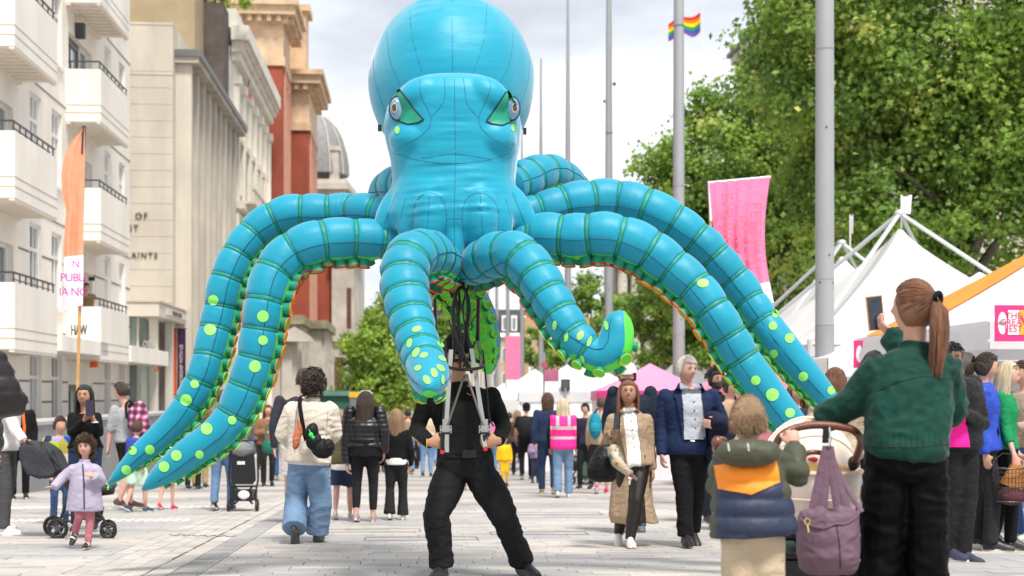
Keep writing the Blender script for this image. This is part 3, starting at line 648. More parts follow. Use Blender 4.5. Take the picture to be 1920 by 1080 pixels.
# ---- lighting masts
mastm = mat('mast_grey', (.36, .37, .385), .5, .05, 1.5, metal=.3); mastd = mat('mast_base_grey', (.30, .31, .325), .45, .08, 2, metal=.3)
names = ['widest and nearest grey lighting mast, in front of the white pagoda tent', 'tall grey lighting mast crossing the rainbow flag', 'grey lighting mast standing behind the curled tentacle tip', 'slim grey mast rising behind the raised back tentacle', 'slender mast whose pointed top stops short of the cloud, right of the head', 'thin distant mast hugging the right side of the octopus head', 'thin mast by the far pink banner', 'faint far mast left of the pink banner', 'farthest faint mast near the puppeteer\'s shoulder']
for i in range(9):
    Y = 23.5 + 12.8 * i; X = 6.84 - .0712 * Y
    L = thing('lighting_mast', names[i], 'lamp post', V((X, Y, gz(Y))), 'lighting masts along the right of the street')
    top = 18.7 + gz(Y) + 2.2; k = 1.0 if i < 2 else .92
    m = MB(); z0 = gz(Y); m.tube([V((X, Y, z)) for z in (z0 + 2.85, z0 + 9, z0 + 15, top)], [.155 * k, .148 * k, .11 * k, .045 * k], 24); obj('shaft', m, mastm, L, True)
    m = MB(); m.cyl(V((X, Y, z0)), V((X, Y, z0 + 2.845)), .162 * k, .158 * k, 24); m.cyl(V((X, Y, z0)), V((X, Y, z0 + .03)), .26, n=24); obj('base_sleeve', m, mastd, L, True)
    for zz in (3.6, 7.4, 11.5): m = MB(); m.cyl(V((X, Y, z0 + zz)), V((X, Y, z0 + zz + .015)), .157 * k, n=24); obj('joint_ring', m, mastd, L, True)
    for zz, a_ in ((3.55, .7), (3.55, 2.3), (4.0, 1.3), (6.1, 1.6)):
        q = V((X + .155 * k * math.cos(-a_), Y + .155 * k * math.sin(-a_), z0 + zz)); d = V((math.cos(-a_), math.sin(-a_), 0)); m = MB(); m.cyl(q - d * .01, q + d * .008, .016, n=8); obj('bolt', m, dmetal, L)
    if i == 2: m = MB(); q = P(1143, 158, Y); m.ball(q + V((.16, -.05, 0)), (.06, .06, .07), 10); m.ball(P(1133, 190, Y), (.04, .05, .06), 8); obj('spotlight', m, dmetal, L, True)

# ---- flags and banners
Fp = thing('flagpole', 'thin white roof flagpole flying the rainbow flag', 'flagpole', P(1317, 740, 92)); m = MB(); m.tube([P(1318, 330, 92), P(1317, 14, 92)], [.055, .025], 8); obj('shaft', m, white, Fp); m = MB(); m.ball(P(1317, 12, 92), .06, 8); obj('finial', m, white, Fp)
rf = thing('rainbow_flag', 'striped rainbow flag streaming left from its thin white pole', 'flag', P(1313, 45, 92))
cols = ['#d62a22', '#f0801c', '#f5d823', '#3f9b46', '#3c62b0', '#7a4fa0']
for k in range(6):
    m = MB(); r = []
    for i in range(13):
        t = i / 12; x = 1313 - 60 * t; yt = 23 + 20 * t + 4 * math.sin(t * 7); h = 37 - 6 * t + 3 * math.sin(t * 9); dy = .25 * math.sin(t * 8)
        r.append([P(x, yt + h * k / 6, 92 + dy), P(x, yt + h * (k + 1) / 6, 92 + dy), P(x, yt + h * (k + 1) / 6, 92.03 + dy), P(x, yt + h * k / 6, 92.03 + dy)])
    m.loft(r); obj('stripe', m, fabric(cols[k]), rf)
def cloth_banner(th, left, right, tops, bots, Y, m_top, m_bot, split, folds=5, amp=.05, nx=26, ny=34, split_name='hem'):
    """left/right: px as function of t (0 top..1 bottom)"""
    for (t0, t1, mm, nm) in ((0, split, m_top, 'cloth'), (split, 1, m_bot, split_name)):
        r = []
        for j in range(ny + 1):
            t = t0 + (t1 - t0) * j / ny; row = []
            for s_ in (0, 1):
                for i in (range(nx + 1) if s_ == 0 else range(nx, -1, -1)):
                    u = i / nx; x = left(t) * (1 - u) + right(t) * u; yy = tops(u) * (1 - t) + bots(u) * t
                    row.append(P(x, yy, Y + amp * (.3 + t) * math.sin(u * folds * 6.28 + 2 * t + 1.3 * math.sin(t * 3)) * (.6 + .4 * math.sin(u * 5)) + (0.006 if s_ else 0)))
            r.append(row)
        m = MB(); m.loft(r); obj(nm, m, mm, th, True, sh=60)
pinkf = fabric('#ec84ae', 'pink_cloth', var=.07); whitef = fabric('#f3f1f2', 'white_cloth', var=.03)
pb = thing('pink_banner', 'tall pink festival banner with a white hem on a bamboo pole', 'banner', P(1334, 560, 20))
cloth_banner(pb, lambda t: 1328 + 8 * math.sin(t * 3) + 22 * t ** 2, lambda t: 1444 - 14 * math.sin(t * 3.1) + 8 * t, lambda u: 342 - 10 * u, lambda u: 588 - 20 * u, 20, pinkf, whitef, .83)
m = MB(); m.tube([P(1327, 343, 20.02), P(1445, 332, 20.02)], .02, 8); m.tube([P(1329, 343, 20.02), P(1333, 415, 20.03)], .018, 8); obj('frame', m, white, pb, True)
m = MB(); m.tube([P(1332, 385, 20.05), P(1338, 820, 20.05), GX(1340, 20.05)], .022, 8); obj('bamboo_pole', m, mat('bamboo', '#c69a5c', .6, .15, 8), pb, True)
m = MB(); m.tube([P(1327, 338, 20.04), P(1332, 392, 20.04)], .028, 8); obj('socket', m, dmetal, pb, True)
bt = mat('banner_print_orange', '#ec6f86', .85, 0)
rows = ['EXHIBITION', 'ROAD', 'FESTIVAL']
for i, s_ in enumerate(rows): text('print', s_, .23, frameM(P(1362 + 27 * i, 452 - 3 * i, 19.86), (0, 0, -1), (1, 0, .0)), bt, pb, spacing=1.1)
obn = thing('orange_feather_banner', 'orange feather banner with a white foot lettered in magenta, on a bamboo pole', 'banner', P(147, 735, 17))
orf = mat('orange_cloth', '#f89a78', .85, .1, 5, .2, 20); t_ = orf
def ol(t): return float(np.interp(t, [0, .04, .08, .15, .25, .35, .45, .62, .8, 1], [154, 140, 131, 121, 115, 116, 124, 120, 119, 119]))
cloth_banner(obn, ol, lambda t: 159 - 4 * t + .6 * math.sin(9 * t), lambda u: 243 - 5 * u, lambda u: 577 - 4 * u, 17, orf, mat('banner_foot', '#f2ecf6', .85, .03), .715, folds=1.6, amp=.035)
m = MB(); m.tube([P(158, 237, 17.03), P(156, 330, 17.03), P(152, 480, 17.04), P(145, 745, 17.05), GX(142, 17.05)], .020, 8); obj('bamboo_pole', m, MATS['bamboo'], obn, True)
m = MB(); m.tube([P(157.5, 236, 17.02), P(155.5, 290, 17.02)], .026, 8); obj('socket', m, dmetal, obn, True)
mg = mat('magenta_print', '#c0359a', .85, .0)
for s_, px, py, sz in (('N', 142, 496, .12), ('PUBLI', 137, 521, .135), ('IA NG', 137, 548, .135)): text('print', s_, sz, frameM(P(px, py, 16.93), (1, 0, 0), (0, 0, 1)), mg, obn, spacing=.9)
fpb = thing('pink_banner', 'small distant pink and white banner among the far masts', 'banner', P(962, 745, 62)); m = MB(); a = P(948, 630, 62); b = P(976, 712, 62); m.box(a.x, b.x, 61.98, 62.02, b.z, a.z); obj('cloth', m, pinkf, fpb); c = P(976, 745, 62)
m = MB(); m.box(a.x, b.x, 61.98, 62.02, c.z, b.z - .001); obj('hem', m, whitef, fpb); m = MB(); m.tube([P(948, 628, 62), GX(948, 62)], .03, 6); obj('pole', m, MATS['bamboo'], fpb)
# ================================================================ TREES
def leafmat(name, col, tr=.35):
    m = mat(name, col, .5, .22, .5, trans=tr, spec=.4); return m
lf = [leafmat('leaf_mid', (.27, .41, .075), .5), leafmat('leaf_dark', (.155, .27, .055), .45), leafmat('leaf_light', (.40, .55, .10), .52), leafmat('leaf_yellow', (.58, .62, .16), .5)]
lfb = [leafmat('leaf_fresh', (.34, .50, .08), .45), leafmat('leaf_fresh_dark', (.20, .33, .05), .4), leafmat('leaf_fresh_light', (.50, .64, .13), .5), leafmat('leaf_fresh_pale', (.60, .70, .22), .5)]
bark = mat('bark', (.13, .11, .085), .9, .3, 3, .6, 12)
LS = np.array([(0, -.5, 0), (.30, -.25, .05), (.52, .12, -.03), (.16, .22, .05), (0, .62, -.04), (-.16, .22, .05), (-.52, .12, -.03), (-.30, -.25, .05)])
LT = [(0, 2, 3), (0, 3, 5), (3, 4, 5), (0, 5, 6)]
def tree(name, label, X, Y, blobs, n, size, mats, clump=.9, seed=0, trunk=None, weights=(.5, .22, .2, .08), cat='tree', limbs=True, flop=.5):
    """blobs: (x,y,z,rx,ry,rz) ellipsoids filled with leaf clumps"""
    rs = np.random.RandomState(seed); base = V((X, Y, gz(Y)))
    T = thing(name, label, cat, base)
    vol = np.array([b[3] * b[4] * b[5] for b in blobs]); ks = rs.choice(len(blobs), size=max(20, n // 120), p=vol / vol.sum())
    u = rs.normal(size=(len(ks), 3)); u /= np.linalg.norm(u, axis=1)[:, None]; rad = rs.uniform(.35, 1.0, (len(ks), 1)) ** .5
    B = np.array(blobs); cc = B[ks, :3] + u * rad * B[ks, 3:]
    per = n // len(ks); N = per * len(ks)
    cl = np.repeat(np.arange(len(ks)), per)
    off = rs.normal(size=(N, 3)) * clump * np.array([.5, .5, .38]); csz = rs.uniform(.6, 1.3, len(ks)); c = cc[cl] + off * csz[cl][:, None]
    s = size * rs.uniform(.55, 1.25, N)
    # random orientation, biased to hang with the face outwards/up
    nrm = rs.normal(size=(N, 3)) * .8 + (c - B[ks, :3][cl]) / np.maximum(1e-6, B[ks, 3:][cl]) * .6 + np.array([0, -.15, .45]); nrm /= np.linalg.norm(nrm, axis=1)[:, None]
    a = rs.normal(size=(N, 3)); a -= nrm * (a * nrm).sum(1)[:, None]; a /= np.linalg.norm(a, axis=1)[:, None]; b = np.cross(nrm, a)
    v = (c[:, None, :] + s[:, None, None] * (LS[None, :, 0:1] * a[:, None, :] + LS[None, :, 1:2] * b[:, None, :] + LS[None, :, 2:3] * 2 * nrm[:, None, :])).reshape(-1, 3) - np.array(base)
    k = len(LT); f = (np.arange(N)[:, None, None] * 8 + np.array(LT)[None]).reshape(-1)
    me = bpy.data.meshes.new('crown'); me.vertices.add(len(v)); me.vertices.foreach_set('co', v.ravel()); me.loops.add(len(f)); me.loops.foreach_set('vertex_index', f.astype(np.int32))
    me.polygons.add(N * k); me.polygons.foreach_set('loop_start', np.arange(0, N * k * 3, 3, dtype=np.int32))
    for m in mats: me.materials.append(m)
    cm = rs.choice(4, size=len(ks), p=weights); lm = np.where(rs.rand(N) < .78, cm[cl], rs.choice(4, size=N, p=weights))
    me.polygons.foreach_set('material_index', np.repeat(lm, k).astype(np.int32)); me.update(calc_edges=True); me.validate()
    link('crown', me, T)
    if trunk:
        r, h = trunk; m = MB(); m.tube([base + V((0, 0, -.1)), base + V((.02, 0, h * .3)), base + V((.1, .05, h * .65)), base + V((0, 0, h))], [r * 1.3, r, r * .85, r * .7], 12); obj('trunk', m, bark, T, True)
        for q in range(min(len(cc), 16 if limbs else 5)):
            e = V(cc[rs.randint(len(cc))]); m = MB(); p0 = base + V((0, 0, h * rs.uniform(.7, 1.0))); mid = p0.lerp(e, .5) + V((rs.normal() * .3, rs.normal() * .3, .5))
            m.tube([p0, mid, e], [r * .45, r * .28, .03], 7); obj('limb', m, bark, T, True)
    return T
tree('plane_tree', 'great dark plane tree filling the upper right corner above the tents', 13.2, 42, [(13.5, 42, 12.5, 6.2, 4.5, 5.5), (9.5, 42, 11.5, 2.6, 3, 5.2), (16.5, 41, 9, 4.5, 4, 4), (11.5, 42, 7.3, 3.2, 3, 2.6), (13, 43, 18, 5, 4, 3), (8.8, 42, 15.5, 1.8, 2.5, 2.8), (14.5, 41, 5.6, 4.2, 2.4, 2.0), (10.5, 41, 5.2, 2.2, 2, 1.6)], 135000, .19, lf, .74, 3, (.42, 6), (.44, .34, .16, .06))
tree('plane_tree', 'leafy plane tree left of the nearest mast, behind the pink banner', 9.2, 55, [(9.0, 55, 9.3, 3.6, 3, 3.6), (6.6, 55, 8.0, 2.2, 2.4, 3.2), (11.5, 55, 10.8, 3, 3, 4), (9.5, 55, 5.5, 4.2, 3, 2.6), (5.6, 55, 9.2, 1.0, 1, .9), (8.6, 55, 12.4, 1.5, 1.5, 1.1), (12, 56, 14.0, 2, 2, 2.2)], 80000, .19, lf, .62, 5, (.36, 5), (.46, .22, .23, .09))
tree('plane_tree', 'farther plane tree whose lower boughs hang beside the crossing tentacle', 7.8, 70, [(7.8, 70, 5.5, 2.6, 2.5, 2.4), (9.5, 70, 7.5, 3.5, 3, 3.2), (7.0, 70, 3.4, 1.6, 1.6, 1.2), (10, 70, 3.4, 2.2, 2, 1.3)], 36000, .19, lf, .5, 7, (.3, 4))
tree('street_tree', 'distant green tree right of the hanging hoses, left of the stone columns', 5.2, 92, [(5.4, 92, 5.2, 2.9, 2.5, 3.4), (4.2, 92, 3.2, 1.8, 2, 1.6)], 11000, .26, lf, .6, 9, (.25, 3), (.5, .36, .1, .04))
tree('small_street_tree', 'small rounded bright green tree beyond the crowd, left of centre', -8.0, 84, [(-8.0, 84, 3.6, 2.0, 2, 2.2), (-7.6, 84, 5.4, 1.3, 1.3, 1.4), (-8.2, 84, 1.2, 2.45, 2.2, 1.5), (-7.0, 84, 1.6, 2.3, 2, 1.8)], 30000, .20, lfb, .55, 11, (.16, 3), (.45, .25, .2, .1))
tree('street_tree', 'dark tree standing behind the small bright green tree', -7.6, 112, [(-7.5, 112, 7.2, 2.6, 2, 2.6), (-5.2, 112, 4.5, 2.2, 2, 3.5), (-9.5, 112, 5.5, 2, 2, 2.4)], 9000, .34, lf, .6, 13, (.25, 4), (.4, .5, .08, .02))
tree('street_tree', 'blurred dark tree seen behind the left of the control rig', -5.2, 120, [(-5.6, 120, 6.0, 1.7, 2, 4.2), (-4.2, 120, 3, 2.2, 2, 2.5)], 6000, .36, lf, .6, 15, (.25, 4), (.4, .5, .08, .02))
tree('street_tree', 'sliver of green tree between the far masts and the tan house', 2.9, 125, [(2.2, 125, 4.2, 1.3, 1.5, 3.6)], 3500, .32, lf, .5, 17, (.2, 3), (.55, .3, .12, .03))
tree('roof_plants', 'pale green plants growing along the top of the dark brick block', -12.9, 63.3, [(-13.4, 63.2, 18.6, .9, .5, .5), (-12.2, 63.2, 18.7, .8, .5, .35)], 900, .22, lfb, .3, 19, None, (.3, .2, .3, .2), 'plant')

# ================================================================ TENTS AND STALLS
pvc = mat('tent_white', (.66, .665, .655), .5, .06, 1.2, .15, 6, trans=.12); tgrey = mat('tent_frame', (.60, .62, .64), .4, .08, 2, metal=.35)
def pagoda(X, Y, half, eave, peak, label, rot=0):
    T = thing('pagoda_tent', label, 'tent', V((X, Y, gz(Y)))); R3 = Matrix.Rotation(rot, 3, 'Z'); z0 = gz(Y)
    C = [V((X, Y, 0)) + R3 @ V((sx * half, sy * half, 0)) for sx, sy in ((-1, -1), (1, -1), (1, 1), (-1, 1))]
    rings = []
    for k in range(13):
        t = k / 12; s = 1 - t; r = (s ** 1.22) * .96 + .04 * s + .012; z = eave + (peak - eave) * (t ** 1.0)
        ring = []
        for i in range(4):
            a, b = C[i], C[(i + 1) % 4]
            for q in range(8):
                p = a.lerp(b, q / 8); bulge = 1 - .10 * math.sin(PI * q / 8) * math.sin(PI * t)
                ring.append(V((X + (p.x - X) * r * bulge, Y + (p.y - Y) * r * bulge, z0 + z)))
        rings.append(ring)
    m = MB(); m.loft(rings, False); obj('roof', m, pvc, T, True, sh=55)
    m = MB()
    for i in range(4):
        a, b = C[i], C[(i + 1) % 4]; m.box(0, 0, 0, 0, 0, 0) if False else None
        n = (b - a).normalized().cross(V((0, 0, 1))) * .012
        m.add([a + V((0, 0, z0 + eave - .42)), b + V((0, 0, z0 + eave - .42)), b + V((0, 0, z0 + eave)), a + V((0, 0, z0 + eave))], [(0, 1, 2, 3)])
        m.add([a + n + V((0, 0, z0 + eave - .42)), b + n + V((0, 0, z0 + eave - .42)), b + n + V((0, 0, z0 + eave)), a + n + V((0, 0, z0 + eave))], [(0, 1, 2, 3)])
    obj('valance', m, pvc, T)
    for c in C:
        m = MB(); m.tube([c + V((0, 0, z0)), c + V((0, 0, z0 + eave + .1))], .06, 8); obj('leg', m, tgrey, T)
        m = MB(); m.tube([c + V((0, 0, z0 + eave + .05)), V((X, Y, z0 + peak + .38))], .05, 6); obj('rafter', m, tgrey, T)
    m = MB(); m.ball(V((X, Y, z0 + peak + .38)), (.13, .13, .09), 10); obj('peak_joint', m, tgrey, T)
    return T
pagoda(9.05, 33.2, 3.15, 3.05, 5.85, 'large white pagoda tent with an external grey frame and a small white flag', .10)
pagoda(8.95, 38.6, 2.9, 3.05, 5.9, 'second white pagoda tent, its peak just left of the larger one', .08)
for px, py, Y, t in ((1690, 365, 33.2, 'square white flag above the larger pagoda tent'), (1594, 402, 38.6, 'folded narrow white flag above the second pagoda tent')):
    fo = thing('tent_flag', t, 'flag', P(px, py + 60, Y)); m = MB(); m.tube([P(px, py, Y), P(px, py + 62, Y)], .02, 6); obj('pole', m, white, fo)
    w_ = 20 if Y < 35 else 6; m = MB(); m.loft([[P(px + w_ * t2, py + 2 + 2 * math.sin(t2 * 5), Y + .05 * math.sin(t2 * 6)), P(px + w_ * t2 * (1 - .15 * t2), py + 36, Y + .05 * math.sin(t2 * 6)), P(px + w_ * t2 * (1 - .15 * t2), py + 36, Y + .02 + .05 * math.sin(t2 * 6)), P(px + w_ * t2, py + 2 + 2 * math.sin(t2 * 5), Y + .02 + .05 * math.sin(t2 * 6))] for t2 in (0, .25, .5, .75, 1)]); obj('cloth', m, whitef, fo)
def gazebo(label, X, Y, half, eave, peak, rm, vm, rot=.07, wall=None, walls=(), val=.3, sag=.1, legs=True, val_front=None):
    T = thing('market_stall', label, 'stall', V((X, Y, gz(Y)))); R3 = Matrix.Rotation(rot, 3, 'Z'); z0 = gz(Y)
    hx, hy = half if hasattr(half, '__len__') else (half, half)
    C = [V((X, Y, 0)) + R3 @ V((sx * hx, sy * hy, 0)) for sx, sy in ((-1, -1), (1, -1), (1, 1), (-1, 1))]; ap = V((X, Y, z0 + peak))
    for i in range(4):
        a, b = C[i], C[(i + 1) % 4]; m = MB(); rr = []; mi = rm[i] if isinstance(rm, (list, tuple)) else rm
        for k in range(7):
            t = k / 6; l = []
            for q in range(9):
                u = q / 8; p = a.lerp(b, u); e = V((p.x, p.y, z0 + eave)); s = e.lerp(ap, t); s.z -= sag * math.sin(PI * t) * (.4 + .6 * math.sin(PI * u)); l.append(s)
            rr.append(l)
        m.loft(rr, False, closed=False); obj('roof_panel', m, mi, T, True)
        m = MB(); v_ = vm[i] if isinstance(vm, (list, tuple)) else vm; nn = (b - a).normalized().cross(V((0, 0, 1)))
        l = []
        for k in range(3):
            row = []
            for q in range(17): u = q / 16; p = a.lerp(b, u) + nn * (.015 + .02 * math.sin(u * 22) * k / 2); row.append(V((p.x, p.y, z0 + eave + .01 - val * k / 2)))
            l.append(row)
        m.loft(l, False, closed=False); obj('valance', m, v_, T, True)
        if i in walls:
            m = MB(); l = []
            for k in range(2): l.append([V((a.lerp(b, q / 24).x, a.lerp(b, q / 24).y, z0 + (eave - val if k else .02))) - nn * (.03 + .02 * math.sin(q * 1.7)) for q in range(25)])
            m.loft(l, False, closed=False); obj('side_wall', m, wall or whitef, T, True)
    if legs:
        for c in C: c2 = c.lerp(V((X, Y, 0)), .03); m = MB(); m.tube([c2 + V((0, 0, z0)), c2 + V((0, 0, z0 + eave))], .025, 6); obj('leg', m, tgrey, T)
    return T
tw = mat('canopy_white', (.80, .80, .82), .7, .04, 2, .3, 5, trans=.2); tor = mat('canopy_orange', '#ff9a3c', .7, .06, 2, .3, 5, trans=.2); tpk = mat('canopy_pink', '#e596b8', .7, .05, 2, .2, 5, trans=.2); tmg = mat('canopy_magenta', '#c42a72', .7, .06, 3, .2, 6)
gazebo('white market stall with a plain peaked top behind the orange striped one', 8.05, 24.5, 1.95, 2.55, 3.85, tw, tw, .05)
# nearest stall: white canopy with a broad orange stripe
g1 = gazebo('white market stall with a broad orange stripe on its canopy at the right edge', 6.75, 16.2, 2.2, 2.2, 3.55, tw, tw, .05, val=.28, walls=(1, 2), wall=mat('clear_pvc_wall', (.70, .66, .70), .35, .12, 2), sag=.05)
m = MB(); X, Y = 6.75, 16.2; z0 = gz(Y); R3 = Matrix.Rotation(.05, 3, 'Z')
def rp_(u, t, off=.02):
    a, b = [V((X, Y, 0)) + R3 @ V(q) for q in ((-2.2, 2.2, 0), (-2.2, -2.2, 0))]; p = a.lerp(b, u); s = V((p.x, p.y, z0 + 2.2)).lerp(V((X, Y, z0 + 3.55)), t); s.z -= .05 * math.sin(PI * t) * (.4 + .6 * math.sin(PI * u)) - off; return s
l = []
for k in range(13): t = k / 12; l.append([rp_(.06 + u * .42, t) for u in [q / 6 for q in range(7)]])
m.loft(l, False, closed=False)
obj('orange_stripe', m, tor, g1, True)
# signs
def sign_board(label, pxs, Y, fa, texts, yel=False):
    T = thing('stall_sign', label, 'sign', P(pxs[0], pxs[3], Y)); a = P(pxs[0], pxs[1], Y); b = P(pxs[2], pxs[3], Y)
    M = Matrix.Translation(a) @ Matrix.Rotation(fa, 4, 'Z'); w_ = b.x - a.x; h_ = a.z - b.z; m = MB(M); m.box(0, w_, 0, .02, -h_, 0); obj('board', m, mat('sign_pink', '#e0307e', .6, .03), T)
    m = MB(M); cx = w_ * .17 if yel else w_ * .16; m.prism([V((cx + .30 * h_ * .42 * math.cos(t), -.004, -h_ / 2 + .62 * h_ / 2 * math.sin(t))) for t in [2 * PI * i / 20 for i in range(20)]], V((0, .004, 0))); obj('oval', m, white, T)
    if yel:
        m = MB(M); m.box(w_ * .30, w_ * .56, -.004, -.0005, -h_ * .82, -h_ * .14); obj('panel', m, white, T)
        m = MB(M); m.box(w_ * .56, w_ * 1.0, -.004, -.0005, -h_ * .82, -h_ * .14); obj('panel', m, mat('sign_yellow', '#f0b020', .6, .03), T)
        m = MB(M); m.box(w_ * .67, w_ * 1.0, -.008, -.0045, -h_ * .62, -h_ * .3); obj('panel', m, white, T)
        text('lettering', 'W', .16, M @ frameM((w_ * .8, -.012, -h_ * .46), (1, 0, 0), (0, 0, 1)), MATS['sign_pink'], T)
        for k, s_ in enumerate(('THE', 'GREAT', 'FEST')): text('lettering', s_, .085, M @ frameM((w_ * .43, -.008, -h_ * (.3 + .18 * k)), (1, 0, 0), (0, 0, 1)), MATS['sign_pink'], T)
    else: m = MB(M); m.box(w_ * .55, w_ * 1.0, -.004, -.0005, -h_ * .9, -h_ * .1); obj('panel', m, white, T)
    text('lettering', texts, .05, M @ frameM((cx, -.01, -h_ / 2), (1, 0, 0), (0, 0, 1)), mat('sign_dark', (.08, .1, .09), .7, 0), T)
sign_board('pink stall sign with a white oval and a yellow panel at the right edge', (1866, 572, 1945, 640), 13.6, -.0, 'ART', True)
sign_board('pink stall sign with a white oval left of the raised phone', (1601, 638, 1668, 690), 18, .0, 'i')
gazebo('pink topped stall under the bright pink awning beside the sign', 5.5, 14.3, (.55, .4), 2.28, 2.5, tpk, tpk, 0, val=.1, legs=False)
# distant stalls
gazebo('distant pink canopy stall with a magenta valance behind the cap-wearing man', 3.35, 34.5, 1.35, 2.12, 2.8, [tpk, tmg, tpk, tpk], [tmg, tmg, tmg, tpk], .0, wall=mat('stall_wall_white', (.72, .70, .74), .7, .05), walls=(0, 3), val=.24)
gazebo('white stall peeking above the pink canopy beside the blazer man', 5.6, 47, 1.5, 2.3, 3.7, tw, tw, 0)
gazebo('white canopy stall just left of the pink one', 2.1, 44, 1.9, 2.4, 3.5, tw, tw, 0, walls=(0,), wall=whitef)
gazebo('far white canopy stall behind the pink vest', .9, 56, 1.9, 2.5, 3.7, tw, tw, 0)
gazebo('farther white canopy stall near the far pink banner', .0, 72, 2.2, 2.7, 4.0, tw, tw, 0)
gazebo('farthest small white canopy in the row', -1.2, 92, 2.2, 2.9, 4.3, tw, tw, 0)
gazebo('bright pink canopy stall behind the dark haired bearded man', 5.15, 30.0, (1.3, 1.2), 2.0, 2.75, [mat('rose_red', '#b8707f', .7, .06), tpk, tpk, tpk], MATS['rose_red'], 0, wall=MATS['rose_red'], walls=(0,), val=.2)
gazebo('white stall with plain sides behind the woman holding up her phone', 5.9, 23.0, (1.1, 1.4), 2.25, 2.75, tw, tw, 0, wall=whitef, walls=(0, 3))
# awning bits and street furniture
def boxthing(name, label, cat, parts):
    a = parts[0][1]; T = thing(name, label, cat, V(((a[0] + a[1]) / 2, (a[2] + a[3]) / 2, a[4])))
    for nm, bb_, mm in parts: m = MB(); m.box(*bb_); obj(nm, m, mm, T)
    return T
def pxbox(x0, y0, x1, y1, Y, d): a = P(x0, y0, Y); b = P(x1, y1, Y); return (a.x, b.x, Y, Y + d, b.z, a.z)
grn = mat('kiosk_green', (.02, .11, .075), .6, .1)
k_ = pxbox(592, 742, 655, 905, 60, 2.5); boxthing('green_kiosk', 'dark green kiosk with a curved top beyond the curly haired walker', 'kiosk', [('body', (k_[0], k_[1], k_[2], k_[3], gz(60), k_[5]), grn), ('roof', (k_[0] - .15, k_[1] + .15, k_[2] - .15, k_[3], k_[5], k_[5] + .2), mat('kiosk_roof', (.10, .24, .19), .6, .1))])
k_ = pxbox(656, 745, 672, 905, 58, .5); boxthing('ticket_machine', 'grey machine with a yellow header beside the green kiosk', 'machine', [('body', (k_[0], k_[1], k_[2], k_[3], gz(58), k_[5]), mat('machine_grey', (.16, .18, .22), .5, .1)), ('header', (k_[0] - .03, k_[1] + .03, k_[2] - .03, k_[3], k_[5], k_[5] + .22), mat('header_yellow', '#e8b417', .6, .05)), ('screen', (k_[0] + .08, k_[1] - .08, k_[2] - .02, k_[2] - .001, k_[5] - 1.2, k_[5] - .3), glass)])
k_ = pxbox(742, 742, 800, 800, 120, 3); bs_ = boxthing('bus', 'dark windowed red and cream bus parked far up the street', 'bus', [('body', k_, mat('bus_cream', (.55, .50, .45), .5, .1)), ('window_band', (k_[0] + .5, k_[1] - .2, k_[2] - .03, k_[2] - .001, k_[4] + 1.5, k_[4] + 2.4), dmetal), ('stripe', (k_[0], k_[1], k_[2] - .02, k_[2] - .001, k_[4] + .5, k_[4] + .8), mat('bus_red', '#9c2430', .5, .05)), ('roof', (k_[0], k_[1], k_[2], k_[3], k_[5] + .001, k_[5] + .12), mat('bus_red', '#9c2430')), ('wheel', (k_[0] + .4, k_[0] + 1.1, k_[2] - .05, k_[2] + .2, k_[4] - .3, k_[4] + .3), dmetal), ('wheel', (k_[1] - 1.1, k_[1] - .5, k_[2] - .05, k_[2] + .2, k_[4] - .3, k_[4] + .3), dmetal)])
T = thing('wheeled_bin', 'green wheeled bin between the pink vest and the black handbag', 'bin', GX(1106, 31)); c = GX(1106, 31); gb_ = mat('bin_green', (.06, .12, .07), .5, .1)
m = MB(); m.loft([[c + V((sx * w_, sy * w_, z_)) for sx, sy in ((-1, -1), (1, -1), (1, 1), (-1, 1))] for w_, z_ in ((.22, .08), (.27, .9))]); obj('body', m, gb_, T); m = MB(); m.obox(c + V((0, 0, .94)), (.29, 0, 0), (0, .29, 0), (0, 0, .035)); obj('lid', m, gb_, T)
for s_ in (-1, 1): m = MB(); m.cyl(c + V((s_ * .2, .22, .08)), c + V((s_ * .26, .22, .08)), .08, n=12); obj('wheel', m, dmetal, T)
T = thing('road_sign', 'small red and white sign cluster on a thin grey post amid the far stalls', 'sign', GX(1020, 40)); m = MB(); m.cyl(GX(1020, 40), P(1020, 660, 40), .03, n=8); obj('post', m, mastm, T)
m = MB(); m.cyl(P(1021, 684, 39.95), P(1021, 684, 39.92), .10, n=16); obj('sign_disc', m, mat('sign_red', '#a85560', .5, .05), T)
m = MB(); m.obox(P(1034, 704, 39.94), (.20, 0, 0), (0, .012, 0), (0, 0, .17)); obj('sign_plate', m, mat('sign_pinkish', '#a8607c', .5, .2), T)
T = thing('speaker_box', 'black box speaker on a white pole among the white stall roofs', 'speaker', GX(1060, 42)); m = MB(); m.cyl(GX(1060, 42), P(1060, 728, 42), .03, n=8); obj('pole', m, mastm, T); k_ = pxbox(1052, 711, 1069, 731, 42, .3); m = MB(); m.box(*k_); obj('cabinet', m, dmetal, T)
m = MB(); m.box(k_[0] + .04, k_[1] - .04, k_[2] - .01, k_[2] - .001, k_[4] + .04, k_[5] - .04); obj('grille', m, mat('grille', (.1, .1, .1), .8), T)
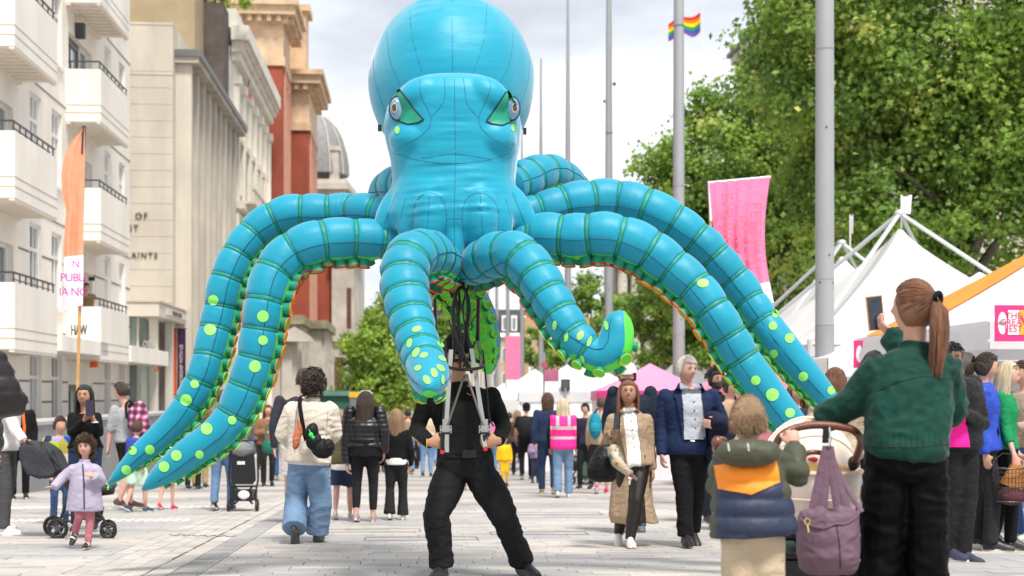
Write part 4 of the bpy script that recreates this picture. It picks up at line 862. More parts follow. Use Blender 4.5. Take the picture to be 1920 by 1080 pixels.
# ================================================================ OCTOPUS
YO = 10.2
blue = mat('octopus_blue', (0.0, .315, .46), .5, .06, 1.2, .16, 7, trans=.05, spec=.4, sheen=.55, stretch=(1, 1, 3.2))
blue2 = mat('tentacle_blue', (0.0, .275, .405), .5, .10, 2.2, .22, 12, trans=.04, spec=.4, sheen=.35)
dseam = mat('seam_thread', '#0b3f63', .7, 0)
hseam = mat('head_seam', '#14698c', .7, 0)
bandm = mat('band_green', '#0c9078', .5, .15, 6, .3, 30, trans=.1)
limem = mat('lime_fabric', '#5ee04a', .5, .08, 6, .2, 20, trans=.15)
spotm = mat('spot_lime', '#8fe86a', .55, .05, 10)
suckm = mat('sucker_green', '#0a8a6c', .55, .12, 8, .2, 30, trans=.1)
rimm = [mat('rim_red', '#b3122c', .6, 0), mat('rim_orange', '#ff6a1e', .6, 0), mat('rim_yellow', '#b9c41e', .6, 0)]
octo = thing('inflatable_octopus', 'giant bright blue inflatable octopus puppet with green spots towering over the street', 'octopus puppet', P(855, 500, YO))
OO = ORG[octo.name]
smesh = []
for k in range(3):
    mb = MB(); n = 14
    prof = [(.80, 0, 0), (.86, .35, 0), (.95, .7, 0), (1.02, .92, 0), (1.08, .95, 1), (1.10, 1.0, 1), (1.04, 1.05, 1), (.94, 1.03, 1), (.86, .95, 1), (.80, .88, 2), (.4, .84, 2), (.02, .82, 2)]
    for i in range(len(prof) - 1):
        a, b = prof[i], prof[i + 1]
        wob = lambda j, r: r * (1 + .05 * math.sin(3 * j))
        mb.loft([[V((wob(j, a[0]) * math.cos(2 * PI * j / n), wob(j, a[0]) * math.sin(2 * PI * j / n), a[1])) for j in range(n)],
                 [V((wob(j, b[0]) * math.cos(2 * PI * j / n), wob(j, b[0]) * math.sin(2 * PI * j / n), b[1])) for j in range(n)]], False, [0, 1, 2][b[2]])
    me = mb.mesh('sucker_mesh', [suckm, rimm[k], limem], True); smesh.append(me)

def circ(cx, cy, rx, ry=None, rot=0, n=18):
    ry = ry or rx; c, s = math.cos(rot), math.sin(rot)
    return [(cx + rx * math.cos(2 * PI * i / n) * c - ry * math.sin(2 * PI * i / n) * s, cy + rx * math.cos(2 * PI * i / n) * s + ry * math.sin(2 * PI * i / n) * c) for i in range(n)]

def tentacle(ctrl, axis=None, const=None, tilt=(0, 0), seg=.215, spots=(), seed=0, srow=(.06, .93), sgap=.098, lime=42, rows=(-24, 24), sstart=0.0, nseam=None, tipcap=.25):
    """ctrl: (px, py, r_px, Y)"""
    raw = [(*P(c[0], c[1], c[3]), c[2] / FP * c[3]) for c in ctrl]
    sp = spline(raw, 14); pts = [V(p[:3]) for p in sp]; rr = [max(p[3], .002) for p in sp]
    S = [0]
    for i in range(1, len(pts)): S.append(S[-1] + (pts[i] - pts[i - 1]).length)
    tot = S[-1]
    def at(s):
        s = min(max(s, 0), tot); i = min(int(np.searchsorted(S, s, 'right')) - 1, len(S) - 2); t = (s - S[i]) / max(S[i + 1] - S[i], 1e-9)
        return pts[i].lerp(pts[i + 1], t), rr[i] * (1 - t) + rr[i + 1] * t
    def tan(s): return (at(s + .03)[0] - at(s - .03)[0]).normalized()
    def frame(s):
        t = tan(s); k = s / tot
        u = V(axis).cross(t) if axis is not None else (V(const[0]).lerp(V(const[1]), min(1, k * 1.8)) if hasattr(const[0], '__len__') else V(const))
        u = u + V((0, -1, 0)) * float(np.interp(k, np.linspace(0, 1, len(tilt)), tilt))
        u = (u - t * u.dot(t)).normalized(); return t, u, t.cross(u)
    seams = []; s = seg * .45
    while s < tot * (1 - tipcap): seams.append(s); s += seg * (.92 + .16 * RN.random()) * (.62 + .38 * at(s)[1] / .16)
    def rad(s, th):
        p, r = at(s); ds = min([abs(s - q) for q in seams] + [9])
        pin = 1 + .03 - .085 * math.exp(-(ds / .018) ** 2) - .055 * math.exp(-(ds / .07) ** 2)
        wr = noise.noise(V((math.cos(th) * 5.5, math.sin(th) * 5.5, s * 1.3 + seed * 9))) * .05 * math.exp(-ds / .05)
        wr += noise.noise(V((math.cos(th) * 1.4, math.sin(th) * 1.4, s * 5 + seed * 5))) * .022
        return r * (pin + wr)
    def ring(s, extra=0, n=40):
        p, r = at(s); t, u, q = frame(s)
        return [p + (u * math.cos(th) + q * math.sin(th)) * (rad(s, th) + extra) for th in [2 * PI * k / n for k in range(n)]]
    ss = set([0.0, tot * .999])
    e = [0] + seams + [tot]
    for a, b in zip(e[:-1], e[1:]):
        for k in range(12): ss.add(a + (b - a) * (k / 12))
    for q in seams:
        for d in (-.03, -.016, -.008, .008, .016, .03): ss.add(q + d)
    ss = sorted(x for x in ss if 0 <= x <= tot)
    mb = MB(); n = 40
    rings = [ring(x) for x in ss]; mb.loft(rings, True)
    lw = math.radians(lime); mi = []
    for i in range(len(ss) - 1):
        sm_ = (ss[i] + ss[i + 1]) / 2; ds = min([abs(sm_ - q) for q in seams] + [9])
        for k in range(n):
            th = (k + .5) * 2 * PI / n; th = th if th < PI else 2 * PI - th
            mi.append(1 if th < lw + .16 * math.exp(-ds / .03) else 0)
    mi += [0, 0]; mb.m = mi
    T = obj('tentacle', mb, [blue2, limem], octo, True, sh=0)
    bv = BVHTree.FromPolygons(mb.v, mb.f)
    for q in seams:
        b = MB(); hw = .0115 * (.5 + .5 * at(q)[1] / .16)
        b.loft([ring(q - hw * 1.25, -.004, 40), ring(q - hw, .0022, 40), ring(q, .004, 40), ring(q + hw, .0022, 40), ring(q + hw * 1.25, -.004, 40)], False)
        obj('band', b, bandm, T, True, sh=0)
        b = MB()
        for sg in (-1, 1):
            rg = ring(q + sg * hw * 1.2, .001, 40); rg.append(rg[0]); b.tube(rg, .0014, 4, False)
        obj('seam', b, dseam, T)
    for th in (math.radians(92), math.radians(-92)):
        b = MB(); l = []
        for x in ss[::2]:
            if x > tot * .97: break
            p, r = at(x); t, u, qq = frame(x); l.append(p + (u * math.cos(th) + qq * math.sin(th)) * (rad(x, th) + .0012))
        b.tube(l, .0028, 4); obj('seam', b, dseam, T)
    s = tot * srow[0] + sstart; j = 0
    while s < tot * srow[1]:
        for ri, rdeg in enumerate(rows):
            sg = 1 if rdeg > 0 else -1; x = s + (sgap * .5 if ri % 2 else 0)
            p, r = at(x)
            if r < .035 or x > tot * .97: continue
            th = math.radians(rdeg); t, u, qq = frame(x); d = u * math.cos(th) + qq * math.sin(th)
            k = min(1, r / .15); sr = (.050 if len(rows) < 3 else .036) * k; hh = .062 * k * (.9 + .2 * RN.random())
            base = p + d * (rad(x, th) - .012)
            d2 = (d + t * RN.uniform(-.15, .15) + qq * RN.uniform(-.1, .1)).normalized(); a = d2.orthogonal().normalized(); b2 = d2.cross(a)
            f = x / tot; me = smesh[0 if f < .36 else 1 if f < .62 else 2]
            o = link('sucker', me, T)
            sx = sr * RN.uniform(.9, 1.1)
            M = Matrix(((a.x * sx, b2.x * sx, d2.x * hh, 0), (a.y * sx, b2.y * sx, d2.y * hh, 0), (a.z * sx, b2.z * sx, d2.z * hh, 0), (0, 0, 0, 1)))
            o.matrix_local = Matrix.Translation(base - OO) @ M
        s += sgap * (.55 + .45 * at(s)[1] / .15); j += 1
    for c in spots:
        m2 = on_px(bv, circ(*c), 3.5, .004); obj('spot', m2, spotm, T, True)
        b = MB(); pl = circ(*c); b = line_px(bv, pl + [pl[0]], .002, .002, 3, 4)
        if b.v: obj('seam', b, dseam, T)
    return T, bv

T1 = tentacle([(725, 402, 30, 10.35), (690, 396, 33, 10.4), (650, 395, 33, 10.5), (612, 398, 34, 10.5), (543, 400, 35, 10.5), (490, 425, 34, 10.5), (450, 471, 33, 10.45), (424, 530, 33, 10.4), (412, 587, 33, 10.4), (398, 643, 32, 10.35), (384, 695, 31, 10.3), (362, 743, 30, 10.3), (336, 783, 28, 10.3), (300, 820, 25, 10.3), (265, 850, 21, 10.3), (228, 885, 13, 10.3), (203, 908, 3, 10.3)],
    axis=(0, -1, 0), tilt=(-.5, -.3), seed=1, spots=[(400, 563, 10), (394, 618, 11), (365, 720, 8), (349, 750, 11), (281, 843, 9), (249, 845, 8), (237, 881, 9)])
T2 = tentacle([(740, 455, 36, 10.15), (700, 450, 38, 10.1), (645, 448, 40, 10.05), (590, 455, 41, 10.0), (545, 475, 40, 10), (512, 515, 39, 9.95), (497, 566, 38, 9.9), (488, 623, 37, 9.9), (479, 672, 36, 9.9), (463, 718, 36, 9.9), (445, 760, 34, 9.9), (421, 800, 33, 9.9), (392, 825, 31, 9.9), (356, 850, 30, 9.9), (322, 877, 26, 9.9), (289, 901, 16, 9.9), (267, 919, 3, 9.9)],
    axis=(0, -1, 0), tilt=(-.3, -.5), seed=2, spots=[(493, 593, 11), (493, 638, 9), (478, 687, 11), (435, 788, 8), (388, 804, 11), (374, 852, 8), (331, 854, 10), (308, 875, 10)])
T5 = tentacle([(975, 445, 38, 10.15), (1015, 440, 41, 10.1), (1075, 443, 43, 10.05), (1141, 441, 43, 10), (1205, 462, 42, 10), (1257, 500, 41, 10), (1305, 542, 39, 9.95), (1340, 588, 37, 9.9), (1370, 637, 36, 9.9), (1400, 686, 34, 9.9), (1432, 728, 32, 9.9), (1462, 768, 30, 9.9), (1492, 806, 27, 9.9), (1514, 838, 18, 9.9), (1528, 862, 4, 9.9)],
    axis=(0, 1, 0), tilt=(-.3, -.5), seed=3, spots=[(1318, 531, 11, 8), (1417, 713, 9), (1448, 740, 12), (1481, 774, 9)])
T6 = tentacle([(985, 400, 30, 10.4), (1025, 392, 35, 10.45), (1085, 378, 39, 10.5), (1152, 377, 41, 10.55), (1212, 391, 40, 10.5), (1265, 419, 38, 10.5), (1316, 457, 36, 10.5), (1356, 500, 35, 10.5), (1392, 545, 34, 10.5), (1424, 592, 32, 10.45), (1453, 633, 31, 10.4), (1481, 668, 30, 10.4), (1520, 714, 27, 10.4), (1556, 755, 20, 10.4), (1586, 792, 3, 10.4)],
    axis=(0, 1, 0), tilt=(-.5, -.25), seed=4, spots=[(1454, 588, 6, 8), (1449, 611, 8), (1480, 634, 9), (1451, 663, 8), (1506, 706, 9), (1558, 732, 7, 8)])
T3 = tentacle([(850, 500, 34, 10.15), (830, 492, 43, 9.95), (800, 476, 46, 9.7), (768, 484, 47, 9.45), (758, 520, 46, 9.32), (763, 562, 45, 9.22), (773, 608, 43, 9.12), (786, 650, 41, 9.0), (798, 685, 40, 8.85), (806, 708, 36, 8.68), (806, 722, 22, 8.52), (803, 728, 4, 8.44)],
    axis=(1, 0, 0), tilt=(0, 0), seed=5, seg=.15, tipcap=.16, srow=(.02, .95), spots=[(781, 617, 9, 5, -.3), (768, 643, 5, 9, .2), (780, 661, 6, 10, .5), (795, 666, 8, 5, -.3), (826, 645, 8, 4, .6), (814, 699, 6, 9, -.4), (800, 712, 6, 9, -.5), (829, 672, 8, 4, .5), (826, 690, 9, 5, .6), (830, 712, 3, 9), (784, 690, 7, 5, -.4)])
T4 = tentacle([(868, 500, 34, 10.15), (895, 494, 40, 9.95), (930, 478, 43, 9.75), (968, 478, 43, 9.6), (1000, 508, 42, 9.5), (1024, 545, 40, 9.42), (1048, 585, 38, 9.35), (1070, 620, 36, 9.3), (1098, 652, 34, 9.25), (1126, 667, 33, 9.22), (1149, 655, 34, 9.2), (1157, 629, 31, 9.2), (1160, 606, 27, 9.2), (1164, 592, 19, 9.2), (1167, 582, 5, 9.2)],
    axis=(0, 1, 0), tilt=(-1.0, -1.0, -1.1, -1.1, -.6, .3, .9), seed=6, seg=.17, tipcap=.2, srow=(.02, .9), lime=38, spots=[(1040, 610, 4, 9, .1), (1062, 632, 4, 9, .1), (1088, 629, 6, 9, .5), (1105, 640, 4, 10, .3), (1092, 674, 4, 8, -.3), (1137, 610, 4, 9, -.2)])
T7 = tentacle([(950, 350, 38, 10.4), (985, 338, 40, 10.6), (1024, 324, 36, 10.8), (1055, 334, 33, 11.0), (1080, 358, 31, 11.15), (1098, 395, 28, 11.2), (1106, 430, 20, 11.2), (1110, 455, 4, 11.2)],
    const=(0, -.2, -1), seed=7, srow=(.1, .9))
T8 = tentacle([(765, 345, 34, 10.5), (738, 350, 36, 10.75), (722, 378, 34, 11.0), (745, 440, 34, 11.15), (800, 500, 36, 11.2), (862, 545, 38, 11.2), (893, 592, 36, 11.15), (908, 638, 30, 11.1), (914, 675, 22, 11.1), (916, 702, 6, 11.1)],
    const=((0, 1, -.6), (-.25, -1, -.1)), seed=8, lime=66, rows=(-50, -17, 17, 50), srow=(.4, .97), sgap=.098)

# ---- body
def pring(py, xl, xr, dy, ry, n=28, e=2.3):
    c = P((xl + xr) / 2, py, YO + dy); a = (xr - xl) / 2 / FP * YO; out_ = []
    for k in range(n):
        t = 2 * PI * k / n; cx, sx = math.cos(t), math.sin(t)
        out_.append(c + V((a * math.copysign(abs(cx) ** (2 / e), cx), ry * math.copysign(abs(sx) ** (2 / e), sx), 0)))
    return out_
mb = MB()
mb.loft([pring(*a) for a in [(141, 812, 890, -.14, .06), (146, 790, 912, -.13, .16), (158, 764, 936, -.12, .25), (178, 742, 956, -.1, .31), (205, 727, 972, -.06, .36), (240, 719, 980, 0, .41), (272, 725, 976, 0, .41), (300, 732, 971, .0, .40), (340, 736, 967, 0, .40), (375, 727, 977, 0, .42), (405, 716, 988, 0, .43), (430, 724, 980, 0, .42), (462, 775, 935, 0, .36), (492, 825, 890, 0, .25), (508, 845, 872, 0, .1)]])
for cx, cy, rx, rz, dy, tilt in [(806, 405, 33, 62, -.33, 0.05), (901, 405, 34, 62, -.33, -.05), (733, 398, 26, 58, -.12, .42), (975, 398, 26, 58, -.12, -.42), (852, 440, 20, 62, -.33, 0), (737, 400, 26, 60, .25, .4), (970, 400, 26, 60, .25, -.4), (768, 405, 22, 52, -.27, .2), (938, 405, 22, 52, -.27, -.2)]:
    k = YO / FP; M = Matrix.Rotation(tilt, 3, 'Y')
    mb.ball(P(cx, cy, YO + dy), (rx * k, rx * k, rz * k), 16, 0, M)
for sx in (-1, 1):   # brow ridges and cheeks
    k = YO / FP
    mb.ball(P(850 + sx * 62, 176, YO - .30), (44 * k, 30 * k, 30 * k), 16, 0, Matrix.Rotation(sx * .45, 3, 'Y'))
    mb.ball(P(850 + sx * 72, 262, YO - .20), (48 * k, 50 * k, 40 * k), 16)
me = remesh(mb, .016, 7)
def wr(p):
    r = 0
    for (wx, wy, s, a) in ((852, 190, 40, .0), (852, 330, 60, 1), (806, 395, 30, 1.2), (901, 395, 30, 1.2), (852, 250, 40, .3)):
        q = P(wx, wy, YO); d = math.hypot(p.x - q.x, p.z - q.z) / (s * YO / FP); r += a * math.exp(-d * d)
    return .018 * r * noise.noise(V((p.x * 2.6, 0, p.z * 30))) + .006 * noise.noise(p * 3.0)
displace(me, wr)
bvf = bvh_of(me)
face = mesh_obj('face', me, blue, octo)
mb = MB(); rings = []; k = YO / FP; c = P(847, 158, YO + .56)
for i in range(1, 72):
    th = PI * i / 72; rg = []
    for j in range(72):
        f = 2 * PI * j / 72; d = V((math.sin(th) * math.cos(f), math.sin(th) * math.sin(f), -math.cos(th)))
        r = V((164 * k * d.x, 175 * k * d.y, 174 * k * d.z)); 
        if d.y < 0:
            g = 0
            for sx_, am in ((0, 1), (-.42, .6), (.42, .6)): g += am * math.exp(-((d.x - sx_ * (1 - .3 * d.z)) / .10) ** 2) * (1 if d.z > -.1 else 0)
            r += d * (.022 * g * noise.noise(V((d.x * 2, 0, d.z * 24)))) 
        r += d * .012 * noise.noise(d * 2.2 + V((3, 1, 0)))
        r -= d * .010 * abs(math.cos(f * 5)) ** 14 * .5
        rg.append(c + r)
    rings.append(rg)
mb.loft(rings); bvm = BVHTree.FromPolygons(mb.v, mb.f)
mantle = obj('mantle', mb, blue, octo, True, sh=0)
for l in ([(847, 1), (848, 70), (849, 141)], [(768, 1), (772, 64), (791, 136)], [(914, 1), (907, 75), (887, 139)], [(724, 50), (731, 111), (750, 158)], [(963, 55), (957, 111), (938, 155)], [(700, 100), (703, 150), (722, 210)], [(993, 100), (990, 150), (975, 200)]):
    b = line_px(bvm, [tuple(p) for p in spline(l, 6)], .0020)
    if b.v: obj('seam', b, hseam, mantle)
for l in ([(852, 143), (853, 220), (854, 300), (852, 400), (853, 490)], [(787, 150), (790, 180), (808, 221), (795, 250), (740, 282)], [(918, 149), (918, 172), (898, 222), (912, 250), (958, 280)], [(834, 147), (832, 189), (808, 221)], [(869, 147), (876, 194), (898, 222)],
          [(738, 288), (795, 302), (852, 306), (910, 301), (966, 284)], [(790, 297), (852, 289), (920, 298)], [(774, 455), (775, 400), (784, 372), (806, 362), (828, 372), (837, 400), (835, 452)], [(870, 452), (867, 400), (876, 372), (898, 362), (922, 372), (935, 400), (932, 452)], [(806, 362), (800, 440)], [(900, 362), (905, 440)], [(836, 410), (868, 410)], [(745, 360), (720, 420)], [(960, 360), (985, 420)], [(760, 372), (742, 440)], [(948, 372), (966, 440)]):
    b = line_px(bvf, [tuple(p) for p in spline(l, 6)], .0024)
    if b.v: obj('seam', b, hseam, face)
# ---- eyes
lidm = mat('eyelid_green', '#0f9476', .5, .08); eyeblk = mat('eye_outline', '#141c2c', .6, 0)
def irismat():
    m = bpy.data.materials.new('iris_print'); m.use_nodes = True; t = m.node_tree; b = t.nodes['Principled BSDF']
    co = t.nodes.new('ShaderNodeTexCoord'); sx = t.nodes.new('ShaderNodeVectorMath'); sx.operation = 'MULTIPLY'; sx.inputs[1].default_value = (1, 0, 1)
    ln = t.nodes.new('ShaderNodeVectorMath'); ln.operation = 'LENGTH'; rp = t.nodes.new('ShaderNodeValToRGB')
    el = rp.color_ramp.elements; el[0].position = 0; el[0].color = (.03, .012, .01, 1); el[1].position = 1; el[1].color = (.25, .4, .5, 1)
    for p, c in ((.30, (.04, .015, .01)), (.33, (.55, .45, .08)), (.40, (.30, .42, .35)), (.50, (.07, .20, .36)), (.85, (.22, .36, .50))):
        e = el.new(p); e.color = (*c, 1)
    nz = t.nodes.new('ShaderNodeTexNoise'); nz.inputs['Scale'].default_value = 5; ad = t.nodes.new('ShaderNodeMath'); ad.operation = 'MULTIPLY_ADD'; ad.inputs[1].default_value = .35
    L = t.links.new; L(co.outputs['Object'], sx.inputs[0]); L(sx.outputs[0], ln.inputs[0]); L(co.outputs['Object'], nz.inputs[0]); L(nz.outputs[0], ad.inputs[0])
    sb = t.nodes.new('ShaderNodeMath'); sb.operation = 'SUBTRACT'; sb.inputs[1].default_value = .17; L(ln.outputs['Value'], ad.inputs[2]); L(ad.outputs[0], sb.inputs[0]); L(sb.outputs[0], rp.inputs[0])
    L(rp.outputs[0], b.inputs['Base Color']); b.inputs['Roughness'].default_value = .12; b.inputs['Coat Weight'].default_value = 1
    return m
irm = irismat()
for sx, cx, lid in ((-1, 744, [(747, 165), (757, 178), (775, 203), (794, 224), (784, 230), (765, 233), (750, 228), (741, 214), (736, 195), (741, 176)]),
                    (1, 961, [(953, 167), (944, 180), (928, 205), (912, 227), (922, 232), (942, 235), (957, 229), (964, 216), (969, 196), (961, 177)])):
    o = obj('eyelid', on_px(bvf, lid, 4, .006), lidm, face, True)
    b = line_px(bvf, [tuple(p) for p in lid + [lid[0]]], .0055, .004, 3, 6); obj('eye_outline', b, eyeblk, face, True)
    h, n_ = hit(bvf, cx - sx * 3, 205)
    if h is None: h = P(cx, 205, YO - .25)
    d = V((sx * .38, -1, -.05)).normalized()
    c = h + V((sx * .01, -.008, 0)); c = P(cx, 204, h.y)
    M = frameM(c, V((1, d.x * 1.0, 0)), V((0, 0, 1)))
    e = MB(); e.ball((0, 0, 0), 1, 28); me = e.mesh('eyeball', [irm], True); eo = link('eyeball', me, face)
    kk = YO / FP; eo.matrix_local = Matrix.Translation(c - OO) @ Matrix.Rotation(math.atan2(-d.x, 1) * -1, 4, 'Z') @ Matrix.Diagonal((13.5 * kk, 13 * kk, 21 * kk, 1))
    b = MB(); ring = [c + V((sx * -1.5 * kk + 15 * kk * math.cos(t), -.012 + sx * 0, 22.5 * kk * math.sin(t))) for t in [i * 2 * PI / 28 for i in range(29)]]
    b.tube(ring, .0048, 6); obj('eye_outline', b, eyeblk, face, True)
for c in ((745, 244, 4.5, 7), (962, 239, 4, 7)):
    obj('spot', on_px(bvf, circ(*c), 3, .005), spotm, face, True)
for sx, p in ((-1, (712, 240)), (1, (984, 246))):   # black clips at the mantle edge
    b = MB(); b.obox(P(p[0], p[1], YO + .1), (.012, 0, 0), (0, .02, 0), (0, 0, .022)); obj('clip', b, mat('black_plastic', '#0d0d0f', .45, .05), mantle)

# ================================================================ puppeteer's control rig
blk = mat('rig_black', '#0c0c0e', .4, .1, 20); alu = mat('rig_aluminium', '#9a9d9c', .38, .08, 10, metal=.35); stl = mat('rig_steel', '#77706a', .35, .1, 10, metal=.9)
redm = mat('red_grip', '#c8202c', .5, .05)
YR = 9.95
rig = thing('control_rig', 'aluminium and black hose frame the puppeteer grips beneath the octopus', 'frame', P(872, 700, YR))
def hose(pts, r=.011, m=blk, name='hose', yy=YR):
    b = MB(); q = [V(p) for p in spline([tuple(P(a[0], a[1], (a[2] if len(a) > 2 else yy))) for a in pts], 6)]; b.tube(q, r, 8); obj(name, b, m, rig, True)
hose([(838, 520, 10.1), (870, 540), (880, 575), (876, 620), (884, 660), (893, 700), (900, 760)])
hose([(892, 512, 10.1), (862, 540), (849, 575), (852, 620), (866, 655), (885, 700)])
hose([(884, 515, 10.1), (858, 545), (851, 590), (856, 640), (846, 690)], .009)
hose([(845, 518, 10.1), (872, 548), (876, 590), (870, 630), (862, 690)], .008)
hose([(858, 530, 10.1), (862, 570), (858, 620), (862, 660), (876, 690)], .009); hose([(880, 530, 10.1), (868, 575), (872, 630), (858, 680)], .007); hose([(842, 600), (850, 640), (846, 690), (842, 740)], .006); hose([(890, 640), (882, 665), (868, 688)], .008)
hose([(893, 590), (878, 615), (866, 640), (852, 665)], .004)
hose([(856, 562), (860, 600), (865, 640), (869, 672)], .012, blk, 'pole'); hose([(897, 560), (896, 600), (896, 640)], .014, blk, 'pole', YR + .1); hose([(815, 560), (817, 625)], .012, blk, 'pole', YR + .2)
hose([(836, 640), (837, 700), (830, 790)], .006); hose([(905, 655), (912, 720), (917, 780), (926, 800)], .006)
hose([(895, 640, YR + .05), (901, 672, YR - .02), (903, 690, YR - .05)], .010, stl, 'rod')
for a in (0,):
    b = MB(); b.tube([P(872 + 36 * math.cos(t), 684 + 9 * math.sin(t), YR - .02 - .12 * math.sin(t)) for t in [i * 2 * PI / 30 for i in range(31)]], .012, 8); obj('ring', b, blk, rig, True)
def bar(a, b_, wx, wy, m, name):
    b = MB(); a = V(a); b_ = V(b_); d = (b_ - a); z = d.normalized(); x = V((1, 0, 0)); x = (x - z * x.dot(z)).normalized(); y = z.cross(x)
    b.obox((a + b_) / 2, x * wx, y * wy, d / 2); obj(name, b, m, rig)
bar(P(846, 656, YR - .02), P(836, 812, YR - .16), .0145, .008, alu, 'bar'); bar(P(884, 654, YR - .02), P(909, 812, YR - .16), .0145, .008, alu, 'bar')
bar(P(838, 700, YR + .0), P(833, 800, YR - .12), .006, .006, stl, 'rod'); bar(P(894, 690, YR + .0), P(903, 800, YR - .12), .006, .006, stl, 'rod')
for x0, x1 in ((871, 838), (875, 908)): hose([(x0, 703, YR - .1), (x1, 802, YR - .19)], .0085, stl, 'rod')
bar(P(845, 678, YR - .03), P(887, 678, YR - .03), .006, .02, alu, 'cross_plate')
for cx in (836, 909):
    b = MB(); b.obox(P(cx, 805, YR - .18), (.040, 0, 0), (0, .018, 0), (0, 0, .026)); b.obox(P(cx, 794, YR - .17), (.022, 0, 0), (0, .015, 0), (0, 0, .03))
    o = obj('bracket', b, alu, rig)
    for ix in (-1, 1):
        for iz in (-1, 1):
            s = MB(); q = P(cx, 805, YR - .2) + V((ix * .03, 0, iz * .016)); s.cyl(q, q + V((0, -.006, 0)), .005, n=8); obj('bolt', s, blk, o)
    b = MB(); b.obox(P(cx, 813, YR - .19), (.03, 0, 0), (0, .02, 0), (0, 0, .01)); obj('clamp', b, blk, rig)
for (ax, ay, bx, by) in ((838, 815, 838, 848), (905, 815, 910, 838)): bar(P(ax, ay, YR - .22), P(bx, by, YR - .24), .014, .006, alu, 'handle')
for cx, cy in ((829, 848), (910, 842)):
    b = MB(); b.cyl(P(cx, cy - 4, YR - .235), P(cx, cy + 3, YR - .235), .014, n=10); obj('grip', b, redm, rig, True)
for cx, y0, y1 in ((829, 815, 846), (908, 815, 838)):
    b = MB(); b.cyl(P(cx, y0, YR - .225), P(cx, y1, YR - .225), .013, n=10); obj('handle', b, blk, rig, True)
# ================================================================ PEOPLE
SK = {n: mat('skin_' + n, c, .55, .06, 12, .08, 60, spec=.4) for n, c in (('pale', (.62, .36, .27)), ('fair', (.55, .31, .22)), ('tan', (.42, .22, .14)), ('brown', (.22, .11, .065)), ('pink', (.60, .33, .26)))}
HC = {'dark': (.018, .012, .009), 'black': (.010, .009, .010), 'brown': (.075, .035, .018), 'chestnut': (.16, .065, .03), 'auburn': (.20, .085, .038), 'blond': (.50, .34, .17), 'pale_blond': (.66, .54, .36), 'grey': (.36, .34, .32), 'sandy': (.30, .19, .10), 'white': (.62, .58, .52), 'dkbrown': (.04, .022, .014)}
def hairmat(c): return mat('hair_' + c, HC[c], .48, .35, 2.0, .5, 90, stretch=(9, 9, 1.2), spec=.55)
eyem = mat('eye_dark', (.02, .015, .012), .25, 0); eyew = mat('eye_white', (.7, .68, .66), .3, 0); lipm = mat('lips', (.38, .12, .10), .5, 0)
shoeW = mat('shoe_white', (.72, .70, .67), .55, .05); shoeB = mat('shoe_black', (.018, .018, .02), .45, .1); soleW = mat('sole_white', (.70, .68, .64), .6, .05)
DENIM = fabric('#6c86a3', 'denim_light', var=.16, bump=.4); DENIMD = fabric('#263650', 'denim_dark', var=.16, bump=.4); BLKF = fabric('#0e0e10', 'black_cloth', var=.15, bump=.3)

def std(px, Y, H=1.72, hd=0.0, gait=0.0, arms=None, ph=0, lean=0.0):
    """joints of a standing or walking figure, world space. hd: heading, 0 faces the camera, pi walks away"""
    s = H / 1.75; o = GX(px, Y); R_ = Matrix.Rotation(hd, 3, 'Z')
    a = .30 * gait; J = {}
    L = dict(pelvis=(0, 0, .93), neck=(0, .01 - lean, 1.46), head=(0, -.015 - lean * 1.2, 1.635), shL=(-.185, .01 - lean, 1.40), shR=(.185, .01 - lean, 1.40),
             elL=(-.245, .03 + a * .35, 1.12), elR=(.245, .03 - a * .35, 1.12), wrL=(-.235, -.05 + a * .75, .87), wrR=(.235, -.05 - a * .75, .87),
             hipL=(-.09, 0, .91), hipR=(.09, 0, .91), knL=(-.10, -.04 - a * .55, .49), knR=(.10, -.04 + a * .40, .50), anL=(-.10, .01 - a, .075), anR=(.10, .03 + a, .085 + abs(a) * .35))
    if gait < 0: 
        L['knL'] = (-.10, -.04 - a * .4, .50); L['knR'] = (.10, -.04 + a * .55, .49); L['anL'] = (-.10, .03 - a, .085 + abs(a) * .35); L['anR'] = (.10, .01 + a, .075)
    if arms == 'front':     # both hands held in front of the chest
        L['elL'] = (-.25, -.02, 1.13); L['elR'] = (.25, -.02, 1.13); L['wrL'] = (-.09, -.24, 1.16); L['wrR'] = (.09, -.24, 1.16)
    if arms == 'phone': L['elR'] = (.25, -.06, 1.14); L['wrR'] = (.10, -.28, 1.36)
    if arms == 'push': L['elL'] = (-.22, -.08, 1.15); L['elR'] = (.22, -.08, 1.15); L['wrL'] = (-.17, -.34, 1.03); L['wrR'] = (.17, -.34, 1.03)
    if arms == 'one': L['elR'] = (.25, -.03, 1.13); L['wrR'] = (.17, -.25, 1.12)
    for k, v in L.items(): J[k] = o + R_ @ (V(v) * s)
    J['face'] = R_ @ V((0, -1, 0)); J['fwd'] = R_ @ V((0, -1, 0)); J['right'] = R_ @ V((1, 0, 0)); J['s'] = s; J['o'] = o; J['Y'] = Y
    t = R_ @ V((0, -1, 0)); J['toeL'] = t.copy(); J['toeR'] = t.copy(); J['upL'] = V((0, 0, 1)); J['upR'] = V((0, 0, 1))
    if gait: 
        k = 'R' if gait > 0 else 'L'; J['toe' + k] = (t + V((0, 0, -1.1 * abs(gait)))).normalized()
    return J
def pj(J, Y, **kw):
    for k, v in kw.items(): J[k] = P(v[0], v[1], Y + (v[2] if len(v) > 2 else 0))
    return J
def ell(c, r, f, rx, ry, n=20, e=2.0, th0=0):
    o = []
    for k in range(n):
        t = 2 * PI * k / n + th0; cx, sx = math.cos(t), math.sin(t)
        o.append(c + r * (rx * math.copysign(abs(cx) ** (2 / e), cx)) + f * (ry * math.copysign(abs(sx) ** (2 / e), sx)))
    return o
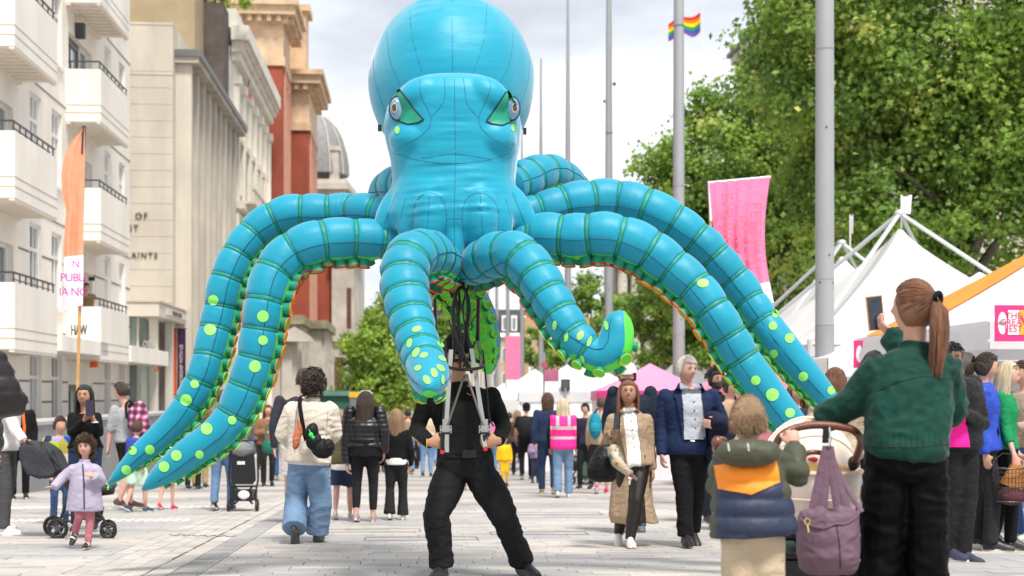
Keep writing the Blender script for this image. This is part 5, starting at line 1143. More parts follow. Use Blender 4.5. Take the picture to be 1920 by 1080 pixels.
TORSO = {'m': [(-.16, .13, .095), (-.06, .170, .118), (.02, .175, .122), (.25, .155, .108), (.45, .160, .112), (.70, .182, .122), (.86, .178, .105), (.95, .125, .085), (1.02, .062, .06)],
         'f': [(-.16, .13, .10), (-.06, .178, .125), (.02, .180, .122), (.25, .140, .098), (.42, .135, .098), (.68, .160, .118), (.86, .158, .095), (.95, .110, .078), (1.02, .052, .052)],
         'c': [(-.16, .12, .10), (-.06, .150, .118), (.02, .155, .122), (.25, .150, .118), (.45, .150, .115), (.70, .155, .112), (.86, .150, .095), (.95, .105, .08), (1.02, .055, .055)]}
def axis_frame(J, t):
    up = (J['neck'] - J['pelvis']); c = J['pelvis'] + up * t
    rs = (J['shR'] - J['shL']); rh = (J['hipR'] - J['hipL'])
    r = rh.normalized().lerp(rs.normalized(), min(max(t, 0), 1)).normalized(); u = up.normalized(); r = (r - u * r.dot(u)).normalized(); f = r.cross(u)
    return c, r, u, f * 1.0
def torso(mb, J, kind, t0=-.16, t1=1.02, ease=0.0, prof=None, shx=1.0):
    s = J['s'] * J.get('w', 1); pr = prof or TORSO[kind]; rings = []
    sw = (J['shR'] - J['shL']).length / (.37 * J['s'])
    ts = sorted(set([t0, t1] + [p[0] for p in pr if t0 < p[0] < t1] + [t0 + (t1 - t0) * k / 8 for k in range(1, 8)]))
    for t in ts:
        rx = float(np.interp(t, [p[0] for p in pr], [p[1] for p in pr])) * s + ease; ry = float(np.interp(t, [p[0] for p in pr], [p[2] for p in pr])) * s + ease * .8
        if t > .5: rx *= 1 + (sw - 1) * min(1, (t - .5) * 3) * .6
        c, r, u, f = axis_frame(J, t); rings.append(ell(c, r, f, rx, ry, 22, 2.3))
    mb.loft(rings)
def limb(mb, pts, rads, n=12):
    sp = [tuple(p) + (r,) for p, r in zip(pts, rads)]; q = spline(sp, 4); mb.tube([V(a[:3]) for a in q], [max(a[3], .004) for a in q], n)
def lin_limb(mb, pts, rads, n=12):
    pp, rr = [], []
    for i in range(len(pts) - 1):
        for k in range(4): t = k / 4; pp.append(pts[i].lerp(pts[i + 1], t)); rr.append(rads[i] * (1 - t) + rads[i + 1] * t)
    pp.append(pts[-1]); rr.append(rads[-1]); mb.tube(pp, rr, n)
def headM(J):
    f = J['face'].normalized(); u = J.get('headup', V((0, 0, 1))); u = (u - f * u.dot(f)).normalized(); u = u
    # local: +x right as seen when facing viewer (-y is the face)
    y = -f; z = u; x = y.cross(z); s = J['s'] * J.get('hs', 1)
    M = Matrix(((x.x, y.x, z.x, J['head'].x), (x.y, y.y, z.y, J['head'].y), (x.z, y.z, z.z, J['head'].z), (0, 0, 0, 1)))
    return M @ Matrix.Diagonal((s, s, s, 1))
def head_geo(mb, M, child=False, n=28):
    rings = []
    for i in range(1, n):
        th = PI * i / n; rg = []
        for j in range(32):
            f = 2 * PI * j / 32; d = V((math.sin(th) * math.cos(f), math.sin(th) * math.sin(f), -math.cos(th))); x, y, z = d.x * .077, d.y * .096, d.z * .118
            if d.z < 0:
                x *= 1 - .26 * d.z ** 2 - (.10 if d.y > 0 else 0) * abs(d.z)
                if d.y > 0: y *= 1 - .55 * d.z ** 2
                else: y *= 1 - .08 * d.z ** 2
            if d.y < 0:
                G = lambda a, b, sa, sb: math.exp(-((d.x - a) / sa) ** 2 - ((d.z - b) / sb) ** 2)
                y -= .024 * G(0, -.20, .13, .13) + .012 * G(0, .0, .10, .20) + .008 * G(0, -.52, .26, .07) + .010 * G(0, -.82, .3, .16) + .006 * G(0, .25, .5, .10)
                y += .011 * G(.36, .06, .17, .12) + .011 * G(-.36, .06, .17, .12) + .004 * G(0, -.42, .3, .05)
            rg.append(M @ V((x, y, z)))
        rings.append(rg)
    mb.loft(rings)
    for sx in (-1, 1): mb.ball(M @ V((sx * .078, .012, -.012)), .03, 8, 0, (M.to_3x3() @ Matrix.Diagonal((.35, .6, 1.05))))
def hand(mb, w, d, side, s=1, curl=.5, palm=None, spread=.0):
    """w wrist, d direction of the hand, palm: palm normal, side: +1/-1 thumb side"""
    d = d.normalized(); p = palm if palm is not None else V((0, 1, 0)); p = (p - d * p.dot(d)); p = p.normalized() if p.length > .05 else d.orthogonal(); q = d.cross(p) * side
    c = w + d * .045 * s; M = Matrix((q, d, p)).transposed()
    rings = [[w + d * (t * s) + q * (rx * s * math.cos(a)) + p * (rz * s * math.sin(a)) for a in [2 * PI * k / 12 for k in range(12)]] for t, rx, rz in ((-.02, .026, .02), (.02, .032, .02), (.05, .041, .017), (.085, .040, .015), (.095, .034, .010))]
    mb.loft(rings)
    for k, (o, L, r) in enumerate(((.033, .072, .0085), (.011, .080, .009), (-.011, .075, .0085), (-.032, .058, .0075))):
        b = w + d * (.082 * s) + q * (o * s); dd = (d + q * (o * spread * 6)).normalized(); pts = [b]; a = 0
        for j, seg in enumerate((.45, .32, .23)):
            a += curl * (.75 if j == 0 else 1.0); dj = dd * math.cos(a) + p * math.sin(a); pts.append(pts[-1] + dj * (L * seg * s))
        mb.tube(pts, [r * s, r * s, r * .9 * s, r * .7 * s], 7)
    b = w + d * .02 * s + q * .026 * s; pts = [b, b + (q * .75 + d * .6 + p * .25 * curl) * .035 * s, b + (q * .8 + d * 1.25 + p * .7 * curl) * .045 * s, b + (q * .7 + d * 1.75 + p * 1.2 * curl) * .048 * s]
    mb.tube(pts, [.013 * s, .011 * s, .0095 * s, .007 * s], 7)
def shoe(par, an, toe, s, m_up, m_sole, up=V((0, 0, 1)), high=0, name='shoe'):
    toe = toe.normalized(); u = (up - toe * up.dot(toe)).normalized(); r = toe.cross(u); hl = an - toe * .055 * s - u * .075 * s
    rings = []
    for t, w_, h in ((-.01, .020, .05), (.02, .034, .095 + high), (.08, .036, .10 + high), (.13, .040, .075), (.18, .045, .055), (.23, .042, .045), (.262, .028, .03)):
        c = hl + toe * t * s; rings.append([c + r * (w_ * s * math.cos(a)) + u * ((.022 + h * max(0, math.sin(a)) ** .8 if math.sin(a) > 0 else .018) * s) for a in [2 * PI * k / 14 for k in range(14)]])
    m = MB(); m.loft(rings); so_ = obj(name, m, m_up, par, True, sh=50)
    m = MB(); out_ = []
    for z_ in (0, .026): out_.append([hl + toe * (.125 + .142 * math.cos(a)) * s + r * ((.040 + .008 * math.cos(a)) * s * math.sin(a)) + u * z_ * s for a in [2 * PI * k / 18 for k in range(18)]])
    m.loft(out_); obj('sole', m, m_sole, so_)
    return so_
def hair_strands(m, M, roots, fn, n, r=.004, seg=6, rs=None):
    for k in range(n):
        pts = fn(k, rs); m.tube([M @ V(p) for p in pts], [r, r * 1.15, r * 1.1] + [r * .9] * (len(pts) - 4) + [r * .3] if len(pts) > 3 else r, 4, False)
def add_hair(par, J, style, col, M, seed=0, det=1.0, vox=.012):
    rs = random.Random(seed); hm = hairmat(col); s = 1
    m = MB()
    def cap(zc=-.02, fr=.30, grow=.012, back=1.42, rings_=14):
        """shell over the skull, open at the face"""
        R = []
        for i in range(rings_ + 1):
            th = PI * .5 * back * i / rings_
            rg = []
            for j in range(28):
                f = 2 * PI * j / 28; dy = math.sin(f); lim = 1.0
                # forehead hairline: shorten toward the face
                if dy < -.15: lim = 1 - fr * min(1, (-dy - .15) / .5)
                t = th * lim * (1 if dy < 0 else 1.06)
                d = V((math.sin(t) * math.cos(f), math.sin(t) * math.sin(f), math.cos(t)))
                g = grow * (1 if i < rings_ else .2); n_ = .003 * noise.noise(d * 7 + V((seed, 0, 0)))
                x, y, z = d.x * (.077 + g + n_), d.y * (.096 + g + n_), d.z * (.118 + g + n_)
                if d.z < 0 and d.y > 0: y *= 1 - .45 * d.z ** 2
                rg.append(V((x, y, z)))
            R.append(rg)
        R2 = [[p * .93 for p in rg] for rg in R]
        a = MB(M); a.loft(R, False); a.loft(list(reversed(R2)), False); k = len(R) * 28
        a.add([p for p in R[-1]] + [p for p in R2[-1]], [(j, (j + 1) % 28, 28 + (j + 1) % 28, 28 + j) for j in range(28)])
        a.add([R[0][0], R[0][7], R[0][14], R[0][21]], [(0, 1, 2, 3)])
        return a
    if style in ('short', 'crop'):
        a = cap(fr=.46 if style == 'short' else .5, grow=.012 if style == 'short' else .007, back=1.26); obj('hair', a, hm, par, True, sh=0)
        b = MB(M)
        for k in range(int((260 if style == 'short' else 620) * det)):
            f = rs.uniform(0, 2 * PI); t = PI * .5 * 1.20 * math.sqrt(rs.random()); lim = 1 - .46 * min(1, max(0, (-math.sin(f) - .15) / .5)); t *= lim
            d = V((math.sin(t) * math.cos(f), math.sin(t) * math.sin(f), math.cos(t))); p = V((d.x * .088, d.y * .107, d.z * .130)); tg = V((rs.uniform(-.4, .4), -.5 if d.z > .4 else .1, -1 + d.z)).normalized()
            L = .028 if style == 'short' else .024; g_ = .006 if style == 'short' else .001; q_ = 1 if style == 'short' else .55; b.tube([p - d * .008, p + d * g_ + tg * L * .4, p + d * (g_ - .002) + tg * L], [.0035 * q_, .003 * q_, .001 * q_], 4, False)
        obj('hair', b, hm, par, True, sh=0)
    elif style in ('curly', 'curlychild', 'curlytop'):
        a = cap(fr=.50, grow=.018); obj('hair', a, hm, par, True, sh=0); b = MB(M); N = int((330 if style != 'curlytop' else 170) * det)
        for k in range(N):
            f = rs.uniform(0, 2 * PI); t = PI * .5 * (1.55 if style != 'curlytop' else .9) * math.sqrt(rs.random()); lim = 1 - .60 * min(1, max(0, (-math.sin(f) - .05) / .4)); t *= lim
            d = V((math.sin(t) * math.cos(f), math.sin(t) * math.sin(f), math.cos(t))); R0 = .095 + rs.random() * .045; p = V((d.x * R0 * .95, d.y * R0 * 1.1, d.z * R0 * 1.25))
            u = d.orthogonal().normalized(); v = d.cross(u); a0 = rs.uniform(0, 6.28); rr = rs.uniform(.010, .020); dn = V((0, 0, -1)) * (.02 if style == 'curly' else .035)
            b.tube([p + (u * math.cos(a0 + q) + v * math.sin(a0 + q)) * rr * (1 - q * .05) + dn * (q / 6) for q in [i * .9 for i in range(8)]], [.003, .005, .0055, .0055, .005, .005, .004, .002], 3, False)
        obj('hair', b, hm, par, True, sh=0)
    else:
        a = cap(fr=.54, grow=.012); obj('hair', a, hm, par, True, sh=0)
        if style in ('long', 'longwavy', 'xlong', 'bob'):
            Lm = {'long': .42, 'longwavy': .40, 'xlong': .50, 'bob': .20}[style]; core = MB(M); b = MB(M)
            for k in range(int(210 * det)):
                f = rs.uniform(-.22, PI + .22); L = Lm * rs.uniform(.72, 1.05); d = V((math.cos(f), math.sin(f), 0)); t0 = rs.uniform(.15, 1.0)
                rx = .086 + .012 * rs.random(); p0 = V((d.x * rx * t0, d.y * .108 * t0, .125 * math.sqrt(max(0, 1 - t0 * t0 * .9)))); w_ = .012 * (1 if style in ('longwavy', 'bob') else .35); a0 = rs.uniform(0, 6)
                pts = [p0, V((d.x * rx, d.y * .108, .02))]
                for q in range(1, 7):
                    z = -L * q / 6; sp_ = 1 + .10 * q / 6 if style != 'bob' else 1 - .1 * q / 6; bk = .02 * min(1, q / 3) if d.y > -.2 else .0
                    pts.append(V((d.x * rx * sp_ + w_ * math.sin(a0 + q * 1.3), d.y * (.105 - .02 * min(q, 3) / 3) + bk + w_ * math.cos(a0 + q * 1.1), z)))
                b.tube(pts, [.006, .010, .011, .011, .010, .009, .007, .002], 4, False)
            obj('hair', b, hm, par, True, sh=0)
            # solid underlayer so that light does not leak through
            rr = []
            for q in range(8):
                z = .03 - (Lm * .86) * q / 7; rr.append([V((math.cos(f) * (.080 + .012 * q / 7), max(-.01, math.sin(f)) * (.098 - .014 * min(q, 4) / 4) + .012, z)) for f in [2 * PI * i / 20 for i in range(20)]])
            core.loft(rr); obj('hair', core, hm, par, True, sh=60)
        if style in ('ponytail', 'bun'):
            b = MB(M)
            for k in range(int(200 * det)):
                f = rs.uniform(0, 2 * PI); t1 = PI * .5 * rs.uniform(.1, 1.15) * (1 - .5 * min(1, max(0, (-math.sin(f) - .15) / .5))); pts = []
                d0 = V((math.sin(t1) * math.cos(f), math.sin(t1) * math.sin(f), math.cos(t1))); d1 = V((0, .92, .38)).normalized()
                for q in range(6): d = d0.lerp(d1, q / 5).normalized(); g = .0135 + .002 * rs.random(); z = d.z * (.118 + g); y = d.y * (.096 + g) * (1 - .45 * d.z ** 2 if (d.z < 0 and d.y > 0) else 1); pts.append(V((d.x * (.077 + g), y, z)))
                b.tube(pts, [.0008, .0026, .003, .003, .003, .002], 4, False)
            obj('hair', b, hm, par, True, sh=0)
            if style == 'bun': b = MB(M); b.ball((0, .11, .06), (.035, .03, .04), 12); obj('hair_bun', b, hm, par, True, sh=0)
            else:
                b = MB(M)
                for k in range(int(330 * det)):
                    a0 = rs.uniform(0, 6.28); r0 = math.sqrt(rs.random()); L = .34 * rs.uniform(.8, 1.05); o = V((math.cos(a0), math.sin(a0), 0)) * r0
                    pts = [V((o.x * .02, .10 + o.y * .012, .045 + o.x * .01))] + [V((o.x * (.026 + .034 * math.sin(PI * min(q / 6 + .12, 1))) + .012 * q / 6, .118 + .022 * math.sin(q / 6 * 2.6) + o.y * .034, .045 - L * q / 6)) for q in range(1, 7)]
                    w0 = rs.uniform(0, 6); pts = [p_ + V((.005 * math.sin(w0 + i_ * 1.4), .004 * math.cos(w0 + i_), 0)) * min(1, i_ / 2) for i_, p_ in enumerate(pts)]; b.tube(pts, [.003, .0042, .0046, .0046, .004, .003, .0012], 3, False)
                obj('ponytail', b, hm, par, True, sh=0); b = MB(M); b.tube([V((.026 * math.cos(t), .118, .045 + .026 * math.sin(t))) for t in [i * .52 for i in range(13)]], .012, 8); obj('hair_tie', b, BLKF, par, True)
def face_bits(par, M, brow='dark', glasses=False, beard=None, smile=False):
    hm = hairmat(brow)
    for sx in (-1, 1):
        m = MB(M); m.ball((sx * .029, -.082, .006), (.0125, .008, .0075), 10); e = obj('eye', m, eyew, par, True); m = MB(M); m.ball((sx * .029, -.0895, .006), (.0062, .003, .0066), 8); obj('iris', m, eyem, e, True)
        m = MB(M); m.tube([V((sx * .014, -.0955, .0225)), V((sx * .028, -.0965, .028)), V((sx * .045, -.086, .023))], [.003, .0035, .0018], 6); obj('eyebrow', m, hm, par, True)
        m = MB(M); m.tube([V((sx * .017, -.0905, .011)), V((sx * .029, -.0925, .0145)), V((sx * .042, -.085, .009))], [.0018, .0022, .0016], 5); obj('eyelash', m, eyem, par, True)
    m = MB(M)
    w_ = .026 if smile else .021
    m.tube([V((-w_, -.086, -.060 + (.006 if smile else 0))), V((-.01, -.0985, -.0625)), V((0, -.1005, -.0615)), V((.01, -.0985, -.0625)), V((w_, -.086, -.060 + (.006 if smile else 0)))], [.0015, .005, .0045, .005, .0015], 7); obj('mouth', m, lipm, par, True)
    if glasses:
        m = MB(M)
        for sx in (-1, 1): m.tube([V((sx * .031 + .021 * math.cos(t), -.102 + .006 * abs(math.cos(t)), .004 + .017 * math.sin(t))) for t in [i * .449 for i in range(15)]], .0018, 5); m.tube([V((sx * .052, -.096, .008)), V((sx * .080, .01, .006))], .0015, 5)
        m.tube([V((-.010, -.103, .007)), V((.010, -.103, .007))], .0015, 5); obj('glasses', m, eyem, par)
    if beard:
        m = MB(M); R = []
        for i in range(8):
            z = -.035 - .011 * i; R.append([V((math.cos(f) * (.074 - .0042 * i) * 1.02, -abs(math.sin(f)) * (.099 + .003 * i if i < 6 else .100) * .985 - .002, z)) for f in [PI + PI * k / 16 for k in range(17)]])
        m.loft(R, False, closed=False); obj('beard', m, hairmat(beard), par, True, sh=0)
def wrinkle(me, amp, sc_=7.0, seed=0, elong=2.2):
    if amp <= 0: return
    def f(p):
        q = V((p.x * sc_ + seed, p.y * sc_, p.z * sc_ * elong)); w_ = noise.noise(p * 3.1 + V((seed, 0, 0)))
        r1 = 1 - 2.2 * abs(noise.noise(q + V((w_, w_, 0)) * 1.2)); r2 = 1 - 2.2 * abs(noise.noise(V((p.x * sc_ * 2 + p.z * 5, p.y * sc_ * 2 + seed, p.z * sc_ * 2.4 - p.x * 5))))
        return amp * (.62 * r1 * max(0, .5 + w_) + .34 * r2 * max(0, .5 - w_) + .35 * noise.noise(p * 5) - .2)
    displace(me, f)
def person(label, J, skin='fair', hair=('short', 'dark'), kind='m', top=None, bottom=None, shoes=(shoeB, soleW), vox=.014, face=False, det=1.0, hands=None, group=None, group_hair=None, body=True, brow=None, seed=0, feet='LR', faceopts={}, headless=False, slv=None):
    """top: dict(m, ease, t0, sleeve(0..1 wrist), cuff, mats...)"""
    s = J['s']; T = thing('person', label, 'person', J['o'], group); M = headM(J); J['M'] = M
    wl = J.get('w', 1)
    mb = MB(); torso(mb, J, kind, ease=-.004)
    if not headless:
        head_geo(mb, M); nk = J['head'] + M.to_3x3() @ V((0, .015, -.07)); mb.tube([J['neck'] + (J['pelvis'] - J['neck']).normalized() * .04, J['neck'] + V((0, 0, .02)), nk], [.060 * s, .052 * s, .050 * s], 14)
    ar = .85 if kind != 'm' else 1
    for k in 'LR':
        mb.ball(J['sh' + k], .058 * s * ar, 10); lin_limb(mb, [J['sh' + k], J['el' + k], J['wr' + k]], [.050 * s * ar, .040 * s * ar, .026 * s * ar]); mb.ball(J['el' + k], .038 * s * ar, 8)
        hi = (hands or {}).get(k, {})
        if hi is not None:
            d = hi.get('d') or (J['wr' + k] - J['el' + k]); hand(mb, J['wr' + k], d, hi.get('side', 1 if k == 'L' else -1), s * hi.get('s', 1), hi.get('curl', .45), hi.get('palm', (J['hipL' if k == 'R' else 'hipR'] - J['wr' + k]) * 1.0), hi.get('spread', .1))
        lin_limb(mb, [J['hip' + k], J['hip' + k].lerp(J['kn' + k], .4), J['kn' + k], J['kn' + k].lerp(J['an' + k], .35), J['an' + k]], [.085 * s * (.95 if kind == 'm' else 1), .078 * s, .052 * s, .054 * s, .034 * s])
        mb.ball(J['kn' + k], .052 * s, 8); tt = J['toe' + k]; mb.tube([J['an' + k], J['an' + k] + tt * .06 * s - J['up' + k] * .04 * s, J['an' + k] + tt * .15 * s - J['up' + k] * .055 * s], [.036 * s, .034 * s, .022 * s], 8)
    me = remesh(mb, vox * 1.5 if vox > .0105 else vox * 1.05, 2, .4, .38)
    B = mesh_obj('body', me, SK[skin] if isinstance(skin, str) else skin, T)
    if top:
        e = top.get('ease', .018); mb = MB(); torso(mb, J, kind, top.get('t0', -.02), top.get('t1', .985), e, top.get('prof'))
        sl = top.get('sleeve', 1); er = e * .42 + top.get('puff', 0) * .8
        for k in 'LR':
            mb.ball(J['sh' + k], (.054 * ar) * s + e * .45, 12)
            S, E, W = J['sh' + k], J['el' + k], J['wr' + k]
            if sl >= .99: pts = [S, S.lerp(E, .5), E, E.lerp(W, .5), W + (E - W).normalized() * -.005]; rr = [.052, .050, .045, .040, .034]
            elif sl > .5: q = (sl - .5) * 2; pts = [S, S.lerp(E, .5), E, E.lerp(W, q)]; rr = [.055, .052, .046, .043]
            else: q = sl * 2; pts = [S, S.lerp(E, q * .6), S.lerp(E, q)]; rr = [.056, .056, .056]
            lin_limb(mb, pts, [r * s * ar + er for r in rr]); 
            if sl >= .5: mb.ball(E, .043 * s * ar + er * .9, 10)
        if top.get('collar'): c, r, u, f = axis_frame(J, 1.0); mb.tube([c - u * .03, c + u * .035], [.070 * s + e * .3, .064 * s + e * .3], 18)
        if top.get('hood'):
            c, r, u, f = axis_frame(J, .96); Rh = Matrix((r, -f, u)).transposed(); mb.ball(c - f * .085 * s, (.13 * s, .07 * s, .085 * s), 16, 0, Rh)
        if top.get('extra'): top['extra'](mb, J)
        me = remesh(mb, vox * 1.3, 3, .5); sd_ = seed * 3.1
        if top.get('quilt'):
            qh = top['quilt']; displace(me, lambda p: .012 * abs(math.sin(p.z * PI / qh)) ** .6 - .008 + .004 * noise.noise(p * 14))
        else: wrinkle(me, top.get('wr', .008), 8, sd_)
        mats = top['m']; mi = None
        if top.get('paint'): mi = [top['paint'](V(c)) for c in fc_of(me)]
        J['bv'] = bvh_of(me); J['topo'] = mesh_obj(top.get('name', 'top'), me, mats, T, midx=mi)
    if bottom:
        bt = bottom; mb = MB(); e = bt.get('ease', .012); torso(mb, J, kind, -.17, bt.get('t1', .12), e)
        q = bt.get('len', 1.0)
        for k in 'LR':
            Hp, K, A = J['hip' + k], J['kn' + k], J['an' + k]; r = [x * s for x in bt.get('r', (.095, .088, .068, .062, .060))]
            pts = [Hp - (K - Hp).normalized() * .0, Hp.lerp(K, .45), K, K.lerp(A, .5), A + (K - A).normalized() * bt.get('lift', .0)]
            if q < .5: pts = pts[:2] + [Hp.lerp(K, q * 2)]; rr = [r[0], r[1], r[1] * 1.02]
            else: rr = r
            lin_limb(mb, pts, rr, 16)
            if q >= .5: mb.ball(K, r[2], 10)
        me = remesh(mb, vox * 1.3, 3, .5); wrinkle(me, bt.get('wr', .008), 7, seed * 1.7 + 5); mi = None
        if bt.get('paint'): mi = [bt['paint'](V(c)) for c in fc_of(me)]
        J['bv2'] = bvh_of(me); J['boto'] = mesh_obj(bt.get('name', 'trousers'), me, bt['m'], T, midx=mi)
    if shoes:
        for k in feet: shoe(T, J['an' + k], J['toe' + k], s, shoes[0], shoes[1], J['up' + k], shoes[2] if len(shoes) > 2 else 0)
    if hair and not headless: add_hair(T, J, hair[0], hair[1], M, seed, det)
    if face: face_bits(T, M, brow or (hair[1] if hair else 'dark'), **faceopts)
    return T
def strap(par, pts, w_, m, name='strap', th=.004, face_to=None):
    q = [V(p) for p in spline([tuple(p) for p in pts], 6)]; b = MB(); b.tube(q, [(w_, th)] * len(q), 8, up=face_to or V((0, -1, 0))); return obj(name, b, m, par, True)
def ballmesh(name, par, c, r, m, M=None, vox=.01, wr=.006, extra=None, sc_=9):
    mb = MB(); mb.ball(c, r, 18, 0, M)
    if extra: extra(mb)
    me = remesh(mb, vox, 3); wrinkle(me, wr, sc_, 3, 1); return mesh_obj(name, me, m, par)
def patch_on(par, bv, poly, m, name, off=.005, step=4): return obj(name, on_px(bv, poly, step, off), m, par, True, sh=0)
def pxball(mb, px, py, Y, rx, ry, rd=None, rot=0, n=14): k = Y / FP; mb.ball(P(px, py, Y), (rx * k, (rd or rx) * k, ry * k), n, 0, Matrix.Rotation(rot, 3, 'Y'))
def phone(label, c, face, M3, par=None, case='#1a1a1c', k=1):
    T = thing('smartphone', label, 'phone', c); ax, ay, az = M3; m = MB(); m.obox(c, ax * .037 * k, ay * .0045, az * .075 * k); obj('case', m, mat('phone_case_' + case, case, .4, .05), T)
    m = MB(); m.obox(c + ay * .0052 * face, ax * .033 * k, ay * .0008, az * .070 * k); obj('screen', m, mat('phone_screen', (.03, .04, .06), .12, .3, 25), T); return T
def pxo(c): return 960 + c.x / c.y * FP, HY - (c.z - 1) / c.y * FP
def capm(par, M, m, brim=True, k=1.0, white_=False, name='cap'):
    b = MB(M); R = []
    for i in range(9):
        t = PI * .5 * 1.02 * i / 8; R.append([V((math.sin(t) * math.cos(f) * .092 * k, math.sin(t) * math.sin(f) * .111 * k + .002, .028 + math.cos(t) * .108 * k)) for f in [2 * PI * j / 24 for j in range(24)]])
    b.loft(R, True); o = obj(name, b, m, par, True, sh=60)
    if brim:
        b = MB(M); b.loft([[V((.070 * math.cos(f), -.088 - .085 * abs(math.sin(f)) ** .9, .030 + zz - .018 * abs(math.sin(f)) - .10 * (.07 * math.cos(f)) ** 2 * 20)) for f in [PI + PI * j / 14 for j in range(15)]] for zz in (-.004, .004)]); obj('brim', b, m, o, True, sh=60)
    return o
MAIN = []
# ---------------------------------------------------------------- puppeteer
charc = fabric('#17181a', 'charcoal_twill', var=.14, bump=.4); knit = fabric('#0a0b0c', 'black_knit', var=.12, bump=.4)
J = std(872, 10.2, 1.88, 0)
pj(J, 10.2, head=(858, 662, -.02), neck=(861, 724, 0), pelvis=(872, 870, .02), shL=(802, 745, .02), shR=(922, 742, .02), elL=(781, 806, .02), elR=(945, 800, .02), wrL=(806, 829, -.42), wrR=(934, 826, -.42), hipL=(847, 885, .02), hipR=(900, 885, .02), knL=(818, 966, -.12), knR=(944, 968, -.12), anL=(829, 1064, -.05), anR=(980, 1056, .05))
J['toeL'] = V((-.25, -1, 0)); J['toeR'] = V((.5, -.85, -.12)); J['face'] = V((.12, -1, -.12)); J['w'] = 1.0
T = person('puppeteer in black with a cap, legs braced apart, gripping the octopus frame', J, 'tan', ('short', 'dkbrown'), 'm',
    dict(m=knit, ease=.022, t0=-.02, wr=.007, name='sweater', collar=1), dict(m=charc, ease=.022, r=(.108, .112, .092, .080, .084), wr=.022, t1=.16, name='work_trousers', lift=.01), (shoeB, mat('sole_black', (.03, .03, .03), .6, .1)), vox=.009, face=True,
    hands=dict(L=dict(d=V((1, -.05, -.05)), palm=V((.1, 1, 0)), curl=1.15, spread=.12, s=1.05), R=dict(d=V((-1, -.05, -.12)), palm=V((-.1, 1, 0)), curl=1.15, spread=.12, s=1.05)), brow='dkbrown')
capm(T, J['M'], fabric('#0e0e10', 'cap_black'), True, 1.08)
b = MB(); c = J['wrL'].lerp(J['wrL'] + V((-.06, .06, 0)), .35); b.tube([c + V((0, .034 * math.cos(t), .036 * math.sin(t))) for t in [i * .45 for i in range(15)]], [(.004, .011)] * 15, 8); obj('wristband', b, mat('wrist_yellow', '#f0c020', .5), T, True)
patch_on(T, J['bv'], [(826, 752), (905, 752), (912, 830), (905, 858), (838, 858), (828, 830)], fabric('#1b1b1d', 'harness_black', bump=.5), 'chest_harness', .012)
for a, bb_ in (((818, 722), (828, 760)), ((905, 720), (902, 760))): o = line_px(J['bv'], [a, bb_, ((a[0] + bb_[0]) / 2, 790)], .016, .01); obj('harness_strap', o, BLKF, T, True)
b = MB(); c = P(872, 853, 10.2); b.tube([c + V((.19 * math.cos(t), .135 * math.sin(t), .012 * math.cos(t))) for t in [i * 2 * PI / 30 for i in range(31)]], [(.006, .028)] * 31, 8, up=V((0, 0, 1))); obj('hip_belt', b, BLKF, T, True)
b = MB(); b.obox(P(880, 851, 10.04), (.05, 0, 0), (0, .01, 0), (0, 0, .028)); obj('buckle', b, mat('black_plastic', '#0d0d0f'), T)
o = line_px(J['bv'], [(875, 737), (882, 741), (889, 738)], .003, .02, 2); obj('carabiner', o, mat('brass', (.6, .45, .15), .3, .1, metal=.8), T)
# seams at the knees and a hem line
for l in ([(797, 985), (815, 990), (842, 984)], [(936, 988), (952, 996), (972, 990)], [(966, 1040), (985, 1044), (1002, 1038)]): obj('seam', line_px(J['bv2'], l, .003, .001), charc, T)

# ---------------------------------------------------------------- woman in the green jacket
J = std(1697, 6.4, 1.74, PI)
pj(J, 6.4, head=(1713, 577, 0), neck=(1714, 655, .02), pelvis=(1695, 868, 0), shR=(1655, 690, .02), shL=(1768, 682, .02), elR=(1604, 752, .10), wrR=(1543, 786, .22), elL=(1786, 772, .12), wrL=(1674, 630, .48), hipR=(1665, 872, 0), hipL=(1730, 872, 0), knR=(1652, 1050, .02), knL=(1738, 1050, -.03), anR=(1647, 1212, .02), anL=(1742, 1215, -.02))
J['face'] = V((-.75, .75, .08)); J['w'] = 1.02
green = mat('green_velvet', '#0f3a30', .75, .28, 5, .4, 22, sheen=.10, spec=.2); velv = mat('black_velvet', '#040405', .6, .3, 4, .3, 20, stretch=(1, 1, .25), spec=.10)
T = person('woman in a dark green velvet jacket with a long ponytail, raising a phone', J, 'fair', ('ponytail', 'auburn'), 'f',
    dict(m=green, ease=.020, t0=.02, wr=.022, name='jacket', puff=.036, collar=1, prof=[(-.02, .145, .13), (.05, .155, .14), (.12, .168, .15), (.4, .170, .14), (.7, .178, .125), (.86, .172, .10), (.95, .125, .08), (1.03, .058, .055)]),
    dict(m=velv, ease=.006, r=(.105, .105, .096, .096, .100), wr=.022, t1=.2), (shoeB, soleW), vox=.0075,
    hands=dict(R=dict(d=V((-.85, .25, -.18)), palm=V((.1, 0, -1)), curl=.35, s=.95), L=dict(d=V((-.55, .1, .55)), palm=V((.7, .2, .6)), curl=.7, s=.95)), seed=2, det=1.6)
for l in ([(1640, 735), (1680, 716), (1730, 705), (1790, 712)], [(1612, 833), (1660, 838), (1720, 838), (1786, 832)]): obj('seam', line_px(J['bv'], l, .0025, .001), mat('green_seam', '#0a2a24', .8), T)
for k in range(13): x_ = 1632 + k * 11; obj('gather', line_px(J['bv'], [(x_, 834), (x_ + 1, 820 - (k % 3) * 5)], .003, .000), green, T)
b = MB(); b.ball(P(1691, 590, 6.36), .0045, 8); obj('earring', b, mat('gold', (.8, .6, .25), .25, 0, metal=1), T)
phone('black smartphone in a tan case raised by the woman in green', P(1641, 587, 6.92), -1, (V((.98, .12, .12)), V((-.12, .99, 0)), V((-.10, 0, 1))), case='#c9923f', k=1.12)
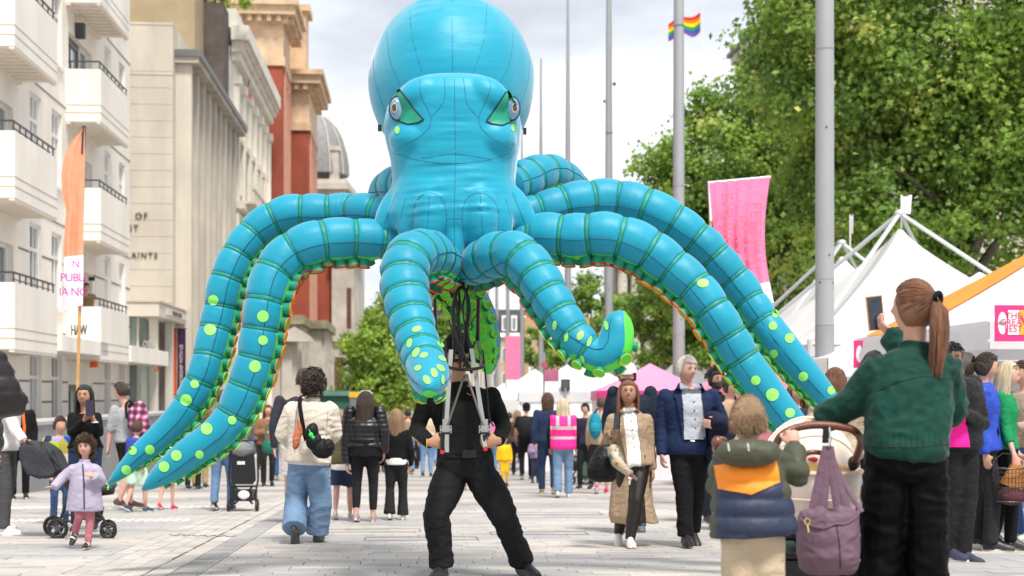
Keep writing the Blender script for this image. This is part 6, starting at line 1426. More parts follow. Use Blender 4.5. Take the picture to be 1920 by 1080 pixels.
# ---------------------------------------------------------------- small boy
olive = mat('olive_nylon', '#3f4230', .6, .12, 6, .35, 20); orng = mat('orange_nylon', '#f08a12', .6, .08, 6, .35, 20); navy = mat('navy_nylon', '#1f2b45', .55, .12, 6, .35, 20)
J = std(1412, 5.9, 1.16, PI)
pj(J, 5.9, head=(1403, 790, 0), neck=(1404, 842, .01), pelvis=(1412, 990, 0), shR=(1360, 862, .02), shL=(1447, 860, .02), elL=(1497, 892, .10), wrL=(1489, 838, .26), elR=(1346, 915, .12), wrR=(1352, 858, .30), hipR=(1388, 1005, 0), hipL=(1436, 1005, 0), knR=(1388, 1120, 0), knL=(1438, 1120, 0), anR=(1388, 1235, 0), anL=(1440, 1235, 0))
J['face'] = V((.05, 1, .05)); J['hs'] = 1.30; J['headup'] = V((0, -.05, 1))
def bp(c):
    x, y = pxo(c)
    if c.y > 5.97 or x < 1342: return 0
    if x > 1468 and y < 935: return 0
    top_ = 876 - (x - 1344) * .16; low = 922 + 8 * (1 - abs((x - 1405) / 60)) - max(0, x - 1405) * .22
    return 0 if y < 902 else 2
beige = fabric('#b8a68c', 'beige_cargo', var=.12, bump=.4)
T = person('small boy seen from behind in an olive, orange and navy puffer jacket', J, 'pink', ('crop', 'sandy'), 'c',
    dict(m=[olive, orng, navy], ease=.040, t0=-.10, quilt=.072, paint=bp, name='puffer_jacket', puff=.010, prof=[(-.16, .205, .16), (-.05, .215, .18), (.2, .20, .175), (.45, .185, .165), (.7, .165, .14), (.86, .145, .10), (.95, .11, .08), (1.02, .06, .055)]),
    dict(m=beige, ease=.02, r=(.125, .12, .11, .105, .10), wr=.010), (shoeW, soleW), vox=.008, hands=dict(L=dict(d=V((-.05, .25, 1)), palm=V((0, 1, -.2)), curl=1.2, s=1.15), R=dict(d=V((-.1, .2, 1)), curl=.8, s=1.1)), seed=3, det=2.2)
patch_on(T, J['bv'], [(1340, 873), (1400, 868), (1452, 856), (1458, 880), (1462, 905), (1440, 914), (1409, 927), (1380, 922), (1347, 917)], orng, 'orange_band', .007, 3)
mb = MB(); c = P(1400, 848, 5.80); mb.ball(P(1401, 850, 5.78), (.128, .075, .062), 18); mb.ball(P(1385, 846, 5.80), (.09, .08, .05), 14); mb.ball(P(1420, 846, 5.80), (.09, .08, .05), 14)
me = remesh(mb, .008, 3); wrinkle(me, .016, 11, 2, .8); mesh_obj('hood', me, olive, T)
for x_ in (1365, 1402): obj('toggle_cord', line_px(bvh_of(MB and me, ORG[T.name]), [(x_, 832), (x_ + 2, 846)], .004, .003), mat('cord_grey', '#b9b6ae', .7), T)
bh = MB(); bh.ball(P(1345, 830, 6.18), (.027, .027, .030), 10); snack = thing('bread_roll', 'small brown glazed bun held up in the boy\'s left hand', 'food', P(1345, 830, 6.18)); obj('crust', bh, mat('bun_brown', '#6b3f35', .35, .2, 20), snack, True)
# ---------------------------------------------------------------- pram
YP = 6.75; kP = YP / FP
pcream = mat('pram_cream', '#e6d8ca', .75, .06, 5, .2, 40); plin = mat('pram_lining', '#d6ab62', .85, .1, 6, .2, 30); pbrn = mat('pram_leatherette', '#6a3c2c', .45, .12, 9, .15, 40); pblk = mat('pram_black', '#141416', .45, .1)
pram = thing('pram', 'cream hooded pram with a brown handlebar in front of the woman in green', 'pram', GX(1525, YP))
def arc_shell(c, rx, ry, rz, a0, a1, b0, b1, n=20, m_=14, tilt=0):
    R = []
    for i in range(m_ + 1):
        t = a0 + (a1 - a0) * i / m_; R.append([c + Matrix.Rotation(tilt, 3, 'X') @ V((rx * math.cos(f) , ry * math.sin(t) * math.sin(f), rz * math.cos(t) * math.sin(f))) for f in [b0 + (b1 - b0) * j / n for j in range(n + 1)]])
    return R
c = P(1514, 902, YP + .30)
for k, (a0, a1) in enumerate(((-1.45, -.75), (-.75, -.05), (-.05, .55), (.55, 1.15))):
    b = MB(); sc_ = 1 - .012 * (k % 2); b.loft(arc_shell(c, .248 * sc_, .30 * sc_, .315 * sc_, a0, a1, 0, PI), False, closed=False); obj('hood_panel', b, pcream, pram, True, sh=0)
for a in (-1.45, -.75, -.05, .55, 1.15): b = MB(); l = arc_shell(c, .251, .303, .318, a, a + .01, 0, PI, 20, 1)[0]; b.tube(l, .0055, 6); obj('hood_rib', b, pcream, pram, True)
b = MB(); b.loft(arc_shell(c, .238, .285, .303, -1.40, 1.1, 0, PI), False, closed=False); obj('lining', b, plin, pram, True, sh=0)
b = MB(); c2 = P(1522, 905, YP + .18); R = []
for t, rx, ry in ((-.30, .09, .16), (-.27, .15, .25), (-.20, .19, .32), (-.08, .215, .37), (.0, .225, .39), (.012, .222, .385)): R.append([c2 + V((rx * math.cos(f), ry * math.sin(f), t + .05)) for f in [2 * PI * i / 30 for i in range(30)]])
b.loft(R, True); obj('carrycot', b, pcream, pram, True, sh=60)
b = MB(); b.tube([c2 + V((.223 * math.cos(f), .387 * math.sin(f), .062)) for f in [2 * PI * i / 36 for i in range(37)]], .012, 8); obj('rim', b, mat('pram_pink_piping', '#e3c9bd', .7), pram, True)
b = MB(); b.tube([c2 + V((.222 * math.cos(f), .38 * math.sin(f), -.06)) for f in [2 * PI * i / 36 for i in range(37)]], .006, 6); obj('piping', b, MATS['pram_pink_piping'], pram, True)
b = MB(); b.ball(c2 + V((0, -.02, .06)), (.18, .3, .05), 16); obj('mattress', b, plin, pram, True)
b = MB(); b.ball(c2 + V((-.03, -.1, .10)), (.05, .04, .03), 12); obj('toy', b, mat('toy_yellow', '#e0b030', .6, .1), pram, True)
b = MB(); b.tube([c2 + V((-.10, -.1, .11)), c2 + V((-.02, -.16, .12)), c2 + V((.05, -.1, .11))], .012, 8); obj('toy_strap', b, mat('toy_red', '#c02828', .6, .1), pram, True)
YH = 6.5
hl = [P(*p) for p in ((1450, 872, 6.75), (1452, 845, 6.65), (1464, 818, YH), (1490, 803, YH), (1530, 797, YH), (1575, 800, YH), (1602, 808, YH), (1614, 826, 6.6), (1608, 852, 6.7), (1598, 872, 6.78))]
b = MB(); b.tube([V(p) for p in spline([tuple(p) for p in hl], 6)], .0185, 12); obj('handlebar', b, pbrn, pram, True)
b = MB(); b.tube([V(p) for p in spline([tuple(P(*p)) for p in ((1500, 858, 6.42), (1520, 848, 6.4), (1545, 852, 6.42), (1560, 872, 6.45))], 6)], .012, 8); obj('bumper_bar', b, pbrn, pram, True)
b = MB(); b.ball(P(1601, 868, 6.76), (.03, .03, .035), 10); b.ball(P(1592, 915, 6.8), (.03, .03, .04), 10); obj('hinge', b, pblk, pram, True)
for pts in ([(1600, 868, 6.78), (1588, 930, 6.8), (1570, 980, 6.85), (1500, 1120, 7.0)], [(1450, 870, 6.8), (1462, 930, 6.85), (1480, 990, 6.9), (1560, 1120, 7.1)]):
    b = MB(); b.tube([P(*p) for p in pts], .016, 8); obj('frame_tube', b, mat('pram_frame', '#4b4540', .4, .1, metal=.5), pram, True)
b = MB(); b.obox(P(1500, 1030, 6.9), (.24, 0, 0), (0, .3, 0), (0, 0, .012)); b.tube([P(1420, 1010, 6.8), P(1600, 1008, 6.8)], .012, 8); b.tube([P(1420, 1060, 6.8), P(1600, 1058, 6.8)], .012, 8); obj('basket', b, pblk, pram, True)
b = MB(); b.loft([[P(1500, 1085, 6.9) + V((.22 * sx, .3 * sy, z_)) for sx, sy in ((-1, -1), (1, -1), (1, 1), (-1, 1))] for z_ in (-.06, .12)]); obj('storage_net', b, mat('net_grey', '#232428', .8, .2, 10, .4, 30), pram, True)
for x_, Yw in ((1440, 6.7), (1590, 6.7), (1450, 7.3), (1580, 7.3)):
    c = GX(x_, Yw) + V((0, 0, .13)); b = MB(); b.tube([c + V((0, .115 * math.cos(t), .115 * math.sin(t))) for t in [i * 2 * PI / 24 for i in range(25)]], .02, 8); o = obj('wheel', b, pblk, pram, True); b = MB(); b.cyl(c + V((-.015, 0, 0)), c + V((.015, 0, 0)), .03, n=10)
    for q in range(5): t = q * 1.257; b.tube([c, c + V((0, .11 * math.cos(t), .11 * math.sin(t)))], .008, 6)
    obj('spokes', b, mat('wheel_grey', (.2, .2, .2), .5), o, True)
# hanging changing bag
mauve = mat('mauve_quilt', '#6b5160', .7, .14, 5, .4, 16); bagY = 6.3; kb = bagY / FP
bag = thing('changing_bag', 'quilted mauve changing bag hanging by long straps from the pram handlebar', 'bag', P(1553, 1075, bagY))
mb = MB(); R = []
for py, xl, xr, d in ((1076, 1515, 1600, .06), (1066, 1500, 1608, .10), (1040, 1494, 1611, .13), (1000, 1495, 1610, .135), (965, 1499, 1609, .12), (958, 1502, 1606, .11)):
    R.append([P((xl + xr) / 2, py, bagY) + V(((xr - xl) / 2 * kb * math.copysign(abs(math.cos(f)) ** .8, math.cos(f)), d * math.sin(f), 0)) for f in [2 * PI * i / 32 for i in range(32)]])
mb.loft(R); pxball(mb, 1519, 970, bagY, 24, 17, 30, -.3); pxball(mb, 1590, 966, bagY, 22, 16, 30, .4); pxball(mb, 1553, 1010, bagY, 40, 45, 40)
me = remesh(mb, .007, 4); wrinkle(me, .012, 12, 4, 1.6); bbv = bvh_of(me); mesh_obj('bag_body', me, mauve, bag)
mb = MB(); mb.ball(P(1538, 985, bagY - .02), (.055, .06, .085), 14); mb.ball(P(1575, 982, bagY - .02), (.05, .06, .085), 14); me = remesh(mb, .007, 4); wrinkle(me, .012, 10, 6, .8); mesh_obj('bag_top', me, mauve, bag)
obj('piping', line_px(bbv, [tuple(p) for p in spline([(1500, 972), (1520, 985), (1545, 990), (1566, 982), (1585, 982), (1608, 968)], 5)], .006, .003, 4, 6), mauve, bag, True)
obj('seam', line_px(bbv, [(1568, 984), (1574, 1020), (1576, 1066)], .0035, .000), mat('mauve_dark', '#3c2b36', .8), bag, True)
for pts in (((1524, 960), (1536, 905), (1546, 860), (1551, 838)), ((1541, 965), (1546, 910), (1549, 870), (1552, 836)), ((1573, 960), (1564, 905), (1557, 870), (1553, 838)), ((1586, 955), (1571, 905), (1559, 865), (1554, 838))):
    strap(bag, [P(p[0], p[1], bagY + (.01 if i else .0)) for i, p in enumerate(pts)], .022, mauve, 'strap', .006)
strap(bag, [P(1553, 835, bagY), P(1566, 870, bagY + .03), P(1582, 905, bagY + .02), P(1600, 935, bagY), P(1616, 960, bagY - .02)], .012, mauve, 'long_strap', .004)
b = MB(); b.tube([P(1549, 800, 6.42), P(1547, 830, 6.33)], [(.014, .004), (.014, .004)], 8); obj('clip_strap', b, BLKF, bag); b = MB(); b.tube([P(1555, 802, 6.42), P(1557, 822, 6.32), P(1554, 838, 6.3)], .006, 6); obj('carabiner', b, mat('chrome', (.7, .7, .7), .2, 0, metal=1), bag, True)
b = MB(); b.tube([P(1514 + 5 * math.cos(t), 978 + 6 * math.sin(t), bagY - .12) for t in [i * .6 for i in range(12)]], .003, 6); b.tube([P(1514, 984, bagY - .12), P(1517, 998, bagY - .125)], .005, 6); obj('ring', b, MATS['gold'], bag, True)

# ---------------------------------------------------------------- man in the blue blazer
blz = fabric('#1b2a4c', 'blazer_blue', var=.08, bump=.25); J = std(1290, 13, 1.80, .25)
pj(J, 13, head=(1287, 692, 0), neck=(1290, 730, .02), pelvis=(1290, 838, 0), shL=(1247, 742, .03), shR=(1335, 742, .0), elL=(1240, 802, .05), wrL=(1241, 852, -.02), elR=(1358, 798, .05), wrR=(1346, 797, -.32), hipL=(1275, 842, .02), hipR=(1308, 842, 0), knL=(1283, 925, -.05), knR=(1306, 920, .08), anL=(1285, 1006, -.08), anR=(1298, 995, .25))
J['face'] = V((.5, -.85, -.05)); J['toeL'] = V((.1, -1, 0)); J['toeR'] = V((.2, -1, -.5)); J['w'] = 1.06
T = person('grey haired man in a blue blazer and pale shirt, dark coat over his forearm', J, 'pink', ('crop', 'white'), 'm', dict(m=blz, ease=.028, t0=-.14, wr=.009, name='blazer', puff=.006),
    dict(m=BLKF, ease=.014, r=(.105, .098, .080, .074, .076), wr=.012), (shoeB, mat('sole_black', (.03, .03, .03))), vox=.009, face=True, hands=dict(L=dict(curl=.7), R=dict(d=V((-.9, -.4, .08)), palm=V((-.1, .9, .3)), curl=.35, spread=.3)), seed=4, brow='grey')
shirtm = fabric('#b4b8c2', 'pale_grey_shirt', var=.05, bump=.3)
patch_on(T, J['bv'], [(1274, 716), (1283, 726), (1300, 730), (1307, 722), (1311, 722), (1317, 752), (1321, 790), (1322, 824), (1283, 824), (1281, 790), (1277, 750)], shirtm, 'shirt', .012)
bvx = J['bv']
for l in ([(1274, 716), (1281, 733), (1291, 726)], [(1310, 720), (1306, 733), (1297, 728)]): patch_on(T, bvx, l, shirtm, 'collar', .020, 3)
patch_on(T, bvx, [(1272, 718), (1276, 716), (1281, 760), (1283, 800), (1281, 822), (1274, 780), (1268, 748), (1264, 742), (1269, 736), (1266, 730)], blz, 'lapel', .022)
patch_on(T, bvx, [(1311, 718), (1316, 720), (1322, 732), (1319, 738), (1325, 744), (1323, 775), (1321, 800), (1317, 760)], blz, 'lapel', .022)
for y_ in (738, 754, 770, 786, 802): obj('button', on_px(bvx, circ(1300 + (y_ - 738) * .06, y_, 1.5, n=8), 3, .018), eyem, T)
patch_on(T, bvx, circ(1314, 725, 2, 1.2, n=8), mat('chrome', (.7, .7, .7)), 'lapel_pin', .028, 3)
obj('belt', on_px(J['bv2'], [(1282, 820), (1322, 820), (1322, 828), (1282, 828)], 4, .014), BLKF, T); obj('buckle', on_px(J['bv2'], [(1294, 820), (1302, 820), (1302, 828), (1294, 828)], 4, .020), MATS['chrome'], T)
dcoat = fabric('#141c30', 'dark_navy_coat', var=.14, bump=.4); co = thing('folded_coat', 'dark navy coat draped over the blazer man\'s forearm', 'coat', P(1350, 830, 12.85))
mb = MB(); pxball(mb, 1344, 790, 12.75, 26, 18, 34, .3); pxball(mb, 1352, 820, 12.85, 24, 42, 30, -.1); pxball(mb, 1362, 800, 12.9, 14, 26, 30, -.5); pxball(mb, 1340, 850, 12.9, 18, 28, 22, .1); me = remesh(mb, .010, 3); wrinkle(me, .020, 7, 3, .8); mesh_obj('cloth', me, dcoat, co)
# ---------------------------------------------------------------- woman in the beige coat
coatm = fabric('#a58d76', 'camel_coat', var=.08, bump=.3); tights = mat('tights_black', '#1a1310', .5, .1, 6); J = std(1182, 13, 1.66, 0)
pj(J, 13, head=(1178, 737, 0), neck=(1180, 772, .02), pelvis=(1186, 868, .02), shL=(1148, 786, .02), shR=(1212, 786, .02), elL=(1139, 828, .02), wrL=(1148, 812, -.26), elR=(1218, 838, .05), wrR=(1223, 880, .02), hipL=(1172, 872, .02), hipR=(1200, 872, .02), knL=(1170, 940, .05), knR=(1193, 938, -.12), anL=(1160, 1000, .22), anR=(1181, 1012, -.1))
J['face'] = V((-.05, -1, .16)); J['toeL'] = V((-.1, -1, -.7)); J['toeR'] = V((.05, -1, 0))
prof_c = [(-.95, .215, .17), (-.7, .20, .16), (-.4, .19, .15), (-.16, .185, .145), (.02, .185, .14), (.25, .165, .12), (.45, .16, .115), (.70, .175, .125), (.86, .165, .10), (.95, .115, .08), (1.02, .055, .055)]
def coat_extra(mb, J):
    R = []; k = 13 / FP
    for py, xl, xr, d in ((872, 1148, 1224, .16), (905, 1146, 1222, .17), (940, 1143, 1224, .18), (965, 1141, 1231, .19), (980, 1146, 1236, .19)):
        R.append([P((xl + xr) / 2, py, 13.1) + V(((xr - xl) / 2 * k * math.cos(f), (d + .02 * math.sin(6 * f)) * math.sin(f), .012 * math.sin(4 * f))) for f in [2 * PI * i / 36 for i in range(36)]])
    mb.loft(R)
T = person('long haired woman in an open beige coat and white shirt, holding a phone', J, 'tan', ('long', 'chestnut'), 'f', dict(m=coatm, ease=.026, t0=-.05, wr=.009, name='coat', puff=.008, extra=coat_extra),
    dict(m=tights, ease=.002, r=(.097, .090, .066, .066, .048), wr=.0, name='tights'), (shoeW, mat('gum_sole', '#a5713f', .6)), vox=.009, face=True, hands=dict(L=dict(d=V((.35, -.3, .85)), palm=V((.5, -.2, 0)), curl=.9), R=dict(curl=.5)), seed=5, brow='dkbrown', det=1.3)
wsh = fabric('#f0ede8', 'white_shirt', var=.04, bump=.3)
patch_on(T, J['bv'], [(1169, 764), (1178, 774), (1190, 764), (1197, 790), (1201, 830), (1205, 900), (1196, 903), (1178, 898), (1176, 850), (1172, 810), (1167, 780)], wsh, 'shirt', .014)
patch_on(T, J['bv'], [(1179, 896), (1205, 899), (1206, 912), (1178, 909)], fabric('#c9c3ba', 'cream_skirt'), 'skirt', .010)
patch_on(T, J['bv'], [(1180, 908), (1206, 911), (1209, 940), (1212, 986), (1180, 986), (1178, 945)], tights, 'leg_opening', .006)
for l in ([(1168, 764), (1173, 782), (1179, 772)], [(1190, 763), (1188, 782), (1180, 772)]): patch_on(T, J['bv'], l, wsh, 'collar', .022, 3)
patch_on(T, J['bv'], [(1164, 768), (1168, 766), (1172, 805), (1176, 850), (1178, 895), (1172, 850), (1162, 800), (1158, 786)], coatm, 'lapel', .024); patch_on(T, J['bv'], [(1191, 764), (1196, 768), (1206, 786), (1204, 810), (1208, 880), (1205, 900), (1200, 830)], coatm, 'lapel', .024)
for x_, y_ in ((1156, 838), (1208, 856), (1212, 877)): obj('button', on_px(J['bv'], circ(x_, y_, 2.2, n=10), 3, .02), mat('horn_button', '#3a2a1e', .4), T)
for y_ in (790, 806, 822, 838): obj('button', on_px(J['bv'], circ(1184 + (y_ - 790) * .1, y_, 1.1, n=8), 3, .020), MATS['horn_button'], T)
phone('dark smartphone in the beige coat woman\'s hand', P(1157, 789, 12.66), -1, (V((.5, -.6, 0)).normalized(), V((.75, .65, 0)).normalized(), V((.05, 0, 1))))
hb = thing('handbag', 'large slouchy black handbag on the beige coat woman\'s arm', 'handbag', P(1128, 900, 12.7)); mb = MB(); kk = 12.7 / FP
R = [[P((xl + xr) / 2, py, 12.7) + V(((xr - xl) / 2 * kk * math.cos(f), d * math.sin(f), 0)) for f in [2 * PI * i / 24 for i in range(24)]] for py, xl, xr, d in ((903, 1110, 1150, .05), (897, 1100, 1156, .08), (880, 1099, 1157, .10), (858, 1108, 1155, .085), (840, 1119, 1150, .05), (834, 1124, 1145, .03))]
mb.loft(R); me = remesh(mb, .009, 3); wrinkle(me, .014, 9, 5, .8); mesh_obj('bag_body', me, fabric('#131316', 'black_leather', rough=.45), hb)
strap(hb, [P(1126, 838, 12.68), P(1132, 820, 12.72), P(1139, 812, 12.8), P(1145, 822, 12.75), P(1146, 838, 12.68)], .010, mat('tan_leather', '#5c3826', .5), 'strap', .004)
sf = thing('silk_scarf', 'patterned teal and straw scarf knotted on the black handbag', 'scarf', P(1165, 860, 12.55)); scm = mat('scarf_print', '#a89468', .6, .0); 
def scarfmat():
    m = mat('scarf_silk', '#a08a66', .5, .45, 26, .3, 30, detail=1); t = m.node_tree; b = t.nodes['Principled BSDF']; v = t.nodes.new('ShaderNodeTexVoronoi'); v.inputs['Scale'].default_value = 22; r = t.nodes.new('ShaderNodeValToRGB'); r.color_ramp.interpolation = 'CONSTANT'
    e = r.color_ramp.elements; e[0].color = (.45, .33, .19, 1); e[1].position = .35; e[1].color = (.16, .24, .22, 1)
    for p, c in ((.55, (.52, .42, .30)), (.75, (.42, .10, .07)), (.85, (.10, .16, .20))): q = e.new(p); q.color = (*c, 1)
    sx = t.nodes.new('ShaderNodeSeparateColor'); t.links.new(v.outputs['Color'], sx.inputs[0]); t.links.new(sx.outputs[0], r.inputs[0]); t.links.new(r.outputs[0], b.inputs['Base Color']); co = t.nodes.new('ShaderNodeTexCoord'); t.links.new(co.outputs['Object'], v.inputs[0]); return m
mb = MB(); pxball(mb, 1150, 846, 12.55, 10, 14, 9, .3); lin_limb(mb, [P(1146, 838, 12.55), P(1157, 866, 12.5), P(1178, 886, 12.5), P(1194, 900, 12.55)], [.035, .055, .036, .014]); me = remesh(mb, .008, 3); wrinkle(me, .014, 12, 6, .6); mesh_obj('cloth', me, scarfmat(), sf)
# ---------------------------------------------------------------- man in the cap behind her
J = std(1185, 14.9, 1.84, 0, .5); pj(J, 14.9, head=(1176, 704, 0), neck=(1180, 740, .02)); J['face'] = V((-.25, -1, 0))
T = person('bearded man in a pale baseball cap and navy jacket behind the beige coat woman', J, 'pink', ('crop', 'brown'), 'm', dict(m=fabric('#1d2636', 'navy_jacket'), ease=.035, t0=-.05, collar=1, wr=.010), dict(m=fabric('#20242c', 'dark_jeans'), r=(.1, .09, .075, .07, .07)), (mat('shoe_greyblue', (.10, .12, .15), .6), soleW), vox=.014, face=True, faceopts=dict(beard='brown'), seed=6)
capm(T, J['M'], fabric('#d3d3d8', 'cap_grey'), True, 1.05)

# ---------------------------------------------------------------- curly haired walker
shk = fabric('#cfc5b6', 'oat_jacket', var=.05, bump=.3); J = std(580, 13.5, 1.70, PI, 0)
pj(J, 13.5, head=(588, 718, 0), neck=(585, 752, .02), pelvis=(578, 868, 0), shR=(548, 766, .02), shL=(618, 766, .02), elR=(530, 815, .05), elL=(628, 812, .05), wrR=(552, 838, .28), wrL=(608, 835, .28), hipR=(562, 872, 0), hipL=(596, 872, 0), knR=(555, 938, .05), knL=(602, 945, -.02), anR=(551, 995, -.22), anL=(594, 1003, .05))
J['face'] = V((.1, 1, 0)); J['toeR'] = V((0, .25, -1)); J['upR'] = V((0, -1, -.2)); J['toeL'] = V((.1, 1, 0)); J['w'] = 1.05
T = person('curly haired person walking away in an oat jacket and wide pale jeans', J, 'tan', ('curly', 'dkbrown'), 'm', dict(m=shk, ease=.045, t0=.0, wr=.016, name='overshirt', puff=.016, collar=1), dict(m=DENIM, ease=.016, r=(.112, .112, .110, .112, .118), wr=.014, name='wide_jeans', lift=.02), (mat('trainer_dark', (.05, .05, .055), .5), mat('sole_grip', (.06, .06, .06), .7)), vox=.009, seed=7, det=1.6)
mb = MB(); c, r, u, f = axis_frame(J, .0); mb.loft([ell(c - u * .02, r, f, .20, .15, 24), ell(c + u * .06, r, f, .20, .15, 24)]); me = remesh(mb, .010, 2); mesh_obj('shirt_tail', me, fabric('#d8cfd6', 'pale_shirt'), T)
for l in ([(556, 770), (552, 810), (553, 850)], [(615, 770), (612, 815), (609, 845)]): obj('seam', line_px(J['bv'], l, .003, .001), mat('oat_seam', '#8f8678', .8), T)
cbg = thing('crossbody_bag', 'black crescent crossbody bag on the curly haired walker\'s back', 'bag', P(597, 845, 13.2)); mb = MB()
for x_, y_, rx, ry in ((590, 828, 17, 18), (604, 842, 22, 18), (585, 810, 13, 18), (614, 838, 14, 16)): pxball(mb, x_, y_, 13.2, rx, ry, 13, .2)
me = remesh(mb, .009, 4); wrinkle(me, .010, 8, 8); cbv = bvh_of(me); mesh_obj('bag_body', me, fabric('#141417', 'bag_nylon', rough=.6), cbg)
strap(cbg, [P(p[0], p[1], p[2]) for p in ((574, 826, 13.24), (570, 808, 13.25), (565, 780, 13.25), (562, 755, 13.3), (566, 742, 13.42), (590, 740, 13.7))], .020, BLKF, 'strap', .006)
patch_on(cbg, cbv, [(601, 818), (611, 816), (613, 824), (604, 823)], white, 'tag', .004); b = MB(); b.ball(P(583, 815, 13.05), .022, 10); b.ball(P(587, 820, 13.05), .016, 10); b.tube([P(579, 805, 13.1), P(583, 812, 13.06)], .003, 5); obj('green_charm', b, mat('charm_green', '#22e060', .4), cbg, True)
tcf = thing('terracotta_scarf', 'terracotta cloth hanging from the crossbody bag strap', 'scarf', P(556, 815, 13.15)); mb = MB(); pxball(mb, 556, 822, 13.15, 8, 22, 8, .15); pxball(mb, 562, 800, 13.15, 4, 18, 6, -.25); me = remesh(mb, .008, 2); wrinkle(me, .012, 12, 3, .6); mesh_obj('cloth', me, fabric('#b8694f', 'terracotta'), tcf)
# ---------------------------------------------------------------- woman in black puffer
J = std(684, 16.8, 1.66, PI, .15); pj(J, 16.8, head=(685, 752, 0), neck=(684, 782, .02)); pj(J, 16.8, wrR=(650, 868, 0), elR=(649, 830, .03))
T = person('long haired woman walking away in a shiny black puffer and leggings', J, 'fair', ('longwavy', 'dkbrown'), 'f', dict(m=mat('puffer_black', '#0f1013', .38, .1, 6, .2, 20), ease=.045, t0=-.02, quilt=.055, puff=.02, collar=1, name='puffer_jacket'), dict(m=fabric('#1a1b20', 'leggings'), r=(.098, .085, .062, .056, .045), wr=.004, name='leggings', lift=.07), (mat('shoe_taupe', (.36, .27, .24), .6), soleW), vox=.011, seed=8, det=1.2)
mb = MB(); c, r, u, f = axis_frame(J, -.08); mb.loft([ell(c - u * .09, r, f, .20, .155, 24), ell(c + u * .12, r, f, .19, .145, 24)]); me = remesh(mb, .012, 3); wrinkle(me, .008); mesh_obj('tunic', me, BLKF, T)
b = MB(J['M']); b.tube([V((-.08, -.02, .09)), V((-.05, -.05, .125)), V((.05, -.05, .125)), V((.08, -.02, .09))], .008, 6); obj('sunglasses', b, mat('shades_white', (.6, .6, .6), .3), T, True)
# girl with long blond hair
J = std(743, 17.2, 1.32, PI, .2); J['hs'] = 1.18
T = person('girl with long fair brown hair walking away in black flared trousers', J, 'fair', ('longwavy', 'sandy'), 'c', dict(m=BLKF, ease=.02, t0=.08, name='top'), dict(m=fabric('#222224', 'flares'), r=(.105, .09, .07, .08, .10), name='flares'), (shoeW, soleW), vox=.012, seed=9, det=1.5)
mb = MB(); c, r, u, f = axis_frame(J, .0); mb.loft([ell(c - u * .03, r, f, .135, .115, 20), ell(c + u * .06, r, f, .13, .11, 20)]); me = remesh(mb, .012, 2); mesh_obj('waistband', me, wsh, T)
# child in denim shorts
J = std(643, 17.3, 1.30, PI, .55); J['hs'] = 1.2
T = person('child in an olive jacket and denim shorts beside the woman in the puffer', J, 'pink', ('short', 'sandy'), 'c', dict(m=fabric('#5b5a3c', 'olive_jacket'), ease=.04, t0=-.05), dict(m=DENIMD, r=(.11, .11, .09, .09, .09), len=.42, name='shorts'), (mat('shoe_sand', (.5, .46, .42), .6), soleW), vox=.014, seed=10)
mb = MB(); c, r, u, f = axis_frame(J, -.14); mb.loft([ell(c - u * .03, r, f, .15, .125, 20), ell(c + u * .05, r, f, .15, .125, 20)]); me = remesh(mb, .014, 2); mesh_obj('shirt_tail', me, wsh, T)
# person hidden behind the curly haired walker
J = std(555, 16.4, 1.78, PI, -.5); pj(J, 16.4, head=(570, 712, 0), neck=(572, 745, 0))
T = person('walker in shorts and white socks mostly hidden behind the curly haired person', J, 'pink', ('short', 'dkbrown'), 'm', dict(m=fabric('#30323c', 'slate_shirt'), ease=.02), dict(m=fabric('#d7d2cc', 'pale_shorts'), len=.4, r=(.11, .11, .1, .1, .1), name='shorts'), (mat('boot_tan', '#8a7140', .6), soleW, .04), vox=.014, seed=11)
for k in 'LR': b = MB(); b.cyl(J['an' + k] + V((0, 0, .02)), J['an' + k].lerp(J['kn' + k], .42), .043, .052, 14); obj('sock', b, wsh, T, True)

# ---------------------------------------------------------------- man with the plaid backpack and his boy
J = std(236, 19.8, 1.80, 2.2, -.35); pj(J, 19.8, head=(228, 734, 0), neck=(236, 765, 0)); J['face'] = V((-1, .15, 0)); pj(J, 19.8, shR=(215, 768, -.05), elR=(207, 805, -.05), wrR=(203, 838, -.05))
T = person('man in a grey tee shirt and black shorts wearing a plaid backpack', J, 'pink', ('short', 'dkbrown'), 'm', dict(m=fabric('#9d9fa3', 'grey_marl'), ease=.025, t0=-.06, sleeve=.55), dict(m=BLKF, len=.47, r=(.115, .11, .1, .1, .1), name='shorts'), (mat('shoe_brown', '#4a3020', .6), soleW), vox=.013, seed=12, face=True, brow='dkbrown')
bpk = thing('backpack', 'pink and purple plaid backpack worn by the man in grey', 'backpack', P(257, 800, 19.6))
def plaid():
    m = mat('plaid_print', '#6d2448', .75, 0); t = m.node_tree; b = t.nodes['Principled BSDF']; co = t.nodes.new('ShaderNodeTexCoord'); cur = None
    w = [];
    for d, s_ in (('X', 3.2), ('Z', 3.2)):
        q = t.nodes.new('ShaderNodeTexWave'); q.bands_direction = d; q.inputs['Scale'].default_value = s_; q.inputs['Distortion'].default_value = 1.5; t.links.new(co.outputs['Object'], q.inputs[0]); w.append(q)
    a = t.nodes.new('ShaderNodeMath'); a.operation = 'ADD'; t.links.new(w[0].outputs['Fac'], a.inputs[0]); t.links.new(w[1].outputs['Fac'], a.inputs[1]); h = t.nodes.new('ShaderNodeMath'); h.operation = 'MULTIPLY'; h.inputs[1].default_value = .5; t.links.new(a.outputs[0], h.inputs[0])
    r = t.nodes.new('ShaderNodeValToRGB'); e = r.color_ramp.elements; e[0].color = (.03, .012, .035, 1); e[1].color = (.62, .42, .50, 1)
    for p, c in ((.38, (.07, .03, .09)), (.52, (.30, .035, .11)), (.72, (.45, .12, .22))): z = e.new(p); z.color = (*c, 1)
    t.links.new(h.outputs[0], r.inputs[0]); t.links.new(r.outputs[0], b.inputs['Base Color']); return m
